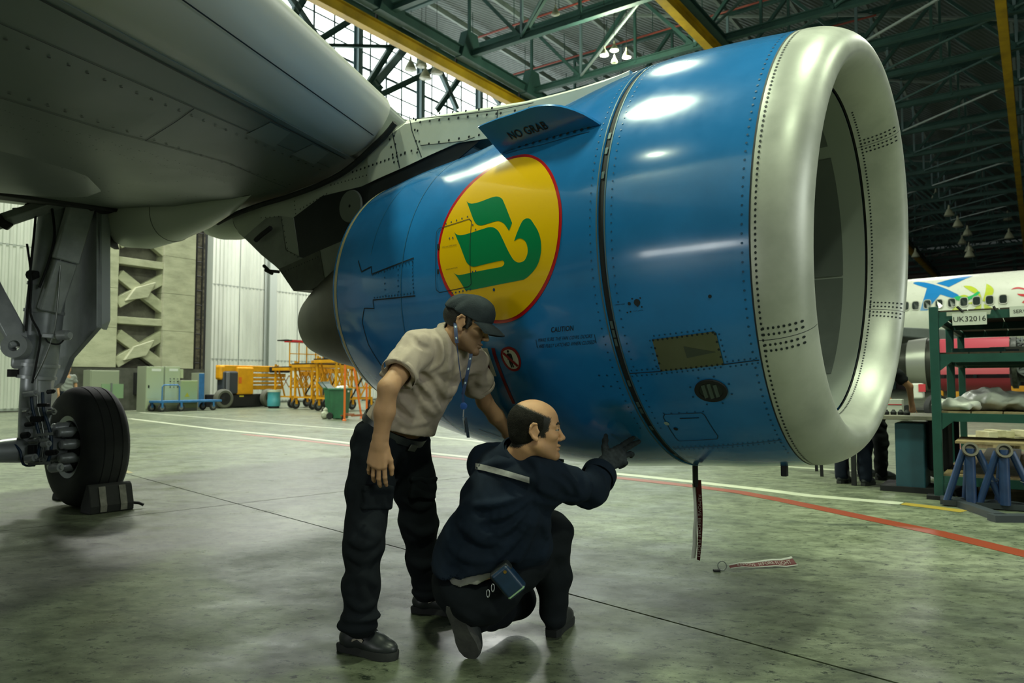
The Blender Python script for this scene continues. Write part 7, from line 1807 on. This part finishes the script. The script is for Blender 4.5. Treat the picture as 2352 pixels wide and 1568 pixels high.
dec2('emblem_tail', [Z7(1060, 605, 1), Z7(1130, 572), Z7(1200, 580), Z7(1280, 585), Z7(1370, 560), Z7(1450, 508), Z7(1490, 503), Z7(1492, 530), Z7(1400, 592), Z7(1310, 642), Z7(1230, 650), Z7(1140, 640)], M_G2, .02)
for pts in ([(2005, 465, 1), (2080, 432), (2160, 430), (2260, 460), (2300, 500, 1), (2224, 472), (2130, 452)], [(2105, 535, 1), (2180, 540), (2300, 545), (2300, 590), (2200, 578), (2140, 562)], [(2185, 682, 1), (2230, 640), (2300, 620), (2290, 700)]): dec2('emblem_swoosh', [Z7(*p) for p in pts], M_R2, .012, 3)
for i, (px, py) in enumerate(((2080, 703), (2103, 702), (2130, 699), (2157, 698), (2186, 696), (2214, 694), (2243, 692), (2273, 690), (2304, 688))):
    s, ph = sp2(px, py); fr_ = MB(); ov = lambda k, off: [sk2(s + .155 * k * math.copysign(abs(math.cos(a)) ** .55, math.cos(a)), ph + .215 * k / R2 * math.copysign(abs(math.sin(a)) ** .55, math.sin(a)), off) for a in [2 * PI * j / 20 for j in range(20)]]
    fr_.grid([ov(1.0, .022), ov(.99, .06), ov(.86, .05)], close=True); w_ = fr_.build('cabin_window', mat('window_surround', '#b9bcab', .4), F2_, 40)
    g_ = MB(); g_.add(ov(.88, .05), [tuple(range(20))]); g_.build('window_pane', M_DKGLASS, w_, 0) if False else g_.build('window_pane', M_DKGLASS, F2_, 0)
# belly fairing, wing, engine with open red cowl
mb = MB(); mb.grid([[A2 + EA * s + (EN * math.cos(a) * 2.15 * k + Vector((0, 0, 1)) * (-1.15 + math.sin(a) * 1.1 * k)) for a in [2 * PI * j / 32 for j in range(32)]] for s, k in ((-8, .5), (-6.5, .95), (-1, 1.0), (1.5, .9), (3, .45))], close=True); mb.build('belly_fairing', mat('belly_grey', '#8d9289', .4), A2T, 60)
def w2(s, n, z): return A2 + EA * s + EN * n + Vector((0, 0, z))
mb = MB(); mb.hexa([w2(-6.2, 1.5, -1.35), w2(1.0, 1.5, -1.2), w2(-3.6, 8.5, -.75), w2(-7.0, 8.5, -.8)], [w2(-6.2, 1.5, -1.15), w2(1.0, 1.5, -.65), w2(-3.6, 8.5, -.5), w2(-7.0, 8.5, -.7)]); mb.build('wing', M_WING, A2T, 0, bevel=.05)
E2 = A2 + EN * 5.6 + EA * 1.75; E2.z = 1.95
mb = MB(); mb.lathe([(-4.4, .45), (-3.2, .68), (-3.1, .82), (-2.2, .98), (-1.7, 1.02), (-1.7, .9)], E2, EA, 40); EN2 = mb.build('engine_nacelle', mat('dark_nacelle', '#3b3d38', .35, .5), A2T, 40)
mb = MB(); mb.lathe([(-2.75, .93), (-2.75, .95), (-2.1, 1.03), (-2.1, 1.0)], E2, EA, 40, True); mb.build('nacelle_band', mat('bright_metal_band', '#b4b6ae', .3, .7), EN2, 40)
mb = MB(); n_ = 10; c_ = lambda s, i: E2 + EA * s + (EN * math.cos(PI * (.02 + .36 * i / n_)) + Vector((0, 0, 1)) * math.sin(-PI * .16 + PI * .42 * i / n_)) * 1.12 + Vector((0, 0, .12))
mb.slab([[c_(s, i) for i in range(n_ + 1)] for s in (-1.65, -.8, 0, .55)], EN * -.03); mb.build('open_cowl_door', mat('livery_pink_red', '#b5414f', .4, coat=.15), EN2, 50)
mb = MB(); c3 = lambda s, i: E2 + EA * s + (EN * math.cos(-PI * .5 + PI * .32 * i / n_) + Vector((0, 0, 1)) * math.sin(-PI * .5 + PI * .32 * i / n_)) * 1.05
mb.slab([[c3(s, i) for i in range(n_ + 1)] for s in (-1.65, -.4, .55)], EN * -.03); mb.build('lower_cowl', MATS['livery_pink_red'], EN2, 50)
mb = MB(); mb.lathe([(.5, .75), (.6, .95), (.75, .95), (.8, .7), (1.6, .7), (1.7, .95), (1.9, 1.0), (1.95, .8)], E2, EA, 32); mb.build('engine_case', mat('engine_case_grey', '#5b5f58', .45, .6, var=(8, '#3c4039')), EN2, 40)
random.seed(4)
for i in range(16):
    a = random.uniform(-1.1, 1.2); s = random.uniform(.55, 1.6); p = [E2 + EA * (s + random.uniform(-.3, .3)) + (EN * math.cos(a + j * .25) + Vector((0, 0, 1)) * math.sin(a + j * .25)) * random.uniform(.78, .95) for j in range(4)]
    mb = MB(); mb.tube(sm(p, 3), random.choice((.02, .03, .045)), 6); mb.build('engine_pipe', random.choice((M_BLACK, M_STEEL, M_GREYP)), EN2)
for i in range(8):
    a = random.uniform(-1.0, 1.1); s = random.uniform(.6, 1.5); mb = MB(); mb.box(E2 + EA * s + (EN * math.cos(a) + Vector((0, 0, 1)) * math.sin(a)) * .84, (.2, .16, .18), RH); mb.build('engine_box', random.choice((M_GREYP, M_BLACK, M_STEEL)), EN2, 0, bevel=.02)
mb = MB(); mb.beam(E2 + EA * .4 + EN * .9 + Vector((0, 0, -.3)), E2 + EA * .1 + EN * 1.2 + Vector((0, 0, .5)), .04, .04); mb.build('cowl_strut', M_BLACK, EN2, 0)
# ground things far behind
for (px, py, w_, h_, lab) in ((2156, 898, .7, .35, 'yellow wheel block on the far floor, leftmost of a row'), (2206, 898, .6, .3, 'yellow wheel block on the far floor, second of a row'), (2340, 893, 1.0, .5, 'large yellow block on the far floor near the right edge')):
    p = at(px, py, 60); p.z = 0; mb = MB(); mb.box(p + Vector((0, 0, h_)), (w_, .6, h_ * 2), RH); o = mb.build('wheel_block', M_STANDY, None, 0, bevel=.05, origin=p); tag(o, lab, 'block')
p = at(2120, 897, 24.0); p.z = 0; t = thing('ground_cart', p, 'small red and white ground cart with a black wheel under the far airliner', 'cart')
mb = MB(); mb.box(p + Vector((.0, .3, .95)), (.34, .4, .5), RH); mb.build('cart_body', M_LBL, t, 0, bevel=.05); mb = MB(); mb.box(p + Vector((.0, .05, 1.05)), (.2, .05, .25), RH); mb.build('cart_panel', M_R2, t, 0)
mb = MB(); mb.lathe([(-.1, .2), (-.1, .42), (.1, .42), (.1, .2)], p + Vector((.25, -.3, .42)), (.3, -1, 0), 24, True); mb.build('wheel', M_RUBBER, t, 40); mb = MB(); mb.lathe([(-.1, 0), (-.1, .25), (.1, .25), (.1, 0)], p + Vector((-.5, .2, .25)), (.3, -1, 0), 16); mb.build('wheel', M_RUBBER, t, 40)
# low pale wall panels far behind
M_GRN = mat('dark_green_steel', '#1f4f45', .45, var=(5, '#1a453c')); M_WOODB = mat('brown_shelf_board', '#4a3a2a', .7, var=(6, '#3a2d20'), vscale=(1, 6, 1)); M_WOODP = mat('pale_plywood', '#9c8a67', .7, var=(5, '#86744f'), vscale=(1, 5, 1))
# green rack
RK0 = ground(2158, 1146); RF = Vector((.575, .82, 0)).normalized(); RS_ = Vector((RF.y, -RF.x, 0))
RK = thing('shelving_rack', RK0, 'dark green steel rack with wooden shelves and paper signs at the right edge', 'rack')
def rk(a, s, z): return RK0 + RF * a + RS_ * s + Vector((0, 0, z))
LN_, WD_ = 3.6, 1.7; zs_ = (.20, .85, 1.46, 1.90)
for a in (0, LN_ * .5, LN_):
    for s in (0, WD_):
        mb = MB(); mb.beam(rk(a, s, 0), rk(a, s, 2.0 if a == 0 else 1.95), .085, .085, RF); mb.build('post', M_GRN, RK, 0, bevel=.008)
    mb = MB(); mb.box(rk(a, 0, .02), (.22, .16, .04), Matrix(((RS_.x, RF.x, 0), (RS_.y, RF.y, 0), (0, 0, 1)))); mb.build('foot_plate', M_BLACK, RK, 0)
for z in zs_:
    for s in (0, WD_):
        mb = MB(); mb.beam(rk(0, s, z), rk(LN_, s, z), .05, .075); mb.build('side_rail', M_GRN, RK, 0)
    for a in (0, LN_ * .5, LN_):
        mb = MB(); mb.beam(rk(a, 0, z), rk(a, WD_, z), .05, .085); mb.build('front_rail', M_GRN, RK, 0)
    for s in (0, WD_):
        sg = 1 if s == 0 else -1; mb = MB(); mb.prism([rk(-.03, s, z - .03), rk(-.03, s + sg * .16, z - .03), rk(-.03, s, z - .17)], RF * .01); mb.build('corner_plate', M_GRN, RK, 0)
    n = 6
    for i in range(n):
        mb = MB(); s0 = .03 + (WD_ - .06) * i / n; mb.box(rk(LN_ / 2, s0 + (WD_ - .06) / n / 2, z + .05), ((WD_ - .06) / n - .012, LN_ - .04, .022), Matrix(((RS_.x, RF.x, 0), (RS_.y, RF.y, 0), (0, 0, 1)))); mb.build('shelf_plank', M_WOODB if z > .9 else M_WOODP, RK, 0)
def paper(name, p0, w, h, body, lab, sz, tilt=0):
    t = thing(name, p0, lab, 'sign'); x = RS_; n = -RF
    q = lambda a, b_, o_=0: Vector(p0) + x * a + Vector((0, 0, b_)) + n * o_ + x * b_ * tilt
    mb = MB(); mb.prism([q(-w / 2, -h), q(w / 2, -h), q(w / 2, 0), q(-w / 2, 0)], n * .004); mb.build('paper', M_LBL, t, 0)
    vs, fs = text_mesh(body, sz, 1.0, .0); mb = MB(); mb.add([q(v.x, v.y - h * .52, .006) for v in vs], fs); mb.build('sign_lettering', M_INK, t, 0); return t, q
def onrack(px, py): return onplane(px, py, RK0 - RF * .05, RF)
p0 = onrack(2226, 718); t, q = paper('paper_sign', p0, .30, .125, 'UK32016', 'white paper sign lettered UK32016 hanging on the rack top', .075)
mb = MB(); mb.prism([q(-.20, -.025), q(.18, -.025), q(.19, .02), q(-.20, .015)], -RF * .003); mb.build('tape', mat('cloudy_tape', '#b5b8a6', .3), t, 0)
paper('paper_sign', onrack(2352, 702), .24, .105, 'SERVICE', 'white paper sign beginning SERV at the top right corner of the rack', .05)
for (x0, y0, x1, y1) in ((2198, 704, 2212, 716), (2282, 703, 2287, 712)):
    mb = MB(); mb.tube([onrack(x0, y0), onrack(x1, y1)], .014, 6); mb.build('clip_arm', M_BLACK, RK)
t = thing('shelf_label', onplane(2268, 796, RK0 + RF * 1.2, RF), 'pale lettered carton lying on the second rack shelf', 'carton'); p = rk(1.2, .62, 1.525 + .045)
RKM = Matrix(((RS_.x, RF.x, 0), (RS_.y, RF.y, 0), (0, 0, 1)))
mb = MB(); mb.box(p, (.36, .25, .08), RKM); mb.build('carton_body', mat('pale_carton', '#b9b9a0', .6), t, 0, bevel=.004)
mb = MB(); mb.box(p - RF * .127, (.2, .004, .025), RKM); mb.build('carton_print', M_GREYP, t, 0)
mb = MB(); p = rk(.9, .35, 1.525 + .035); mb.box(p, (.5, .4, .06), RKM); o = mb.build('green_tray', M_GRN, None, 0, bevel=.01); tag(o, 'flat green tray on the second rack shelf, left of the carton', 'tray')
mb = MB(); p = rk(1.0, 1.25, 1.525 + .06); mb.box(p, (.4, .5, .12), RKM); o = mb.build('parts_box', M_BIND, None, 0, bevel=.01); tag(o, 'dark green parts box on the second rack shelf, right of the carton', 'box')
f = Fld(); c = np.array(rk(.75, .85, .925))
for (a, s, z, r) in ((.25, .15, .05, (.2, .25, .07)), (.5, .45, .10, (.24, .3, .12)), (.55, .8, .08, (.3, .32, .10)), (.5, 1.2, .05, (.3, .35, .07)), (.7, .5, .07, (.3, .3, .09)), (.35, 1.0, .04, (.3, .3, .06))): f.el(np.array(rk(a, s, .92 + z)), r, None, .06)
f.fold(folds([((.8, .3, .5), .16, .4), ((.2, .8, .6), .12, 1.7), ((-.5, .6, .4), .2, 2.2)], .022)); f.cut(np.array(rk(0, 0, .918)), (0, 0, -1)); o = fbuild('plastic_sheet', f, .014, mat('crumpled_white_plastic', '#c6c8bf', .4, bump=(20, .3, .01)), None); tag(o, 'crumpled white plastic sheet heaped on the third rack shelf', 'sheet')
# axle stands in front of the rack with a board on top
M_JACK2 = mat('stand_blue', '#27406b', .42, var=(7, '#1f3459'))
def axle_stand(px, py, lab):
    b0 = ground(px, py); t = thing('axle_stand', b0, lab, 'axle stand'); z = .57
    mb = MB(); mb.tube([b0 + Vector((0, 0, .05)), b0 + Vector((0, 0, z))], .045, 14); mb.build('column', M_JACK2, t)
    for (dx, dy) in ((-.17, .12), (.24, -.10), (.10, .26)):
        mb = MB(); mb.tube([b0 + Vector((dx, dy, .05)), b0 + Vector((dx * .25, dy * .25, z - .02))], .032, 12); mb.build('leg', M_JACK2, t)
    mb = MB(); mb.lathe([(0, .07), (.045, .07), (.045, .05), (.02, .04), (.02, 0)], b0 + Vector((0, 0, z - .02)), (-.3, -.8, .35), 18); mb.build('saddle', mat('rusty_saddle', '#5b564c', .5, .5), t)
    mb = MB(); mb.tube([b0 + Vector((.17, -.06, .28)) + Vector((math.cos(a), math.sin(a) * .6, .2 * math.sin(a))) * .06 for a in [2 * PI * k / 16 for k in range(16)]], .004, 6, closed=True); mb.build('pin_chain', M_STEEL, t)
    for (a, b_) in (((-.2, .13), (.27, -.13)), ((.27, -.13), (.12, .29)), ((-.2, .13), (.12, .29))):
        mb = MB(); mb.beam(b0 + Vector((*a, .035)), b0 + Vector((*b_, .035)), .06, .05); mb.build('base_beam', mat('dark_base_steel', '#2c3238', .5), t, 0)
    return t
axle_stand(2232, 1166, 'blue tubular axle stand left of its twin, before the rack'); axle_stand(2310, 1172, 'blue tubular axle stand at the picture edge, right of its twin')
mb = MB(); c = (ground(2232, 1166) + ground(2310, 1172)) / 2; mb.box(c + Vector((.66, .24, .612)), (1.35, .78, .022), RKM); o = mb.build('plywood_board', M_WOODP, None, 0); tag(o, 'pale plywood board lying across the two blue axle stands', 'board')
mb = MB(); b0, b1 = ground(2172, 1151), ground(2300, 1196); mb.beam(b0 + Vector((0, 0, .03)), b1 + Vector((0, 0, .03)), .10, .06); mb.beam(b1 + Vector((-.1, -.02, .03)), b1 + Vector((.9, -.05, .03)), .12, .06); o = mb.build('ground_frame', mat('dark_base_steel', '#2c3238', .5), None, 0); tag(o, 'dark blue-grey steel ground frame lying before the axle stands', 'frame')
# pallet of pale blocks and boards behind the rack
p = at(2310, 1000, 14.0); p.z = 0; t = thing('timber_pallet', p, 'pallet stacked with pale timber blocks behind the rack', 'pallet')
for i in range(3):
    mb = MB(); mb.box(p + Vector((-.5 + .5 * i, 0, .08)), (.12, 1.0, .16)); mb.build('pallet_block', M_WOODP, t, 0)
for i in range(7):
    mb = MB(); mb.box(p + Vector((0, -.45 + .15 * i, .18)), (1.4, .12, .03)); mb.build('pallet_plank', mat('pale_timber', '#b3ac8c', .7, var=(6, '#9a926f')), t, 0)
for i in range(6):
    mb = MB(); mb.box(p + Vector((-.55 + .22 * i, -.3 + .1 * (i % 3), .26 + .02 * (i % 2))), (.16, .4, .12)); o = mb.build('timber_block', MATS['pale_timber'], t, 0, bevel=.006)
# workbench
W0 = ground(2096, 1127); t = thing('workbench', W0, 'workbench with a pale worn top on a blue pedestal behind the inlet', 'workbench')
WZ = .82; mb = MB(); mb.box(W0 + RF * .25 + RS_ * -.1 + Vector((0, 0, WZ)), (1.25, .95, .045), RKM); mb.build('bench_top', mat('worn_bench_top', '#7d7a6b', .6, var=(5, '#66645a')), t, 0, bevel=.005)
mb = MB(); mb.box(W0 + RF * .12 + Vector((0, 0, WZ / 2 - .02)), (.29, .5, WZ - .08), RKM); mb.build('pedestal', mat('petrol_blue_steel', '#24525f', .45, var=(4, '#1f4753')), t, 0, bevel=.012)
mb = MB(); mb.box(W0 + RF * .12 + RS_ * .15 + Vector((0, 0, .03)), (.9, .6, .06), RKM); mb.build('bench_base', M_BLACK, t, 0)
mb = MB(); mb.box(W0 + RF * .3 + RS_ * .26 + Vector((0, 0, WZ / 2 + .1)), (.2, .5, WZ - .26), RKM); mb.build('tool_cupboard', M_BLACK, t, 0, bevel=.02)
for (a, s) in ((.1, -.62), (.6, -.62), (.6, .4)):
    mb = MB(); mb.beam(W0 + RF * a + RS_ * s, W0 + RF * a + RS_ * s + Vector((0, 0, WZ - .02)), .05, .05, RF); mb.build('bench_leg', M_BLACK, t, 0)
zt = WZ + .0225
p = W0 + RF * .35 + RS_ * -.20 + Vector((0, 0, zt)); t = thing('parts_carton', p, 'white carton with a red edge standing on the workbench', 'box')
mb = MB(); mb.box(p + Vector((0, 0, .085)), (.17, .16, .17), RKM); mb.build('carton_body', M_LBL, t, 0, bevel=.004); mb = MB(); mb.box(p - RF * .082 + Vector((0, 0, .11)), (.17, .004, .01), RKM); mb.build('red_edge', M_R2, t, 0)
p = W0 + RF * -.02 + RS_ * -.2 + Vector((0, 0, zt)); t = thing('small_parts', p, 'row of small dark machine parts lying on the workbench', 'parts'); 
for i in range(7):
    mb = MB(); q_ = p + RS_ * (-.25 + .07 * i) + RF * (.03 * (i % 3)); mb.lathe([(0, .03), (.03, .034), (.045, .02), (.06, .012), (.06, 0)], q_, (0, 0, 1), 10); mb.build('machine_part', M_BLACK, t, 40)
p = W0 + RF * .55 + RS_ * -.45 + Vector((0, 0, zt)); t = thing('tool_case', p, 'green tool case with a yellow handle on the workbench', 'case'); mb = MB(); mb.box(p + Vector((0, 0, .12)), (.26, .2, .24), RKM); mb.build('case_body', M_BIN, t, 0, bevel=.02); mb = MB(); mb.box(p + Vector((0, 0, .26)), (.18, .04, .04), RKM); mb.build('case_handle', M_STANDY, t, 0, bevel=.01)
f = Fld(); b0 = np.array(ground(2136, 1110)) + np.array(RF) * .55; b0[2] = 0; f.el(b0 + (0, 0, .40), (.13, .13, .40), None, .05); f.cut(b0, (0, 0, -1)); f.fold(folds([((1, .3, .4), .2, 0), ((.2, 1, .6), .16, 1)], .02)); o = fbuild('black_sack', f, .02, M_BLACK, None); tag(o, 'bulging black rubbish sack between the workbench and the rack', 'sack')
# steel bars and boards on the lower rack shelf
for i in range(4):
    mb = MB(); mb.beam(rk(.25, .35 + .28 * i, .285), rk(3.2, .35 + .28 * i, .285), .10, .07); o = mb.build('timber_beam', mat('grey_old_timber', '#5a5a50', .8, var=(6, '#484940'), vscale=(1, 5, 1)), None, 0); tag(o, ['grey old timber beam on the bottom rack shelf, nearest the green post', 'grey old timber beam on the bottom rack shelf, second from the green post', 'grey old timber beam on the bottom rack shelf, third from the green post', 'grey old timber beam on the bottom rack shelf, farthest from the green post'][i], 'beam')
mb = MB(); pr_ = [ground(x, y, .0015) for x, y in ((2160, 1062), (2168, 1018), (2215, 1012), (2212, 1075))]; mb.prism(pr_, (0, 0, .001)); o = mb.build('marking_patch', mat('red_floor_patch', '#7d3a38', .5), FL, 0)
# small bench legs seen under the nacelle
t = thing('step_stool', ground(1872, 1096), 'small black step stool standing behind the nacelle', 'stool')
for (x, y) in ((1876, 1082), (1888, 1094), (1935, 1082), (1948, 1094)):
    b0 = ground(x, y); mb = MB(); mb.beam(b0, b0 + Vector((-.02, 0, .5)), .035, .035, EU); mb.build('leg', M_BLACK, t, 0)
mb = MB(); c = ground(1912, 1088); mb.box(c + Vector((0, 0, .52)), (.5, .4, .04)); mb.build('seat', M_BLACK, t, 0, bevel=.01)
